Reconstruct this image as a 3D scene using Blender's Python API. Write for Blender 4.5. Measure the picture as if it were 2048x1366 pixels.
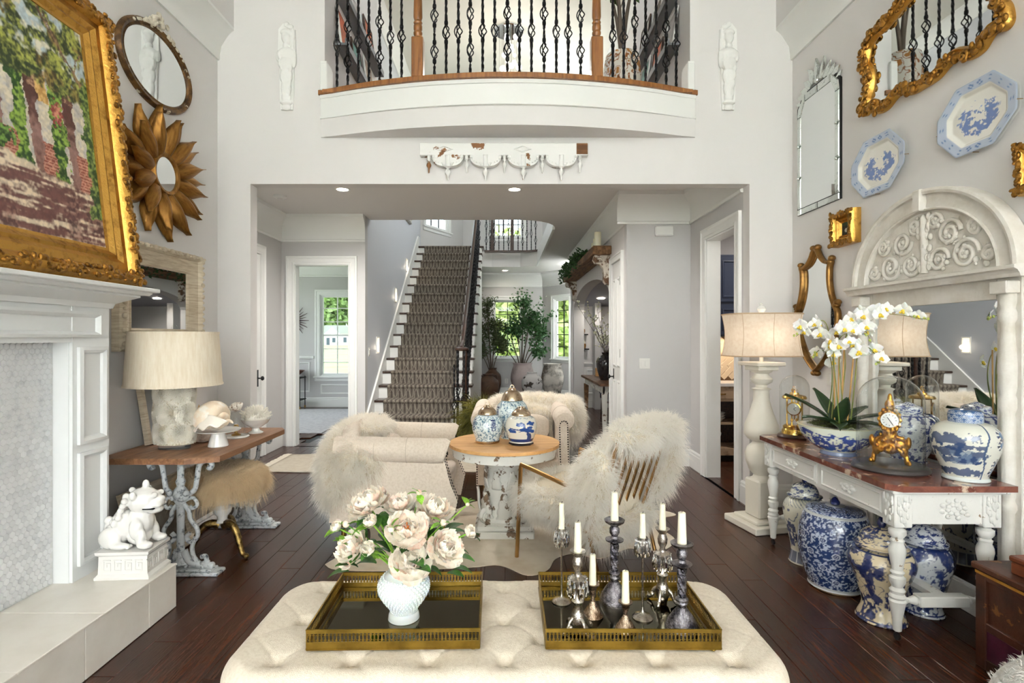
import bpy, math, random
import numpy as np
from mathutils import Vector, Matrix
for _o in list(bpy.data.objects): bpy.data.objects.remove(_o)
SC = bpy.context.scene; COL = SC.collection
R = math.radians; PI = math.pi
sin, cos = math.sin, math.cos
# ---------------------------------------------------------------- camera (photo taken as 2048 x 1366)
FPX, CX, CY, EYE = 1070.0, 1010.0, 676.0, 1.43
cam = bpy.data.cameras.new('camera'); camo = bpy.data.objects.new('camera', cam); COL.objects.link(camo)
cam.sensor_width = 36; cam.lens = 36 * FPX / 2048
cam.shift_x = (1024 - CX) / 2048; cam.shift_y = -(683 - CY) / 2048
cam.clip_start = .05; cam.clip_end = 600
camo.location = (0, 0, EYE); camo.rotation_euler = (R(90), 0, 0)
SC.camera = camo
# ---------------------------------------------------------------- world, daylight, exposure
wd = bpy.data.worlds.new('sky'); SC.world = wd; wd.use_nodes = True
_b = wd.node_tree.nodes['Background']; _b.inputs[0].default_value = (.80, .90, 1.0, 1); _b.inputs[1].default_value = 2.2
def area(name, loc, rot, sx, sy, power, col=(1, 1, 1), spread=None):
    l = bpy.data.lights.new(name, 'AREA'); l.shape = 'RECTANGLE'; l.size = sx; l.size_y = sy; l.energy = power; l.color = col
    if spread: l.spread = R(spread)
    o = bpy.data.objects.new(name, l); COL.objects.link(o); o.location = loc; o.rotation_euler = rot; return o
def point(name, loc, power, rad=.05, col=(1, .85, .65)):
    l = bpy.data.lights.new(name, 'POINT'); l.energy = power; l.color = col; l.shadow_soft_size = rad
    o = bpy.data.objects.new(name, l); COL.objects.link(o); o.location = loc; return o
DAY = (.99, .992, 1)
# daylight entering by the windows behind the camera, each light fills its window opening
for _x in (-1.45, 0, 1.45):
    area('daylight_low', (_x, -6.72, 1.45), (R(90), 0, PI), 1.2, 2.3, 185, DAY)
    area('daylight_high', (_x, -6.72, 4.15), (R(90), 0, PI), 1.2, 2.0, 215, DAY)
# added fill lights at two invented side windows, to brighten mantel and side walls
area('fill_right', (2.42, -3.2, 1.75), (R(90), 0, R(-90)), 2.3, 2.1, 240, DAY)
area('fill_left', (-2.42, -3.2, 1.75), (R(90), 0, R(90)), 2.3, 2.1, 150, DAY)
# added fill lights at invented, unseen side windows: foyer, dining room, upper hall
area('fill_foyer', (1.78, 11.6, 1.6), (R(90), 0, R(-90)), .85, 1.5, 95, (.95, .98, 1))
area('fill_dining_side', (-5.4, 9.0, 1.6), (R(90), 0, R(90)), 2.0, 1.8, 55, (.95, .98, 1))
area('fill_upstairs', (1.8, 9.6, 4.9), (R(90), 0, R(-90)), 2.0, 1.3, 75, (.97, .98, 1))
vs = SC.view_settings; vs.view_transform = 'Standard'; vs.look = 'None'; vs.exposure = 1.26; vs.gamma = 1; vs.use_curve_mapping = False
SC.display_settings.display_device = 'sRGB'
# ---------------------------------------------------------------- helpers
RNG = random.Random(7); NPR = np.random.default_rng(5)
def px(x, y, Z): return ((x - CX) / FPX * Z, Z, EYE - (y - CY) / FPX * Z)
def lin(c):
    return tuple(((v / 255) / 12.92 if v <= 10 else (((v / 255) + .055) / 1.055) ** 2.4) for v in c)
def bez(p, n=12):
    """Catmull-Rom through points p"""
    p = [Vector(q) for q in p]; out = []
    for i in range(len(p) - 1):
        a = p[max(i - 1, 0)]; b = p[i]; c = p[i + 1]; d = p[min(i + 2, len(p) - 1)]
        for k in range(n):
            t = k / n
            out.append(.5 * ((2 * b) + (c - a) * t + (2 * a - 5 * b + 4 * c - d) * t * t + (3 * b - a - 3 * c + d) * t ** 3))
    out.append(p[-1]); return out
class G:
    def __init__(s): s.v = []; s.f = []
    def add(s, v, f, M=None):
        n = len(s.v)
        s.v += [tuple(M @ Vector(p)) for p in v] if M else [tuple(p) for p in v]
        s.f += [tuple(i + n for i in q) for q in f]; return s
    def box(s, x0, x1, y0, y1, z0, z1, M=None):
        v = [(x, y, z) for z in (z0, z1) for y in (y0, y1) for x in (x0, x1)]
        return s.add(v, [(0, 2, 3, 1), (4, 5, 7, 6), (0, 1, 5, 4), (2, 6, 7, 3), (0, 4, 6, 2), (1, 3, 7, 5)], M)
    def cbox(s, x0, x1, y0, y1, z0, z1, c=.004, M=None):
        """box with all edges chamfered"""
        v = []; X = (x0, x1); Y = (y0, y1); Z = (z0, z1); ix = {}
        for i in (0, 1):
            for j in (0, 1):
                for k in (0, 1):
                    for a in range(3):
                        p = [X[i], Y[j], Z[k]]; q = (i, j, k)
                        for b in range(3):
                            if b != a: p[b] += c if q[b] == 0 else -c
                        ix[i, j, k, a] = len(v); v.append(tuple(p))
        f = []
        for a in range(3):
            b, d = (a + 1) % 3, (a + 2) % 3
            for e in (0, 1):
                q = []
                for (m, n) in ((0, 0), (1, 0), (1, 1), (0, 1)):
                    k = [0, 0, 0]; k[a] = e; k[b] = m; k[d] = n; q.append(ix[k[0], k[1], k[2], a])
                f.append(tuple(q if e else q[::-1]))
        for a in range(3):
            b, d = (a + 1) % 3, (a + 2) % 3
            for m in (0, 1):
                for n in (0, 1):
                    k0 = [0, 0, 0]; k0[b] = m; k0[d] = n; k1 = list(k0); k1[a] = 1
                    q = [ix[(*k0, b)], ix[(*k1, b)], ix[(*k1, d)], ix[(*k0, d)]]
                    f.append(tuple(q if m == n else q[::-1]))
        for i in (0, 1):
            for j in (0, 1):
                for k in (0, 1):
                    q = [ix[i, j, k, 0], ix[i, j, k, 1], ix[i, j, k, 2]]
                    f.append(tuple(q if (i + j + k) % 2 else q[::-1]))
        return s.add(v, f, M)
    def tube(s, pts, r, n=8, closed=False, cap=True, M=None):
        p = [Vector(q) for q in pts]; m = len(p); rr = r if isinstance(r, (list, tuple)) else [r] * m
        v = []; f = []; up = None
        for i in range(m):
            t = (p[(i + 1) % m] - p[i - 1]) if closed else (p[min(i + 1, m - 1)] - p[max(i - 1, 0)])
            if t.length < 1e-9: t = Vector((0, 0, 1))
            t.normalize()
            if up is None:
                up = Vector((0, 0, 1)) if abs(t.z) < .9 else Vector((1, 0, 0))
            up = (up - t * up.dot(t))
            if up.length < 1e-6: up = t.orthogonal()
            up.normalize(); w = t.cross(up)
            for k in range(n):
                a = 2 * PI * k / n; v.append(p[i] + (up * cos(a) + w * sin(a)) * rr[i])
        for i in range(m if closed else m - 1):
            for k in range(n):
                a = i * n + k; b = i * n + (k + 1) % n; j = ((i + 1) % m) * n
                f.append((a, b, j + (k + 1) % n, j + k))
        if cap and not closed:
            f.append(tuple(range(n - 1, -1, -1))); f.append(tuple(range((m - 1) * n, m * n)))
        return s.add(v, f, M)
    def lathe(s, prof, n=24, c=(0, 0, 0), M=None, cap=True, sx=1, sy=1, ph=0):
        v = []; f = []; m = len(prof)
        for r, z in prof:
            for k in range(n):
                a = 2 * PI * k / n + ph; v.append((c[0] + max(r, 1e-5) * cos(a) * sx, c[1] + max(r, 1e-5) * sin(a) * sy, c[2] + z))
        for i in range(m - 1):
            for k in range(n):
                f.append((i * n + k, i * n + (k + 1) % n, (i + 1) * n + (k + 1) % n, (i + 1) * n + k))
        if cap:
            f.append(tuple(range(n - 1, -1, -1))); f.append(tuple(range((m - 1) * n, m * n)))
        return s.add(v, f, M)
    def ball(s, c, r, n=10, m=6, sc=(1, 1, 1), M=None):
        v = [(c[0], c[1], c[2] - r * sc[2])]; f = []
        for i in range(1, m):
            a = -PI / 2 + PI * i / m
            for k in range(n):
                b = 2 * PI * k / n; v.append((c[0] + r * cos(a) * cos(b) * sc[0], c[1] + r * cos(a) * sin(b) * sc[1], c[2] + r * sin(a) * sc[2]))
        v.append((c[0], c[1], c[2] + r * sc[2])); e = len(v) - 1
        for k in range(n): f.append((0, 1 + (k + 1) % n, 1 + k)); f.append((e, 1 + (m - 2) * n + k, 1 + (m - 2) * n + (k + 1) % n))
        for i in range(m - 2):
            for k in range(n):
                f.append((1 + i * n + k, 1 + i * n + (k + 1) % n, 1 + (i + 1) * n + (k + 1) % n, 1 + (i + 1) * n + k))
        return s.add(v, f, M)
    def prism(s, poly, a, b, ax='z', M=None):
        """extrude a 2D polygon; ax: z -> (x,y)->xy ; y -> (x,z) ; x -> (y,z)"""
        n = len(poly)
        def mk(p, t): return (p[0], p[1], t) if ax == 'z' else ((p[0], t, p[1]) if ax == 'y' else (t, p[0], p[1]))
        v = [mk(p, a) for p in poly] + [mk(p, b) for p in poly]
        f = [tuple(range(n - 1, -1, -1)), tuple(range(n, 2 * n))] + [(i, (i + 1) % n, n + (i + 1) % n, n + i) for i in range(n)]
        return s.add(v, f, M)
    def ring(s, out, prof, closed=True, M=None):
        """moulding along a closed outline in the local XZ plane; prof = (inward, forward) points, forward = -Y"""
        n = len(out); v = []; f = []; P = [Vector(p) for p in out]
        ar = sum(P[i].x * P[(i + 1) % n].y - P[(i + 1) % n].x * P[i].y for i in range(n)); sg = 1 if ar > 0 else -1
        nr = []
        for i in range(n):
            a = (P[i] - P[i - 1]); b = (P[(i + 1) % n] - P[i])
            if a.length < 1e-9: a = b
            if b.length < 1e-9: b = a
            a = a.normalized(); b = b.normalized()
            na = Vector((-a.y, a.x)) * sg; nb = Vector((-b.y, b.x)) * sg; m = na + nb
            d = max(.35, m.length_squared / 2); nr.append(m / d if d else na)
        for d, o in prof:
            for i in range(n): v.append((P[i].x + nr[i].x * d, -o, P[i].y + nr[i].y * d))
        m = len(prof)
        for j in range(m if closed else m - 1):
            for i in range(n):
                a, b = j * n, ((j + 1) % m) * n
                q = (a + i, b + i, b + (i + 1) % n, a + (i + 1) % n)
                f.append(q if sg > 0 else q[::-1])
        return s.add(v, f, M)
    def sheet(s, fn, nu, nv, thick=0, M=None, close=False):
        v = [fn(i / nu, j / nv) for j in range(nv + 1) for i in range(nu + 1)]; f = []
        for j in range(nv):
            for i in range(nu):
                a = j * (nu + 1) + i; f.append((a, a + 1, a + nu + 2, a + nu + 1))
        return s.add(v, f, M)
    def o(s, name, mat, parent=None, smooth=40, loc=None, kind=None, label=None, solid=0, sub=0, rot=None):
        me = bpy.data.meshes.new(name); me.from_pydata(s.v, [], s.f)
        if smooth:
            me.polygons.foreach_set('use_smooth', [True] * len(me.polygons)); me.set_sharp_from_angle(angle=R(smooth))
        me.materials.append(mat); ob = bpy.data.objects.new(name, me); COL.objects.link(ob)
        if parent: ob.parent = parent
        if loc is not None: ob.location = loc
        if rot is not None: ob.rotation_euler = rot
        if kind: ob['kind'] = kind
        if label: ob['label'] = label
        if sub:
            m = ob.modifiers.new('sub', 'SUBSURF'); m.levels = m.render_levels = sub
        if solid:
            m = ob.modifiers.new('sol', 'SOLIDIFY'); m.thickness = solid; m.offset = 0
        return ob
def tag(o, label, cat, group=None):
    o['label'] = label; o['category'] = cat
    if group: o['group'] = group
    return o
def T(name, label, cat, loc=(0, 0, 0), rz=0, group=None, rx=0, ry=0):
    o = bpy.data.objects.new(name, None); COL.objects.link(o); o.location = loc; o.rotation_euler = (rx, ry, rz); o.empty_display_size = .05
    return tag(o, label, cat, group)
def inst(o, parent, loc=(0, 0, 0), rot=(0, 0, 0), sc=None, name=None):
    c = o.copy(); COL.objects.link(c); c.parent = parent; c.location = loc; c.rotation_euler = rot
    if sc is not None: c.scale = sc if hasattr(sc, '__len__') else (sc, sc, sc)
    return c
def place(name, o_mesh, mat, parent, loc, rot=(0, 0, 0), sc=None):
    ob = bpy.data.objects.new(name, o_mesh); COL.objects.link(ob); ob.parent = parent; ob.location = loc; ob.rotation_euler = rot
    if sc is not None: ob.scale = sc if hasattr(sc, '__len__') else (sc, sc, sc)
    return ob
def mesh_of(g, mat, smooth=40, name='shape'):
    me = bpy.data.meshes.new(name); me.from_pydata(g.v, [], g.f)
    if smooth: me.polygons.foreach_set('use_smooth', [True] * len(me.polygons)); me.set_sharp_from_angle(angle=R(smooth))
    me.materials.append(mat); return me
def copy_tree(o, parent=None):
    c = o.copy(); COL.objects.link(c); c.parent = parent
    for ch in [x for x in bpy.data.objects if x.parent == o]: copy_tree(ch, c)
    return c
def S(g, name, mat, parent=None, smooth=0, **k):
    o = g.o(name, mat, parent, smooth, **k)
    if not parent: o['kind'] = 'structure'
    return o
def ell(a, b, n=48, c=(0, 0), p0=0): return [(c[0] + a * cos(2 * PI * i / n + p0), c[1] + b * sin(2 * PI * i / n + p0)) for i in range(n)]
def rect(w, h, c=(0, 0)): return [(c[0] - w / 2, c[1] - h / 2), (c[0] + w / 2, c[1] - h / 2), (c[0] + w / 2, c[1] + h / 2), (c[0] - w / 2, c[1] + h / 2)]
def RM(rx=0, ry=0, rz=0, t=(0, 0, 0), s=None):
    M = Matrix.Translation(t) @ Matrix.Rotation(rz, 4, 'Z') @ Matrix.Rotation(ry, 4, 'Y') @ Matrix.Rotation(rx, 4, 'X')
    if s is not None: M = M @ Matrix.Diagonal((*(s if hasattr(s, '__len__') else (s, s, s)), 1))
    return M
def mesh_np(name, V, F, mat, parent=None, col=None, smooth=True, kind=None, loc=None):
    """big mesh from numpy arrays; F is (n,3) or (n,4)"""
    me = bpy.data.meshes.new(name); k = F.shape[1]
    me.vertices.add(len(V)); me.vertices.foreach_set('co', V.astype(np.float32).ravel())
    me.loops.add(F.size); me.loops.foreach_set('vertex_index', F.astype(np.int32).ravel())
    me.polygons.add(len(F)); me.polygons.foreach_set('loop_start', np.arange(0, F.size, k, dtype=np.int32))
    me.polygons.foreach_set('loop_total', np.full(len(F), k, dtype=np.int32))
    if smooth: me.polygons.foreach_set('use_smooth', np.ones(len(F), dtype=bool))
    me.update(calc_edges=True)
    if col is not None:
        a = me.color_attributes.new('Col', 'FLOAT_COLOR', 'POINT')
        c = np.ones((len(V), 4), np.float32); c[:, :3] = col; a.data.foreach_set('color', c.ravel())
    me.materials.append(mat); ob = bpy.data.objects.new(name, me); COL.objects.link(ob)
    if parent: ob.parent = parent
    if kind: ob['kind'] = kind
    if loc is not None: ob.location = loc
    return ob
def grid_faces(nu, nv, wrap=False):
    i = np.arange(nu if wrap else nu - 1); j = np.arange(nv - 1); I, J = np.meshgrid(i, j); I1 = (I + 1) % nu
    return np.stack([J * nu + I, J * nu + I1, (J + 1) * nu + I1, (J + 1) * nu + I], -1).reshape(-1, 4)
# --- 2D noise for painted colour
def vn(u, v, su, sv, seed=0):
    r = np.random.default_rng(seed); su = int(su); sv = int(sv); L = r.random((sv + 2, su))
    x = (u % 1) * su; y = np.clip(v, 0, 1) * sv; xi = np.floor(x).astype(int); yi = np.floor(y).astype(int)
    fx = x - xi; fy = y - yi; fx = fx * fx * (3 - 2 * fx); fy = fy * fy * (3 - 2 * fy); x0 = xi % su; x1 = (xi + 1) % su
    return (L[yi, x0] * (1 - fx) + L[yi, x1] * fx) * (1 - fy) + (L[yi + 1, x0] * (1 - fx) + L[yi + 1, x1] * fx) * fy
def fbm(u, v, su, sv, seed=0, o=3):
    a = 0; w = .5; t = 0
    for k in range(o): a = a + w * vn(u, v, su * 2 ** k, sv * 2 ** k, seed + k * 17); t += w; w *= .55
    return a / t
def mixc(c, d, m): return c * (1 - m[..., None]) + np.array(d) * m[..., None]
def sstep(a, b, x): t = np.clip((x - a) / (b - a), 0, 1); return t * t * (3 - 2 * t)
# ---------------------------------------------------------------- materials
def mk(name, c, r=.5, m=0., c2=None, ns=10, lo=.4, hi=.6, nd=4, bs=0, bsc=None, st=(1, 1, 1), rnd=0, coat=0, em=0, tr=0, sub=0, ior=1.45, c3=None, lo3=.5, hi3=.6, ns3=None, sheen=0, coord='Object', alpha=None, spec=None, bd=.01, warp=0):
    M = bpy.data.materials.new(name); M.use_nodes = True; N = M.node_tree.nodes; L = M.node_tree.links; b = N['Principled BSDF']; I = b.inputs
    C = (*lin(c), 1); I['Base Color'].default_value = C; I['Roughness'].default_value = r; I['Metallic'].default_value = m; I['IOR'].default_value = ior
    if coat: I['Coat Weight'].default_value = coat; I['Coat Roughness'].default_value = .06
    if tr: I['Transmission Weight'].default_value = tr
    if sub: I['Subsurface Weight'].default_value = sub; I['Subsurface Radius'].default_value = (.02, .015, .01)
    if sheen: I['Sheen Weight'].default_value = sheen; I['Sheen Roughness'].default_value = .4
    if em: I['Emission Color'].default_value = C; I['Emission Strength'].default_value = em
    if spec is not None: I['Specular IOR Level'].default_value = spec
    if alpha is not None: I['Alpha'].default_value = alpha
    need = c2 is not None or bs or rnd
    if not need: return M
    tc = N.new('ShaderNodeTexCoord'); mp = N.new('ShaderNodeMapping'); mp.inputs['Scale'].default_value = st; src = tc.outputs[coord]
    oi = N.new('ShaderNodeObjectInfo')
    if rnd:
        va = N.new('ShaderNodeVectorMath'); va.operation = 'ADD'; vm = N.new('ShaderNodeMath'); vm.operation = 'MULTIPLY'; vm.inputs[1].default_value = 37.7
        L.new(oi.outputs['Random'], vm.inputs[0]); L.new(src, va.inputs[0]); L.new(vm.outputs[0], va.inputs[1]); src = va.outputs[0]
    L.new(src, mp.inputs[0])
    def noise(sc, det=nd, dist=0):
        n = N.new('ShaderNodeTexNoise'); n.inputs['Scale'].default_value = sc; n.inputs['Detail'].default_value = det; n.inputs['Roughness'].default_value = .6
        n.inputs['Distortion'].default_value = dist; L.new(mp.outputs[0], n.inputs['Vector']); return n.outputs['Fac']
    def ramp(fac, a, z):
        q = N.new('ShaderNodeMapRange'); q.inputs[1].default_value = a; q.inputs[2].default_value = z; q.clamp = True; L.new(fac, q.inputs[0]); return q.outputs[0]
    def mix(fac, A, B):
        q = N.new('ShaderNodeMix'); q.data_type = 'RGBA'; L.new(fac, q.inputs[0])
        for s, i in ((A, 6), (B, 7)):
            if isinstance(s, tuple): q.inputs[i].default_value = s
            else: L.new(s, q.inputs[i])
        return q.outputs[2]
    col = C
    if c2 is not None:
        nf = noise(ns, nd, warp); col = mix(ramp(nf, lo, hi), C, (*lin(c2), 1))
        if c3 is not None: col = mix(ramp(noise(ns3 or ns * 2.3), lo3, hi3), col, (*lin(c3), 1))
    if rnd:
        hs = N.new('ShaderNodeHueSaturation'); q = N.new('ShaderNodeMapRange'); q.inputs[3].default_value = 1 - rnd; q.inputs[4].default_value = 1 + rnd
        L.new(oi.outputs['Random'], q.inputs[0]); L.new(q.outputs[0], hs.inputs['Value'])
        if isinstance(col, tuple): hs.inputs['Color'].default_value = col
        else: L.new(col, hs.inputs['Color'])
        col = hs.outputs[0]
    if not isinstance(col, tuple): L.new(col, I['Base Color'])
    if bs:
        bp = N.new('ShaderNodeBump'); bp.inputs['Strength'].default_value = bs; bp.inputs['Distance'].default_value = bd
        L.new(noise(bsc or ns), bp.inputs['Height']); L.new(bp.outputs[0], I['Normal'])
    return M
def vmat(name, r=.25, coat=.5, bs=0, bsc=40, m=0):
    M = bpy.data.materials.new(name); M.use_nodes = True; N = M.node_tree.nodes; L = M.node_tree.links; b = N['Principled BSDF']
    a = N.new('ShaderNodeVertexColor'); a.layer_name = 'Col'; L.new(a.outputs[0], b.inputs['Base Color']); b.inputs['Roughness'].default_value = r; b.inputs['Metallic'].default_value = m
    if coat: b.inputs['Coat Weight'].default_value = coat; b.inputs['Coat Roughness'].default_value = .05
    if bs:
        n = N.new('ShaderNodeTexNoise'); n.inputs['Scale'].default_value = bsc; bp = N.new('ShaderNodeBump'); bp.inputs['Strength'].default_value = bs; bp.inputs['Distance'].default_value = .01
        L.new(n.outputs[0], bp.inputs['Height']); L.new(bp.outputs[0], b.inputs['Normal'])
    return M
def thin_glass(name, tint=(1, 1, 1), refl=1.0, rough=0.0):
    M = bpy.data.materials.new(name); M.use_nodes = True; N = M.node_tree.nodes; L = M.node_tree.links; N.remove(N['Principled BSDF'])
    t = N.new('ShaderNodeBsdfTransparent'); t.inputs[0].default_value = (*tint, 1); g = N.new('ShaderNodeBsdfGlossy'); g.inputs['Roughness'].default_value = rough
    f = N.new('ShaderNodeLayerWeight'); f.inputs[0].default_value = .5; pw_ = N.new('ShaderNodeMath'); pw_.operation = 'POWER'; pw_.inputs[1].default_value = 3.5; L.new(f.outputs['Facing'], pw_.inputs[0])
    k = N.new('ShaderNodeMath'); k.operation = 'MULTIPLY_ADD'; k.inputs[1].default_value = .85 * refl; k.inputs[2].default_value = .05 * refl
    m = N.new('ShaderNodeMixShader'); L.new(pw_.outputs[0], k.inputs[0]); L.new(k.outputs[0], m.inputs[0]); L.new(t.outputs[0], m.inputs[1]); L.new(g.outputs[0], m.inputs[2])
    L.new(m.outputs[0], N['Material Output'].inputs[0]); return M
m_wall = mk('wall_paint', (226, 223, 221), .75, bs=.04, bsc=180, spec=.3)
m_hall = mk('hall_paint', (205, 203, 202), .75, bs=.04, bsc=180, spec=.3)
m_ceil = mk('ceiling_paint', (232, 229, 226), .85, bs=.03, bsc=150, spec=.2)
m_trim = mk('white_trim', (238, 238, 235), .42, bs=.02, bsc=120)
m_plank = mk('dark_oak_plank', (78, 40, 22), .27, c2=(38, 18, 11), ns=9, lo=.35, hi=.68, nd=9, st=(7, .55, 1), rnd=.28, bs=.14, bsc=22, warp=1.6, coat=.0, c3=(104, 57, 29), lo3=.56, hi3=.8, ns3=3, spec=.5)
m_plankfar = m_plank
m_mirror = mk('mirror_glass', (225, 228, 228), .015, 1)
m_gold = mk('gilt', (204, 158, 78), .34, 1, c2=(128, 88, 36), ns=22, lo=.52, hi=.78, bs=.35, bsc=60)
m_goldd = mk('dark_gilt', (176, 128, 58), .42, 1, c2=(78, 50, 22), ns=30, lo=.45, hi=.7, bs=.5, bsc=90)
m_brass = mk('brass', (196, 158, 84), .28, 1, c2=(150, 112, 52), ns=14)
m_blk = mk('black_iron', (26, 26, 28), .42, .4, bs=.15, bsc=60)
m_oak = mk('honey_oak', (158, 104, 52), .4, c2=(112, 66, 28), ns=7, nd=8, st=(5, 5, .5), lo=.35, hi=.7, coat=.3, warp=.8)
m_dark = mk('dark_walnut', (70, 42, 28), .35, c2=(40, 24, 17), ns=8, nd=6, st=(6, .6, 6), coat=.25)
m_silver = mk('aged_silver', (200, 194, 184), .2, 1, c2=(128, 112, 100), ns=16, lo=.42, hi=.72, bs=.3, bsc=70)
m_pewter = mk('dark_silver', (150, 146, 150), .27, 1, c2=(62, 58, 66), ns=30, lo=.42, hi=.62, bs=.6, bsc=110)
m_glass = thin_glass('clear_glass', (.97, .985, .98), 1.0)
m_pane = thin_glass('window_pane', (.97, .99, .98), .6)
m_chip = mk('chippy_white_paint', (226, 224, 216), .6, c2=(120, 98, 76), ns=13, lo=.575, hi=.605, nd=7, bs=.3, bsc=30)
m_cream = mk('cream_plaster', (234, 229, 221), .62, c2=(212, 204, 190), ns=9, lo=.4, hi=.8, bs=.25, bsc=45)
m_porc = mk('white_porcelain', (238, 236, 231), .16, coat=.6)
m_candle = mk('ivory_wax', (242, 236, 214), .45, sub=.3)
m_vpor = vmat('painted_porcelain', .2, .6)
m_vflat = vmat('painted_canvas', .55, 0, .25, 70)
m_black = mk('matte_black', (14, 14, 15), .6)
# ================================================================ THE SETTING
XL, XR, YW = -2.44, 2.44, 4.54          # side walls and the wall with the wide opening
def cells(a0, a1, b0, b1, holes):
    A = sorted({a0, a1, *[min(max(h[i], a0), a1) for h in holes for i in (0, 1)]}); out = []
    for i in range(len(A) - 1):
        m = (A[i] + A[i + 1]) / 2; B = [(b0, b1)]
        for h in holes:
            if h[0] < m < h[1]:
                n = []
                for (p, q) in B:
                    if h[2] > p: n.append((p, min(q, h[2])))
                    if h[3] < q: n.append((max(p, h[3]), q))
                B = [x for x in n if x[1] - x[0] > 1e-4]
        out += [(A[i], A[i + 1], p, q) for p, q in B]
    return out
def wallY(name, mat, y0, y1, x0, x1, z0, z1, holes=()):
    g = G()
    for a, b, c, d in cells(x0, x1, z0, z1, holes): g.box(a, b, y0, y1, c, d)
    return S(g, name, mat)
def wallX(name, mat, x0, x1, y0, y1, z0, z1, holes=()):
    g = G()
    for a, b, c, d in cells(y0, y1, z0, z1, holes): g.box(x0, x1, a, b, c, d)
    return S(g, name, mat)
TRIMN = [0]
def trim(g, smooth=30, mat=None):
    TRIMN[0] += 1; return S(g, 'trim_%d' % TRIMN[0], mat or m_trim, smooth=smooth)
def strip(prof, p0, p1, out):
    """moulding: prof = (out, z) points swept from p0 to p1 (xy), out = xy direction"""
    g = G(); n = len(prof); v = []
    for p in (p0, p1):
        for d, z in prof: v.append((p[0] + out[0] * d, p[1] + out[1] * d, z))
    f = [(i, (i + 1) % n, n + (i + 1) % n, n + i) for i in range(n)] + [tuple(range(n - 1, -1, -1)), tuple(range(n, 2 * n))]
    return g.add(v, f)
def crownp(z0, z1, d):
    h = z1 - z0; return [(0, z0), (.018, z0), (.022, z0 + .1 * h), (.02, z0 + .13 * h), (.03, z0 + .42 * h), (.06 * d / .13, z0 + .62 * h), (.7 * d, z0 + .8 * h), (.92 * d, z0 + .9 * h), (d, z0 + .92 * h), (d, z1), (0, z1)]
def basep(h=.19): return [(0, 0), (.02, 0), (.02, h * .78), (.014, h * .82), (.016, h * .92), (.006, h), (0, h)]
def baseb(side, p0, p1, out, h=.19):
    return S(strip(basep(h), p0, p1, out), 'baseboard_' + side, m_trim, smooth=30)
# --- main room
wallX('wall_left', m_wall, XL - .2, XL, -6.7, YW, 0, 4.06, [(-4.4, -2.0, .65, 2.85)])
wallX('wall_right', m_wall, XR, XR + .2, -6.7, YW, 0, 4.06, [(-4.4, -2.0, .65, 2.85)])
wallX('wall_left_upper', m_wall, XL - .2, XL + .14, -6.7, YW, 4.06, 5.6)
wallX('wall_right_upper', m_wall, XR - .14, XR + .2, -6.7, YW, 4.06, 5.6)
OPX0, OPX1, OPZ = -2.16, 2.075, 2.737
UPX0, UPX1 = -1.53, 1.57
wallY('wall_front', m_wall, YW, YW + .12, XL - .2, XR + .2, 0, 5.6, [(OPX0, OPX1, -1, OPZ), (UPX0, UPX1, 3.2, 5.5)])
wallY('wall_back', m_wall, -6.95, -6.75, XL - .2, XR + .2, 0, 5.6, [(x - .62, x + .62, a, b) for x in (-1.45, 0, 1.45) for a, b in ((.28, 2.62), (3.13, 5.17))])
g = G().box(XL - .2, XR + .2, -6.95, YW, 5.6, 5.75); S(g, 'ceiling', m_ceil)
trim(strip(crownp(3.785, 4.06, .14), (XL, -6.7), (XL, YW), (1, 0)))
trim(strip(crownp(3.785, 4.06, .14), (XR, -6.7), (XR, YW), (-1, 0)))
baseb('left', (XL, 2.87), (XL, YW), (1, 0)); baseb('right', (XR, -6.7), (XR, YW), (-1, 0))
baseb('front_left', (XL, YW), (OPX0, YW), (0, -1)); baseb('front_right', (OPX1, YW), (XR, YW), (0, -1))
baseb('opening_right', (OPX1, YW - .02), (OPX1, YW + .14), (-1, 0)); baseb('opening_left', (OPX0, YW - .02), (OPX0, YW + .14), (1, 0))
WN = [0]
def window(cx, cy, z0, z1, w, rz, nx, nz, mat=None, rail=None, muntin=None, cas=.1):
    """framed window in a wall; local front is -Y. children: casing, sill, sash, muntin, pane"""
    WN[0] += 1; t = bpy.data.objects.new('window_%d' % WN[0], None); COL.objects.link(t); t.location = (cx, cy, 0); t.rotation_euler = (0, 0, rz); t['kind'] = 'structure'
    mat = mat or m_trim; h = z1 - z0; zc = (z0 + z1) / 2; muntin = muntin or mat
    M = RM(t=(0, 0, zc))
    G().ring(rect(w + 2 * cas, h + 2 * cas), [(0, 0), (0, .03), (cas * .3, .035), (cas * .35, .025), (cas, .022), (cas, 0)], M=M).o('window_casing', mat, t, 30)
    G().ring(rect(w, h), [(0, -.12), (0, .0), (.02, .0), (.02, -.03), (.055, -.03), (.055, -.09), (.0, -.12)], M=M).o('window_sash', mat, t, 30)
    G().cbox(-w / 2 - cas - .02, w / 2 + cas + .02, -.07, 0, z0 - .035, z0 - .003, .006).o('window_sill', mat, t, 30)
    for i in range(1, nx): x = -w / 2 + w * i / nx; G().box(x - .009, x + .009, .05, .075, z0 + .05, z1 - .05).o('muntin', muntin, t, 0)
    for i in range(1, nz): z = z0 + h * i / nz; b = .02 if rail == i else .009; G().box(-w / 2 + .05, w / 2 - .05, .048, .078, z - b, z + b).o('muntin', muntin if rail != i else mat, t, 0)
    G().box(-w / 2 + .05, w / 2 - .05, .06, .064, z0 + .05, z1 - .05).o('pane', m_pane, t, 0)
    return t
for x in (-1.45, 0, 1.45):
    window(x, -6.75, .28, 2.62, 1.24, PI, 3, 5); window(x, -6.75, 3.13, 5.17, 1.24, PI, 3, 4)
window(XL, -3.2, .65, 2.85, 2.4, R(90), 4, 4); window(XR, -3.2, .65, 2.85, 2.4, R(-90), 4, 4)  # invented side windows, added as openings for the fill lights
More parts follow.
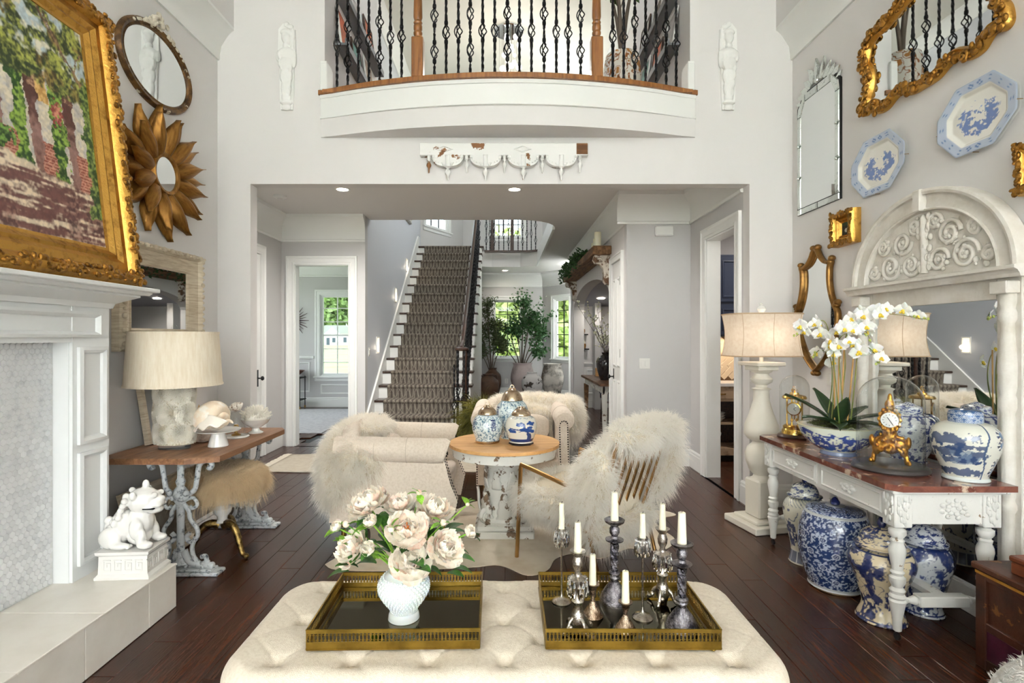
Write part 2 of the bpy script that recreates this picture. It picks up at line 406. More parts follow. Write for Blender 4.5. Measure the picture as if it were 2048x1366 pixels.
# --- floor planks
FL = bpy.data.objects.new('floor', None); COL.objects.link(FL); FL['kind'] = 'structure'
PW = .127; rr = random.Random(3); pl = []
for i in range(-24, 22):
    y = .55 + rr.uniform(0, .9) - 1.0
    while y < 7.2:
        l = rr.choice((1.0, 1.25, 1.5, 1.8, 2.1)); pl.append((i * PW, y, l)); y += l
def inview(p):
    x, y, l = p; ye = min(y + l, 7.2)
    if ye < 1.9 and abs(x) < .75: return False
    if ye < 1.3: return False
    if abs(x + .06) > ye * 1.0 + .1: return False
    if x < XL - .05 and ye < 4.6: return False
    if x > XR - .05 and ye < 4.5: return False
    return x > -3.05
pv = [p for p in pl if inview(p)]; pv.sort(key=lambda p: p[1])
_pm = {}
def plank_mesh(l):
    if l not in _pm:
        _pm[l] = mesh_of(G().cbox(.0006, PW - .0006, .0008, l - .0008, -.02, 0, .0018), m_plank, 0, 'plank')
    return _pm[l]
for x, y, l in pv[:300]:
    place('plank', plank_mesh(l), None, FL, (x, y, rr.uniform(-.0005, 0)))
g = G()
for x, y, l in [p for p in pl if p not in set(pv[:300])]: g.cbox(x + .0006, x + PW - .0006, y, y + l - .0016, -.02, 0, .0018)
for i in range(-45, 32):
    y = 7.0 + rr.uniform(0, 1.2); 
    while y < 14: l = rr.choice((1.0, 1.5, 2.0)); g.box(i * PW, i * PW + PW - .002, y, y + l - .003, -.02, -.0004); y += l
for i in range(-45, -24):
    g.box(i * PW, i * PW + PW - .002, 6.4, 8.2, -.02, -.0004)
for i in range(22, 32): g.box(i * PW, i * PW + PW - .002, 4.5, 8.2, -.02, -.0004)
for i in range(-21, 20): g.box(i * PW, i * PW + PW - .002, -6.8, 1.6, -.02, -.001)
g.o('planks_far', m_plank, FL, 0, kind='stuff')
G().box(-5.8, 5, -6.95, 14.2, -.12, -.021).o('subfloor', m_black, FL, 0)
# --- hall behind the opening
CH = 3.05; US = 3.50; LD = 3.37
HLX, HBY, SRX = -2.96, 7.08, 1.36
VX0, VX1, VY0, VY1 = -1.85, .73, 7.34, 12.25
g = G()
for a, b, c, d in cells(-3.2, 4.9, YW + .12, 13.4, [(VX0 - .1, VX1, VY0, VY1)]): g.box(a, b, c, d, CH, US if d < 9 else LD)
# rounded near corner and the faceted gallery edge of the stair void
g.prism([(VX1, VY0)] + [(VX1 - .55 + .55 * sin(a), VY0 + .55 - .55 * cos(a)) for a in [PI / 2 * i / 8 for i in range(9)]][::-1], CH, US, 'z')
g.prism([(VX0 - .1, VY1), (VX1, VY1), (VX1, 11.9), (.35, 12.2), (-.3, 12.2), (-.9, 12.0), (VX0, 11.7), (VX0 - .1, 11.7)], CH, LD, 'z')
S(g, 'ceiling_hall', m_ceil)
trim(strip([(0, CH - .03), (.035, CH - .03), (.035, CH + .01), (.012, CH + .04), (.012, LD), (0, LD)], (VX1, VY0 + .5), (VX1, 11.9), (-1, 0)))
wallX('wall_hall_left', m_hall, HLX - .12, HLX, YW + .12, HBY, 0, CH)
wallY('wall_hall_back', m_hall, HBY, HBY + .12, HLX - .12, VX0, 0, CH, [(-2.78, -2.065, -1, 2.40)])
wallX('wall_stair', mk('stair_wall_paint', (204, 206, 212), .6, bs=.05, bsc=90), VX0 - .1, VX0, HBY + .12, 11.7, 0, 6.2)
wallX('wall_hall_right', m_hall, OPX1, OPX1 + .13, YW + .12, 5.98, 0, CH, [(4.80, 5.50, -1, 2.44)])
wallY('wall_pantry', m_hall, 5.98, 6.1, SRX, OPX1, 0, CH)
# wall with the pantry door and the arch
def archwall():
    g = G(); A0, A1, sp, ap = 6.98, 10.55, 1.98, 2.34; x0, x1 = SRX, SRX + .2
    for a, b, c, d in cells(6.1, 10.7, 0, CH, [(6.2, 6.78, -1, 2.36), (A0, A1, -1, ap)]): g.box(x0, x1, a, b, c, d)
    n = 20; ym = (A0 + A1) / 2; hw = (A1 - A0) / 2
    top = [(ym - hw * cos(PI * i / n), sp + (ap - sp) * sin(PI * i / n)) for i in range(n + 1)]
    for i in range(n):
        g.prism([top[i], top[i + 1], (top[i + 1][0], ap + .002), (top[i][0], ap + .002)], x0, x1, 'x')
    return S(g, 'wall_arch', m_wall)
archwall()
wallY('wall_nook_far', m_wall, 11.0, 11.1, SRX, 4.4, 0, CH); wallX('wall_nook_side', m_wall, 4.3, 4.4, 6.1, 11.0, 0, CH)
wallY('wall_nook_near', m_wall, 6.78, 6.9, SRX + .2, 4.4, 0, CH)
S(G().add([(SRX + .2, 6.9, 2.75), (4.3, 6.9, 2.75), (4.3, 11, 2.08), (SRX + .2, 11, 2.08), (SRX + .2, 6.9, 2.85), (4.3, 6.9, 2.85), (4.3, 11, 2.18), (SRX + .2, 11, 2.18)], [(0, 1, 2, 3), (7, 6, 5, 4), (0, 4, 5, 1), (2, 6, 7, 3), (1, 5, 6, 2), (0, 3, 7, 4)]), 'ceiling_nook', mk('nook_ceiling', (196, 196, 206), .8))  # grey of the alcove's shadow is put into the ceiling colour
# foyer bay walls
wallY('wall_foyer_back', m_hall, 13.4, 13.55, -1.05, .94, 0, 6.2, [(-.29, .42, .93, 2.38), (-.30, .45, 3.95, 5.25)])
def slant(name, p, q, z0, z1, hole, th=.12, mat=None):
    g = G(); d = Vector((q[0] - p[0], q[1] - p[1], 0)); L = d.length; a = math.atan2(d.y, d.x); M = RM(rz=a, t=(p[0], p[1], 0))
    for u0, u1, c, e in cells(0, L, z0, z1, [hole] if hole else []): g.box(u0, u1, 0, th, c, e, M)
    return S(g, name, mat or m_hall), a
_, aB = slant('wall_bay_right', (.94, 13.4), (1.9, 12.0), 0, 6.2, (.45, 1.05, .93, 2.38))
_, aL = slant('wall_landing', (-1.95, 11.7), (-1.05, 13.4), LD, 6.2, (.35, 1.25, 3.95, 5.25))
wallX('wall_foyer_right', m_hall, 1.8, 1.92, 10.7, 12.1, 0, CH, [(11.15, 12.05, .8, 2.4)]); window(1.8, 11.6, .8, 2.4, .9, R(-90), 2, 4, cas=.03); window(1.85, 9.6, 4.25, 5.55, 2.0, R(-90), 4, 3); wallX('wall_foyer_left', m_hall, -1.95, -1.85, 11.7, 13.5, 0, LD)  # side windows of foyer and upper hall are invented, made for the fill lights
wallY('wall_foyer_left_back', m_hall, 13.4, 13.5, -1.95, -1.05, 0, LD)
window(.065, 13.4, .93, 2.38, .71, 0, 2, 4, muntin=m_blk); window(.075, 13.4, 3.95, 5.25, .75, 0, 3, 4, muntin=m_blk)
window(.94 + cos(aB) * .75, 13.4 + sin(aB) * .75, .93, 2.38, .6, aB, 2, 5, muntin=m_blk, cas=.09)
window(-1.95 + cos(aL) * .8, 11.7 + sin(aL) * .8, 3.95, 5.25, .9, aL, 3, 4, muntin=m_blk)
# upstairs
wallX('wall_upper_left', m_wall, UPX0 - .12, UPX0, YW + .12, 6.4, US, 6.2); wallX('wall_upper_right', m_wall, UPX1, UPX1 + .12, YW + .12, 6.4, US, 6.2)
wallY('wall_upper_return_left', m_wall, 6.28, 6.4, -1.95, UPX0 - .12, US, 6.2); wallX('wall_upper_far_left', m_wall, -1.95, -1.85, 6.4, HBY + .12, US, 6.2)
wallY('wall_upper_return_right', m_wall, 6.28, 6.4, UPX1 + .12, 1.95, US, 6.2)
wallX('wall_upper_far_right', m_wall, 1.85, 1.95, 6.4, 12.1, LD, 6.2, [(8.6, 10.6, 4.25, 5.55)])
S(G().box(-2.1, 2.1, YW + .12, 13.6, 6.2, 6.3), 'ceiling_upper', mk('upper_ceiling', (226, 224, 214), .85))
trim(strip(crownp(5.98, 6.2, .14), (-1.85, 6.4), (-1.85, 11.7), (1, 0))); trim(strip(crownp(5.98, 6.2, .14), (1.85, 6.4), (1.85, 12), (-1, 0)))
trim(strip(crownp(6.0, 6.2, .12), (UPX0, YW + .12), (UPX0, 6.4), (1, 0))); trim(strip(crownp(6.0, 6.2, .12), (UPX1, YW + .12), (UPX1, 6.4), (-1, 0)))
trim(strip(crownp(5.98, 6.2, .14), (-1.05, 13.4), (.94, 13.4), (0, -1)))
# hall crowns (deep two-band cornice)
def cornice(p0, p1, out): return trim(strip([(0, 2.70), (.022, 2.70), (.028, 2.725), (.012, 2.735), (.012, 2.86), (.02, 2.88), (.03, 2.93), (.07, 2.985), (.105, 3.01), (.11, 3.05), (0, 3.05)], p0, p1, out))
cornice((HLX, YW + .12), (HLX, HBY), (1, 0)); cornice((HLX, HBY), (VX0, HBY), (0, -1)); cornice((SRX - .11, 5.98), (OPX1, 5.98), (0, -1)); cornice((OPX1, YW + .12), (OPX1, 5.98), (-1, 0))
cornice((SRX, 5.98), (SRX, 10.7), (-1, 0)); cornice((-1.0, 13.4), (.94, 13.4), (0, -1)); cornice((.94, 13.4), (1.9, 12.0), (-sin(-aB) * -1 if False else sin(aB), -cos(aB)))
for n, p, q, o in (('hall_left', (HLX, YW + .12), (HLX, 5.5), (1, 0)), ('hall_left_far', (HLX, 6.6), (HLX, HBY), (1, 0)), ('hall_back', (-1.965, HBY), (VX0, HBY), (0, -1)),
                   ('pantry', (SRX, 5.98), (OPX1, 5.98), (0, -1)), ('hall_right', (OPX1, 5.6), (OPX1, 5.98), (-1, 0)), ('foyer', (-1, 13.4), (.94, 13.4), (0, -1)), ('nook', (SRX + .2, 11.0), (4.3, 11.0), (0, -1)),
                   ('foyer_bay', (.94, 13.4), (1.9, 12.0), (sin(aB), -cos(aB)))): baseb(n, p, q, o)
def casing_y(x0, x1, y, z1, w=.11, name=None):
    g = G(); M = RM(t=(0, y, 0)); prof = [(0, 0), (0, .03), (w * .2, .034), (w * .3, .024), (w * .7, .02), (w * .8, .026), (w, .022), (w, 0)]
    g.ring([(x0 - w, -.3), (x1 + w, -.3), (x1 + w, z1 + w), (x0 - w, z1 + w)], prof, M=M)
    g.v = [(v[0], v[1], max(v[2], 0.0)) for v in g.v]; return trim(g)
casing_y(-2.78, -2.065, HBY, 2.40)
trim(G().box(-2.79, -2.77, HBY - .005, HBY + .125, 0, 2.4).box(-2.075, -2.055, HBY - .005, HBY + .125, 0, 2.4).box(-2.79, -2.055, HBY - .005, HBY + .125, 2.39, 2.41))
def casing_x(x, sgn, y0, y1, z1, w=.11):
    """door casing on a wall facing sgn*X"""
    prof = [(0, 0), (0, .03), (w * .2, .034), (w * .3, .024), (w * .7, .02), (w * .8, .026), (w, .022), (w, 0)]
    M = Matrix.Translation((x, (y0 + y1) / 2, 0)) @ Matrix.Rotation(PI / 2 * sgn, 4, 'Z'); hw = (y1 - y0) / 2
    g = G().ring([(-hw - w, -.3), (hw + w, -.3), (hw + w, z1 + w), (-hw - w, z1 + w)], prof, M=M)
    g.v = [(v[0], v[1], max(v[2], 0.0)) for v in g.v]; return trim(g)
casing_x(OPX1, -1, 4.80, 5.50, 2.44); trim(G().box(OPX1 - .005, OPX1 + .135, 4.79, 4.815, 0, 2.44).box(OPX1 - .005, OPX1 + .135, 5.485, 5.51, 0, 2.44).box(OPX1 - .005, OPX1 + .135, 4.79, 5.51, 2.425, 2.45))
casing_x(SRX, -1, 6.22, 6.76, 2.36, .08); casing_x(HLX, 1, 5.6, 6.46, 2.44, .11)
DN = [0]
def door(x, y0, y1, z1, sgn, knob_y):
    """closed panel door in a wall facing sgn*X"""
    DN[0] += 1; t = bpy.data.objects.new('door_%d' % DN[0], None); COL.objects.link(t); t.location = (x, (y0 + y1) / 2, 0); t.rotation_euler = (0, 0, PI / 2 * sgn); t['kind'] = 'structure'
    w = y1 - y0; G().box(-w / 2, w / 2, .0, .04, .008, z1).o('door_leaf', m_trim, t, 0)
    for i in (-1, 1):
        for a, b in ((.2, .92), (1.08, z1 - .2)):
            cx = i * w * .235; G().ring(rect(w * .3, b - a), [(0, 0), (0, .006), (.02, .014), (.035, .004), (.04, .0)], M=RM(t=(cx, 0, (a + b) / 2))).o('door_panel', m_trim, t, 30)
    k = G().lathe([(.022, 0), (.022, .006), (.008, .01), (.008, .04), (.024, .05), (.028, .062), (.018, .075), (0, .078)], 12, M=RM(rx=PI / 2, t=(knob_y, 0, .95))); k.box(knob_y - .02, knob_y + .02, -.004, 0, .85, 1.05); k.o('door_knob', m_blk, t)
    for z in (.3, 1.25, z1 - .25): G().box(-knob_y * 1.05 - .01, -knob_y * 1.05 + .01, -.012, 0, z - .05, z + .05).o('hinge', m_blk, t, 0)
    return t
door(SRX - .0, 6.225, 6.755, 2.355, -1, -.2); door(HLX + .012, 5.62, 6.44, 2.43, 1, .34)
# --- balcony of the upper hall
def bow(t, e=0): return YW - (.29 + e) * (1 - t * t) - e * .2
bx0, bx1 = -1.56, 1.61; bc, bh = (bx0 + bx1) / 2, (bx1 - bx0) / 2
def bowpoly(e, w=0, n=28): return [(bc + (bh + w) * (-1 + 2 * i / n), bow(-1 + 2 * i / n, e) - (.012 if i in (0, n) else 0)) for i in range(n + 1)] + [(bx1 + w, YW + .05), (bx0 - w, YW + .05)]
BAL = bpy.data.objects.new('trim_balcony', None); COL.objects.link(BAL); BAL['kind'] = 'structure'
G().prism(bowpoly(-.012), 3.13, 3.30, 'z').o('soffit_band', m_wall, BAL, 30)
G().prism(bowpoly(.0), 3.30, 3.48, 'z').o('fascia_board', m_trim, BAL, 30)
G().prism(bowpoly(.012, .006), 3.285, 3.305, 'z').prism(bowpoly(.012, .006), 3.455, 3.485, 'z').o('fascia_moulding', m_trim, BAL, 30)
G().prism(bowpoly(.035, .02), 3.487, 3.525, 'z').o('oak_nosing', m_oak, BAL, 30)
G().box(UPX0, UPX1, 4.3, 7.3, 3.46, 3.51).o('oak_floor', m_oak, BAL, 0) if False else G().box(UPX0, UPX1, YW - .06, 7.33, 3.49, 3.515).o('oak_floor', m_oak, BAL, 0)
for sx, x in ((-1, UPX0), (1, UPX1)):
    trim(G().cbox(x - .03, x + .03, YW - .035, YW + .13, 3.52, 3.75, .006).box(x - .025, x + .025, YW - .03, YW + .12, 3.75, 3.765))
# ================================================================ RAILINGS
_bm = {}
def baluster_parts(h, kinds, s=1.0):
    """iron baluster: twisted bar and open baskets; returns (bar, basket, collar) meshes"""
    key = (round(h, 3), kinds, s)
    if key in _bm: return _bm[key]
    g = G(); n = 34; b = .0072 * s; zb = [k * h for k in kinds]
    def tw(z): return 0 if any(abs(z - q) < .1 * s for q in zb) else z * 26
    pts = [h * i / n for i in range(n + 1)]; v = []; f = []
    for z in pts:
        for k in range(4):
            a = PI / 4 + PI / 2 * k + tw(z); v.append((b * 1.41 * cos(a), b * 1.41 * sin(a), z))
    for i in range(n):
        if any(abs((pts[i] + pts[i + 1]) / 2 - q) < .045 * s for q in zb): continue
        for k in range(4): f.append((i * 4 + k, i * 4 + (k + 1) % 4, i * 4 + 4 + (k + 1) % 4, i * 4 + 4 + k))
    g.add(v, f); bar = mesh_of(g, m_blk, 30, 'bar')
    g = G()
    for k in range(4):
        g.tube([(.026 * s * sin(PI * i / 10) * cos(k * PI / 2 + 2.6 * i / 10), .026 * s * sin(PI * i / 10) * sin(k * PI / 2 + 2.6 * i / 10), -.052 * s + .104 * s * i / 10) for i in range(11)], .0042 * s, 5)
    for z in (-.064, .064): g.lathe([(b, -.014 * s), (b * 1.7, -.012 * s), (b * 1.9, 0), (b * 1.7, .012 * s), (b, .014 * s)], 8, (0, 0, z * s))
    _bm[key] = (bar, mesh_of(g, m_blk, 60, 'basket'), None); return _bm[key]
def baluster(parent, loc, h, kinds, s=1.0, rz=0, basket=True):
    ba, bk, co = baluster_parts(h, kinds, s); o = place('baluster', ba, None, parent, loc, (0, 0, rz))
    if basket:
        for k in kinds: place('basket', bk, None, o, (0, 0, k * h))
    return o
RL = T('balcony_railing', 'curved balcony railing of twisted black iron balusters and oak newel posts above the wide opening', 'railing', (bc, YW - .2, 3.525))
xs = [92, 150, 207, 264, 322, 380, 440, 617, 680, 746, 810, 877, 942, 1010, 1075, 1140, 1208, 1274, 1338, 1405, 1578, 1637, 1697, 1755, 1812, 1866, 1920]
dbl = {1, 4, 7, 10, 13, 16, 19, 22, 25}
for i, q in enumerate(xs):
    xp = 640 + q / 2.695; x = (xp - CX) / FPX * 4.3; t = (x - bc) / bh; y = bow(t) + .02; x = (xp - CX) / FPX * y
    baluster(RL, (x - bc, y - (YW - .2), 0), 1.0, (.21, .50) if i in dbl else (.36,), 1.2, rz=i * .9)
for xp in (640 + 528 / 2.695, 640 + 1490 / 2.695):
    x = (xp - CX) / FPX * 4.33; t = (x - bc) / bh; y = bow(t) + .02; c = (x - bc, y - (YW - .2), 0); w = .047
    n = G().cbox(c[0] - w, c[0] + w, c[1] - w, c[1] + w, 0, .325, .006)
    n.lathe([(.042, .325), (.03, .335), (.03, .35), (.036, .36), (.036, .375), (.028, .385), (.035, .4), (.035, .43), (.03, .44), (.036, .455), (.028, .47), (.036, .5), (.034, .62), (.026, .8), (.026, .86), (.035, .87), (.035, .9)], 20, c)
    n.cbox(c[0] - w, c[0] + w, c[1] - w, c[1] + w, .9, 1.08, .006); n.lathe([(.05, 1.08), (.055, 1.1), (.03, 1.115), (.045, 1.15), (.045, 1.18), (.02, 1.21), (0, 1.215)], 18, c)
    n.o('newel_post', m_oak, RL)
arc = [(bh * 1.0 * (-1 + 2 * i / 30), bow(-1 + 2 * i / 30) + .02 - (YW - .2), 1.02) for i in range(31)]
G().tube(arc, .035, 10).o('handrail', m_oak, RL)
# ================================================================ STAIRCASE
RH, TD, SY0 = .187, .254, 6.70
ST = T('staircase', 'straight staircase of dark treads and white risers rising from the hall', 'staircase', (-1.16, 6.9, 0))
SX0, SX1 = -1.835, -.47; ox, oy = -1.16, 6.9
def SB(x0, x1, y0, y1, z0, z1): return (x0 - ox, x1 - ox, y0 - oy, y1 - oy, z0, z1)
rm = mesh_of(G().box(SX0 - ox, SX1 - .03 - ox, 0, .02, 0, RH - .03), m_trim, 0, 'riser')
tm = mesh_of(G().cbox(SX0 - ox, SX1 - ox, 0, TD + .03, 0, .032, .006), m_dark, 30, 'tread')
bk = mesh_of(G().prism([(0, 0), (.2, 0), (.2, -.05), (.14, -.055), (.1, -.09), (.05, -.1), (.02, -.06)], -.0, .012, 'x'), m_trim, 0, 'bracket')
for k in range(1, 19):
    y = SY0 + k * TD; z = k * RH
    place('riser', rm, None, ST, (0, y + .02 - oy, z - RH)); 
    if k < 18:
        place('tread', tm, None, ST, (0, y - oy, z - .032)); place('tread_bracket', bk, None, ST, (SX1 - .03 - ox, y + .03 - oy, z - .035))
G().cbox(*SB(SX0, -.45, SY0 + 18 * TD, 11.75, LD - .04, LD), .006).o('landing_nosing', m_dark, ST, 30)
# solid carriage below the steps and the wall skirt
pr = [(SY0 + TD + .03 - oy, 0)]
for k in range(1, 19): pr += [(SY0 + k * TD + .03 - oy, k * RH - .033), (SY0 + (k + 1) * TD + .03 - oy, k * RH - .033)]
pr += [(SY0 + 19 * TD - oy, 0)]
G().prism(pr, SX1 - .06 - ox, SX1 - .03 - ox, 'x').o('stringer', m_trim, ST, 0)
sk = [(6.98 - oy, .0), (6.98 - oy, .30), (7.05 - oy, .36), (SY0 + 18 * TD - oy, LD + .21), (SY0 + 18.6 * TD - oy, LD + .21), (SY0 + 18.6 * TD - oy, LD - .3), (SY0 + 2 * TD - oy, 0)]
G().prism(sk, SX0 - .015 - ox, SX0 + .01 - ox, 'x').o('wall_skirt', m_trim, ST, 0)
# carpet runner with drawn lattice
m_run = vmat('runner_wool', .95, 0, .5, 500)
V = []; NU = 300
path = []
for k in range(1, 19):
    y = SY0 + k * TD - .006; z = k * RH
    path += [(y + .026, z - RH + .004), (y + .014, z - .045), (y - .004, z - .03), (y - .004, z - .004), (y + .006, z + .005)]
    if k < 18: path += [(y + TD * .5, z + .006), (y + TD + .014, z + .006)]
pp = [Vector((a, b)) for a, b in path]; d = [0]
for i in range(1, len(pp)): d.append(d[-1] + (pp[i] - pp[i - 1]).length)
d = np.array(d); m = 640; sN = np.linspace(0, d[-1], m); Y = np.interp(sN, d, [a for a, b in path]); Zz = np.interp(sN, d, [b for a, b in path])
U, Sg = np.meshgrid(np.linspace(0, 1, NU), sN); XX = -1.70 + .97 * U
V = np.stack([XX - ox, np.repeat(Y[:, None], NU, 1) - oy, np.repeat(Zz[:, None], NU, 1)], -1).reshape(-1, 3)
xx = U * .97 / .118; per = Sg / (RH + TD) * 2; mask = np.zeros_like(U)
for o_, hgt in ((0, 1.), (.5, 1.)):
    row = per + o_; t_ = row - np.floor(row); am = .5 * np.sqrt(np.sin(PI * t_)) * .98; c_ = (xx + o_ + .03 * np.sin(np.floor(row) * 3)) % 1 - .5
    mask = np.maximum(mask, sstep(.05, .02, np.abs(np.abs(c_) - am * .52))); mask = np.maximum(mask, sstep(.05, .02, np.abs(np.abs(c_) - am * .30)) * (t_ < .8) * .55)
mask = mask * (.6 + .4 * NPR.random(U.shape))
colr = mixc(np.ones(U.shape + (3,)) * np.array(lin((84, 75, 68))) * (.85 + .3 * NPR.random(U.shape))[..., None], lin((166, 157, 142)), mask)
mesh_np('stair_runner', V, grid_faces(NU, m), m_run, None, colr.reshape(-1, 3), smooth=False)
ro = bpy.data.objects['stair_runner']; ro.parent = None; ro.location = (ox, oy, 0)
tag(ro, 'taupe carpet runner with pale lattice lines laid up the stairs', 'carpet')
# stair railing
SR = T('stair_railing', 'dark wood handrail with black iron balusters along the open side of the stairs', 'railing', (-.56, 6.85, 0))
hx = -.575
rail = [(hx + .02, 6.86, 1.335), (hx, 7.05, 1.30)] if False else []
rail = [(hx, 7.02, 1.30), (hx, 7.15, 1.34)] + [(hx, SY0 + k * TD, k * RH + .93) for k in (2.4, 4, 8, 12, 16, 18)]
r0 = Vector((-.56, 6.85, 0))
g = G()
for i in range(len(rail) - 1):
    a = Vector(rail[i]) - r0; b = Vector(rail[i + 1]) - r0
    g.tube([a, b], .03, 10)
g.o('handrail', m_dark, SR)
G().lathe([(.0, -.01), (.085, -.008), (.095, .01), (.09, .03), (.05, .045), (0, .048)], 22, (hx - r0.x + .01, 7.0 - r0.y, 1.27)).o('volute', m_dark, SR)
for k in range(1, 18):
    for j in (.25, .75):
        y = SY0 + (k + j) * TD; z = k * RH; h = .93 - .02 + (j) * RH
        baluster(SR, (-.545 - r0.x, y - r0.y, z), h, (.45,) if (k + (j > .5)) % 2 else (.33, .62), 1.3, rz=k)
for i in range(6):
    a = PI * 2 * i / 6; baluster(SR, (hx + .09 * cos(a) - r0.x, 7.0 + .08 * sin(a) - r0.y, RH if 7.0 + .08 * sin(a) > 7.0 else .0), 1.27 - (RH if sin(a) > 0 else 0), (.5,), 1.25)
n = G().cbox(-.035, .035, -.035, .035, .0, .42, .005).lathe([(.03, .42), (.034, .45), (.022, .5), (.03, .7), (.022, 1.1), (.032, 1.15), (.032, 1.27)], 16); n.o('newel_post', m_dark, SR, loc=(hx + .05 - r0.x, 7.0 - r0.y, 0))
yN = SY0 + 10 * TD
G().cbox(-.03, .03, -.03, .03, LD - .3, LD + .95, .005).lathe([(.03, .95 + LD), (.036, .97 + LD), (.02, .985 + LD), (.035, 1.02 + LD), (.03, 1.05 + LD), (0, 1.07 + LD)], 12).o('newel_post', m_dark, SR, loc=(hx - r0.x, SY0 + 18.1 * TD - r0.y, 0))
# gallery railing across the far side of the stair void
GR = T('gallery_railing', 'far gallery railing of slim iron balusters and two brown newels before the upper window', 'railing', (0, 12.2, LD))
gp = [(-.46, 11.95), (-.3, 12.1), (.35, 12.1), (.73, 11.9)]
G().tube([(x, y - 12.2, .95) for x, y in gp], .03, 8).o('handrail', m_dark, GR)
G().tube([(x, y - 12.2, .012) for x, y in gp], .02, 6).o('bottom_rail', m_dark, GR)
for i, (a, b) in enumerate(zip(gp[:-1], gp[1:])):
    k = max(2, int(math.hypot(b[0] - a[0], b[1] - a[1]) / .095))
    for j in range(k):
        t = (j + .5) / k; baluster(GR, (a[0] + (b[0] - a[0]) * t, a[1] + (b[1] - a[1]) * t - 12.2, 0), .95, (.42,) if j % 3 else (.25, .6), 1.2)
for x in (-.29, .16): G().cbox(x - .04, x + .04, -.14, -.06, 0, .37, .005).lathe([(.035, .37), (.028, .4), (.036, .45), (.024, .8), (.036, .9), (.04, .98)], 14, (x, -.1, 0)).o('newel_post', m_dark, GR)
G().box(-.46, .73, 11.9 - 12.2, 12.1 - 12.2, -.02, .012).o('gallery_nosing', m_dark, GR, 0)
# ================================================================ LEFT SIDE
def blob(name, balls, mat, parent, voxel=.006, it=4, kind=None, label=None, extra=None):
    g = G()
    for b in balls:
        c, r = b[0], b[1]; M = None
        if len(b) > 2: M = Matrix.Translation(c) @ b[2].to_4x4(); c = (0, 0, 0)
        if hasattr(r, '__len__'): g.ball(c, 1, 14, 10, r, M)
        else: g.ball(c, r, 14, 10, (1, 1, 1), M)
    if extra: extra(g)
    o = g.o(name, mat, parent, 180, kind=kind, label=label)
    m = o.modifiers.new('fuse', 'REMESH'); m.mode = 'VOXEL'; m.voxel_size = voxel; m.use_smooth_shade = True
    if it: s = o.modifiers.new('soft', 'SMOOTH'); s.factor = .5; s.iterations = it
    return o
def sell(c, a, e=2.6, nu=64, nv=40, M=None, v0=0., v1=1.):
    """superellipsoid as numpy verts/faces; v0..v1 keeps a latitude band"""
    U, Vv = np.meshgrid(np.linspace(0, 2 * PI, nu, endpoint=False), np.linspace(-PI / 2 + PI * v0, -PI / 2 + PI * v1, nv)); p = 2 / e
    f = lambda t: np.sign(t) * np.abs(t) ** p
    X = np.stack([a[0] * f(np.cos(Vv)) * f(np.cos(U)), a[1] * f(np.cos(Vv)) * f(np.sin(U)), a[2] * f(np.sin(Vv))], -1).reshape(-1, 3)
    if M is not None: X = X @ np.array(M.to_3x3()).T + np.array(M.translation)
    return X + np.array(c), grid_faces(nu, nv, True)
def fur(name, mat, parent, V, F, clumps, per, length, width, grav=.6, lift=1.0, comb=(0, 0, 0), jit=.35, spread=.012, seed=1, keep=None, seg=3, tipin=.5, kind='stuff'):
    r = np.random.default_rng(seed); A, B, C, D = (V[F[:, i]] for i in range(4)); n1 = np.cross(C - A, D - B); ar = np.linalg.norm(n1, axis=1) + 1e-12; N = n1 / ar[:, None]
    cen = (A + B + C + D) / 4
    if keep is not None: ar = ar * keep(cen, N)
    i = r.choice(len(F), clumps, p=ar / ar.sum()); a, b = r.random((2, clumps, 1))
    p = (A[i] * (1 - a) + B[i] * a) * (1 - b) + (D[i] * (1 - a) + C[i] * a) * b; n = N[i]
    d = n * lift + np.array(comb) + r.normal(0, jit, (clumps, 3)); d /= np.linalg.norm(d, axis=1)[:, None]
    L = length * (.65 + .7 * r.random((clumps, 1)))
    p = np.repeat(p, per, 0); d = np.repeat(d, per, 0); L = np.repeat(L, per, 0); k = clumps * per
    off = r.normal(0, spread, (k, 3)); nn = np.repeat(n, per, 0); off -= nn * (off * nn).sum(1)[:, None]
    d = d + r.normal(0, .12, (k, 3)); L = L * (.8 + .4 * r.random((k, 1)))
    side = np.cross(d, r.normal(0, 1, (k, 3))); side /= np.linalg.norm(side, axis=1)[:, None] + 1e-9
    P = []; ph = np.repeat(r.random((clumps, 1)) * 6.3, per, 0)
    for s in range(seg + 1):
        t = s / seg; q = p + off * (1 - tipin * t) + d * L * t + np.array([0, 0, -1]) * grav * L * t * t + side * (np.sin(ph + t * 5) * .06 * L * t)
        w = width * (1 - t * .75)
        if s < seg: P += [q - side * w / 2, q + side * w / 2]
        else: P.append(q)
    m = 2 * seg + 1; X = np.stack(P, 1).reshape(-1, 3); b0 = np.arange(k)[:, None] * m; f = []
    for s in range(seg - 1): f += [[2 * s, 2 * s + 1, 2 * s + 3], [2 * s, 2 * s + 3, 2 * s + 2]]
    f.append([2 * seg - 2, 2 * seg - 1, 2 * seg]); Fq = (b0[:, :, None] + np.array(f)[None]).reshape(-1, 3)
    return mesh_np(name, X, Fq, mat, parent, kind=kind)
m_fur = mk('sheep_wool', (254, 249, 240), .85, c2=(247, 238, 222), ns=6, lo=.45, hi=.8, sheen=.3, spec=.15)
m_fur2 = mk('tan_wool', (240, 222, 190), .85, c2=(206, 178, 136), ns=7, lo=.35, hi=.8, sheen=.3, spec=.15)
def translu(M, col, f=.4):
    nt = M.node_tree; t = nt.nodes.new('ShaderNodeBsdfTranslucent'); t.inputs[0].default_value = (*lin(col), 1); m = nt.nodes.new('ShaderNodeMixShader'); m.inputs[0].default_value = f
    nt.links.new(nt.nodes['Principled BSDF'].outputs[0], m.inputs[1]); nt.links.new(t.outputs[0], m.inputs[2]); nt.links.new(m.outputs[0], nt.nodes['Material Output'].inputs[0]); return M
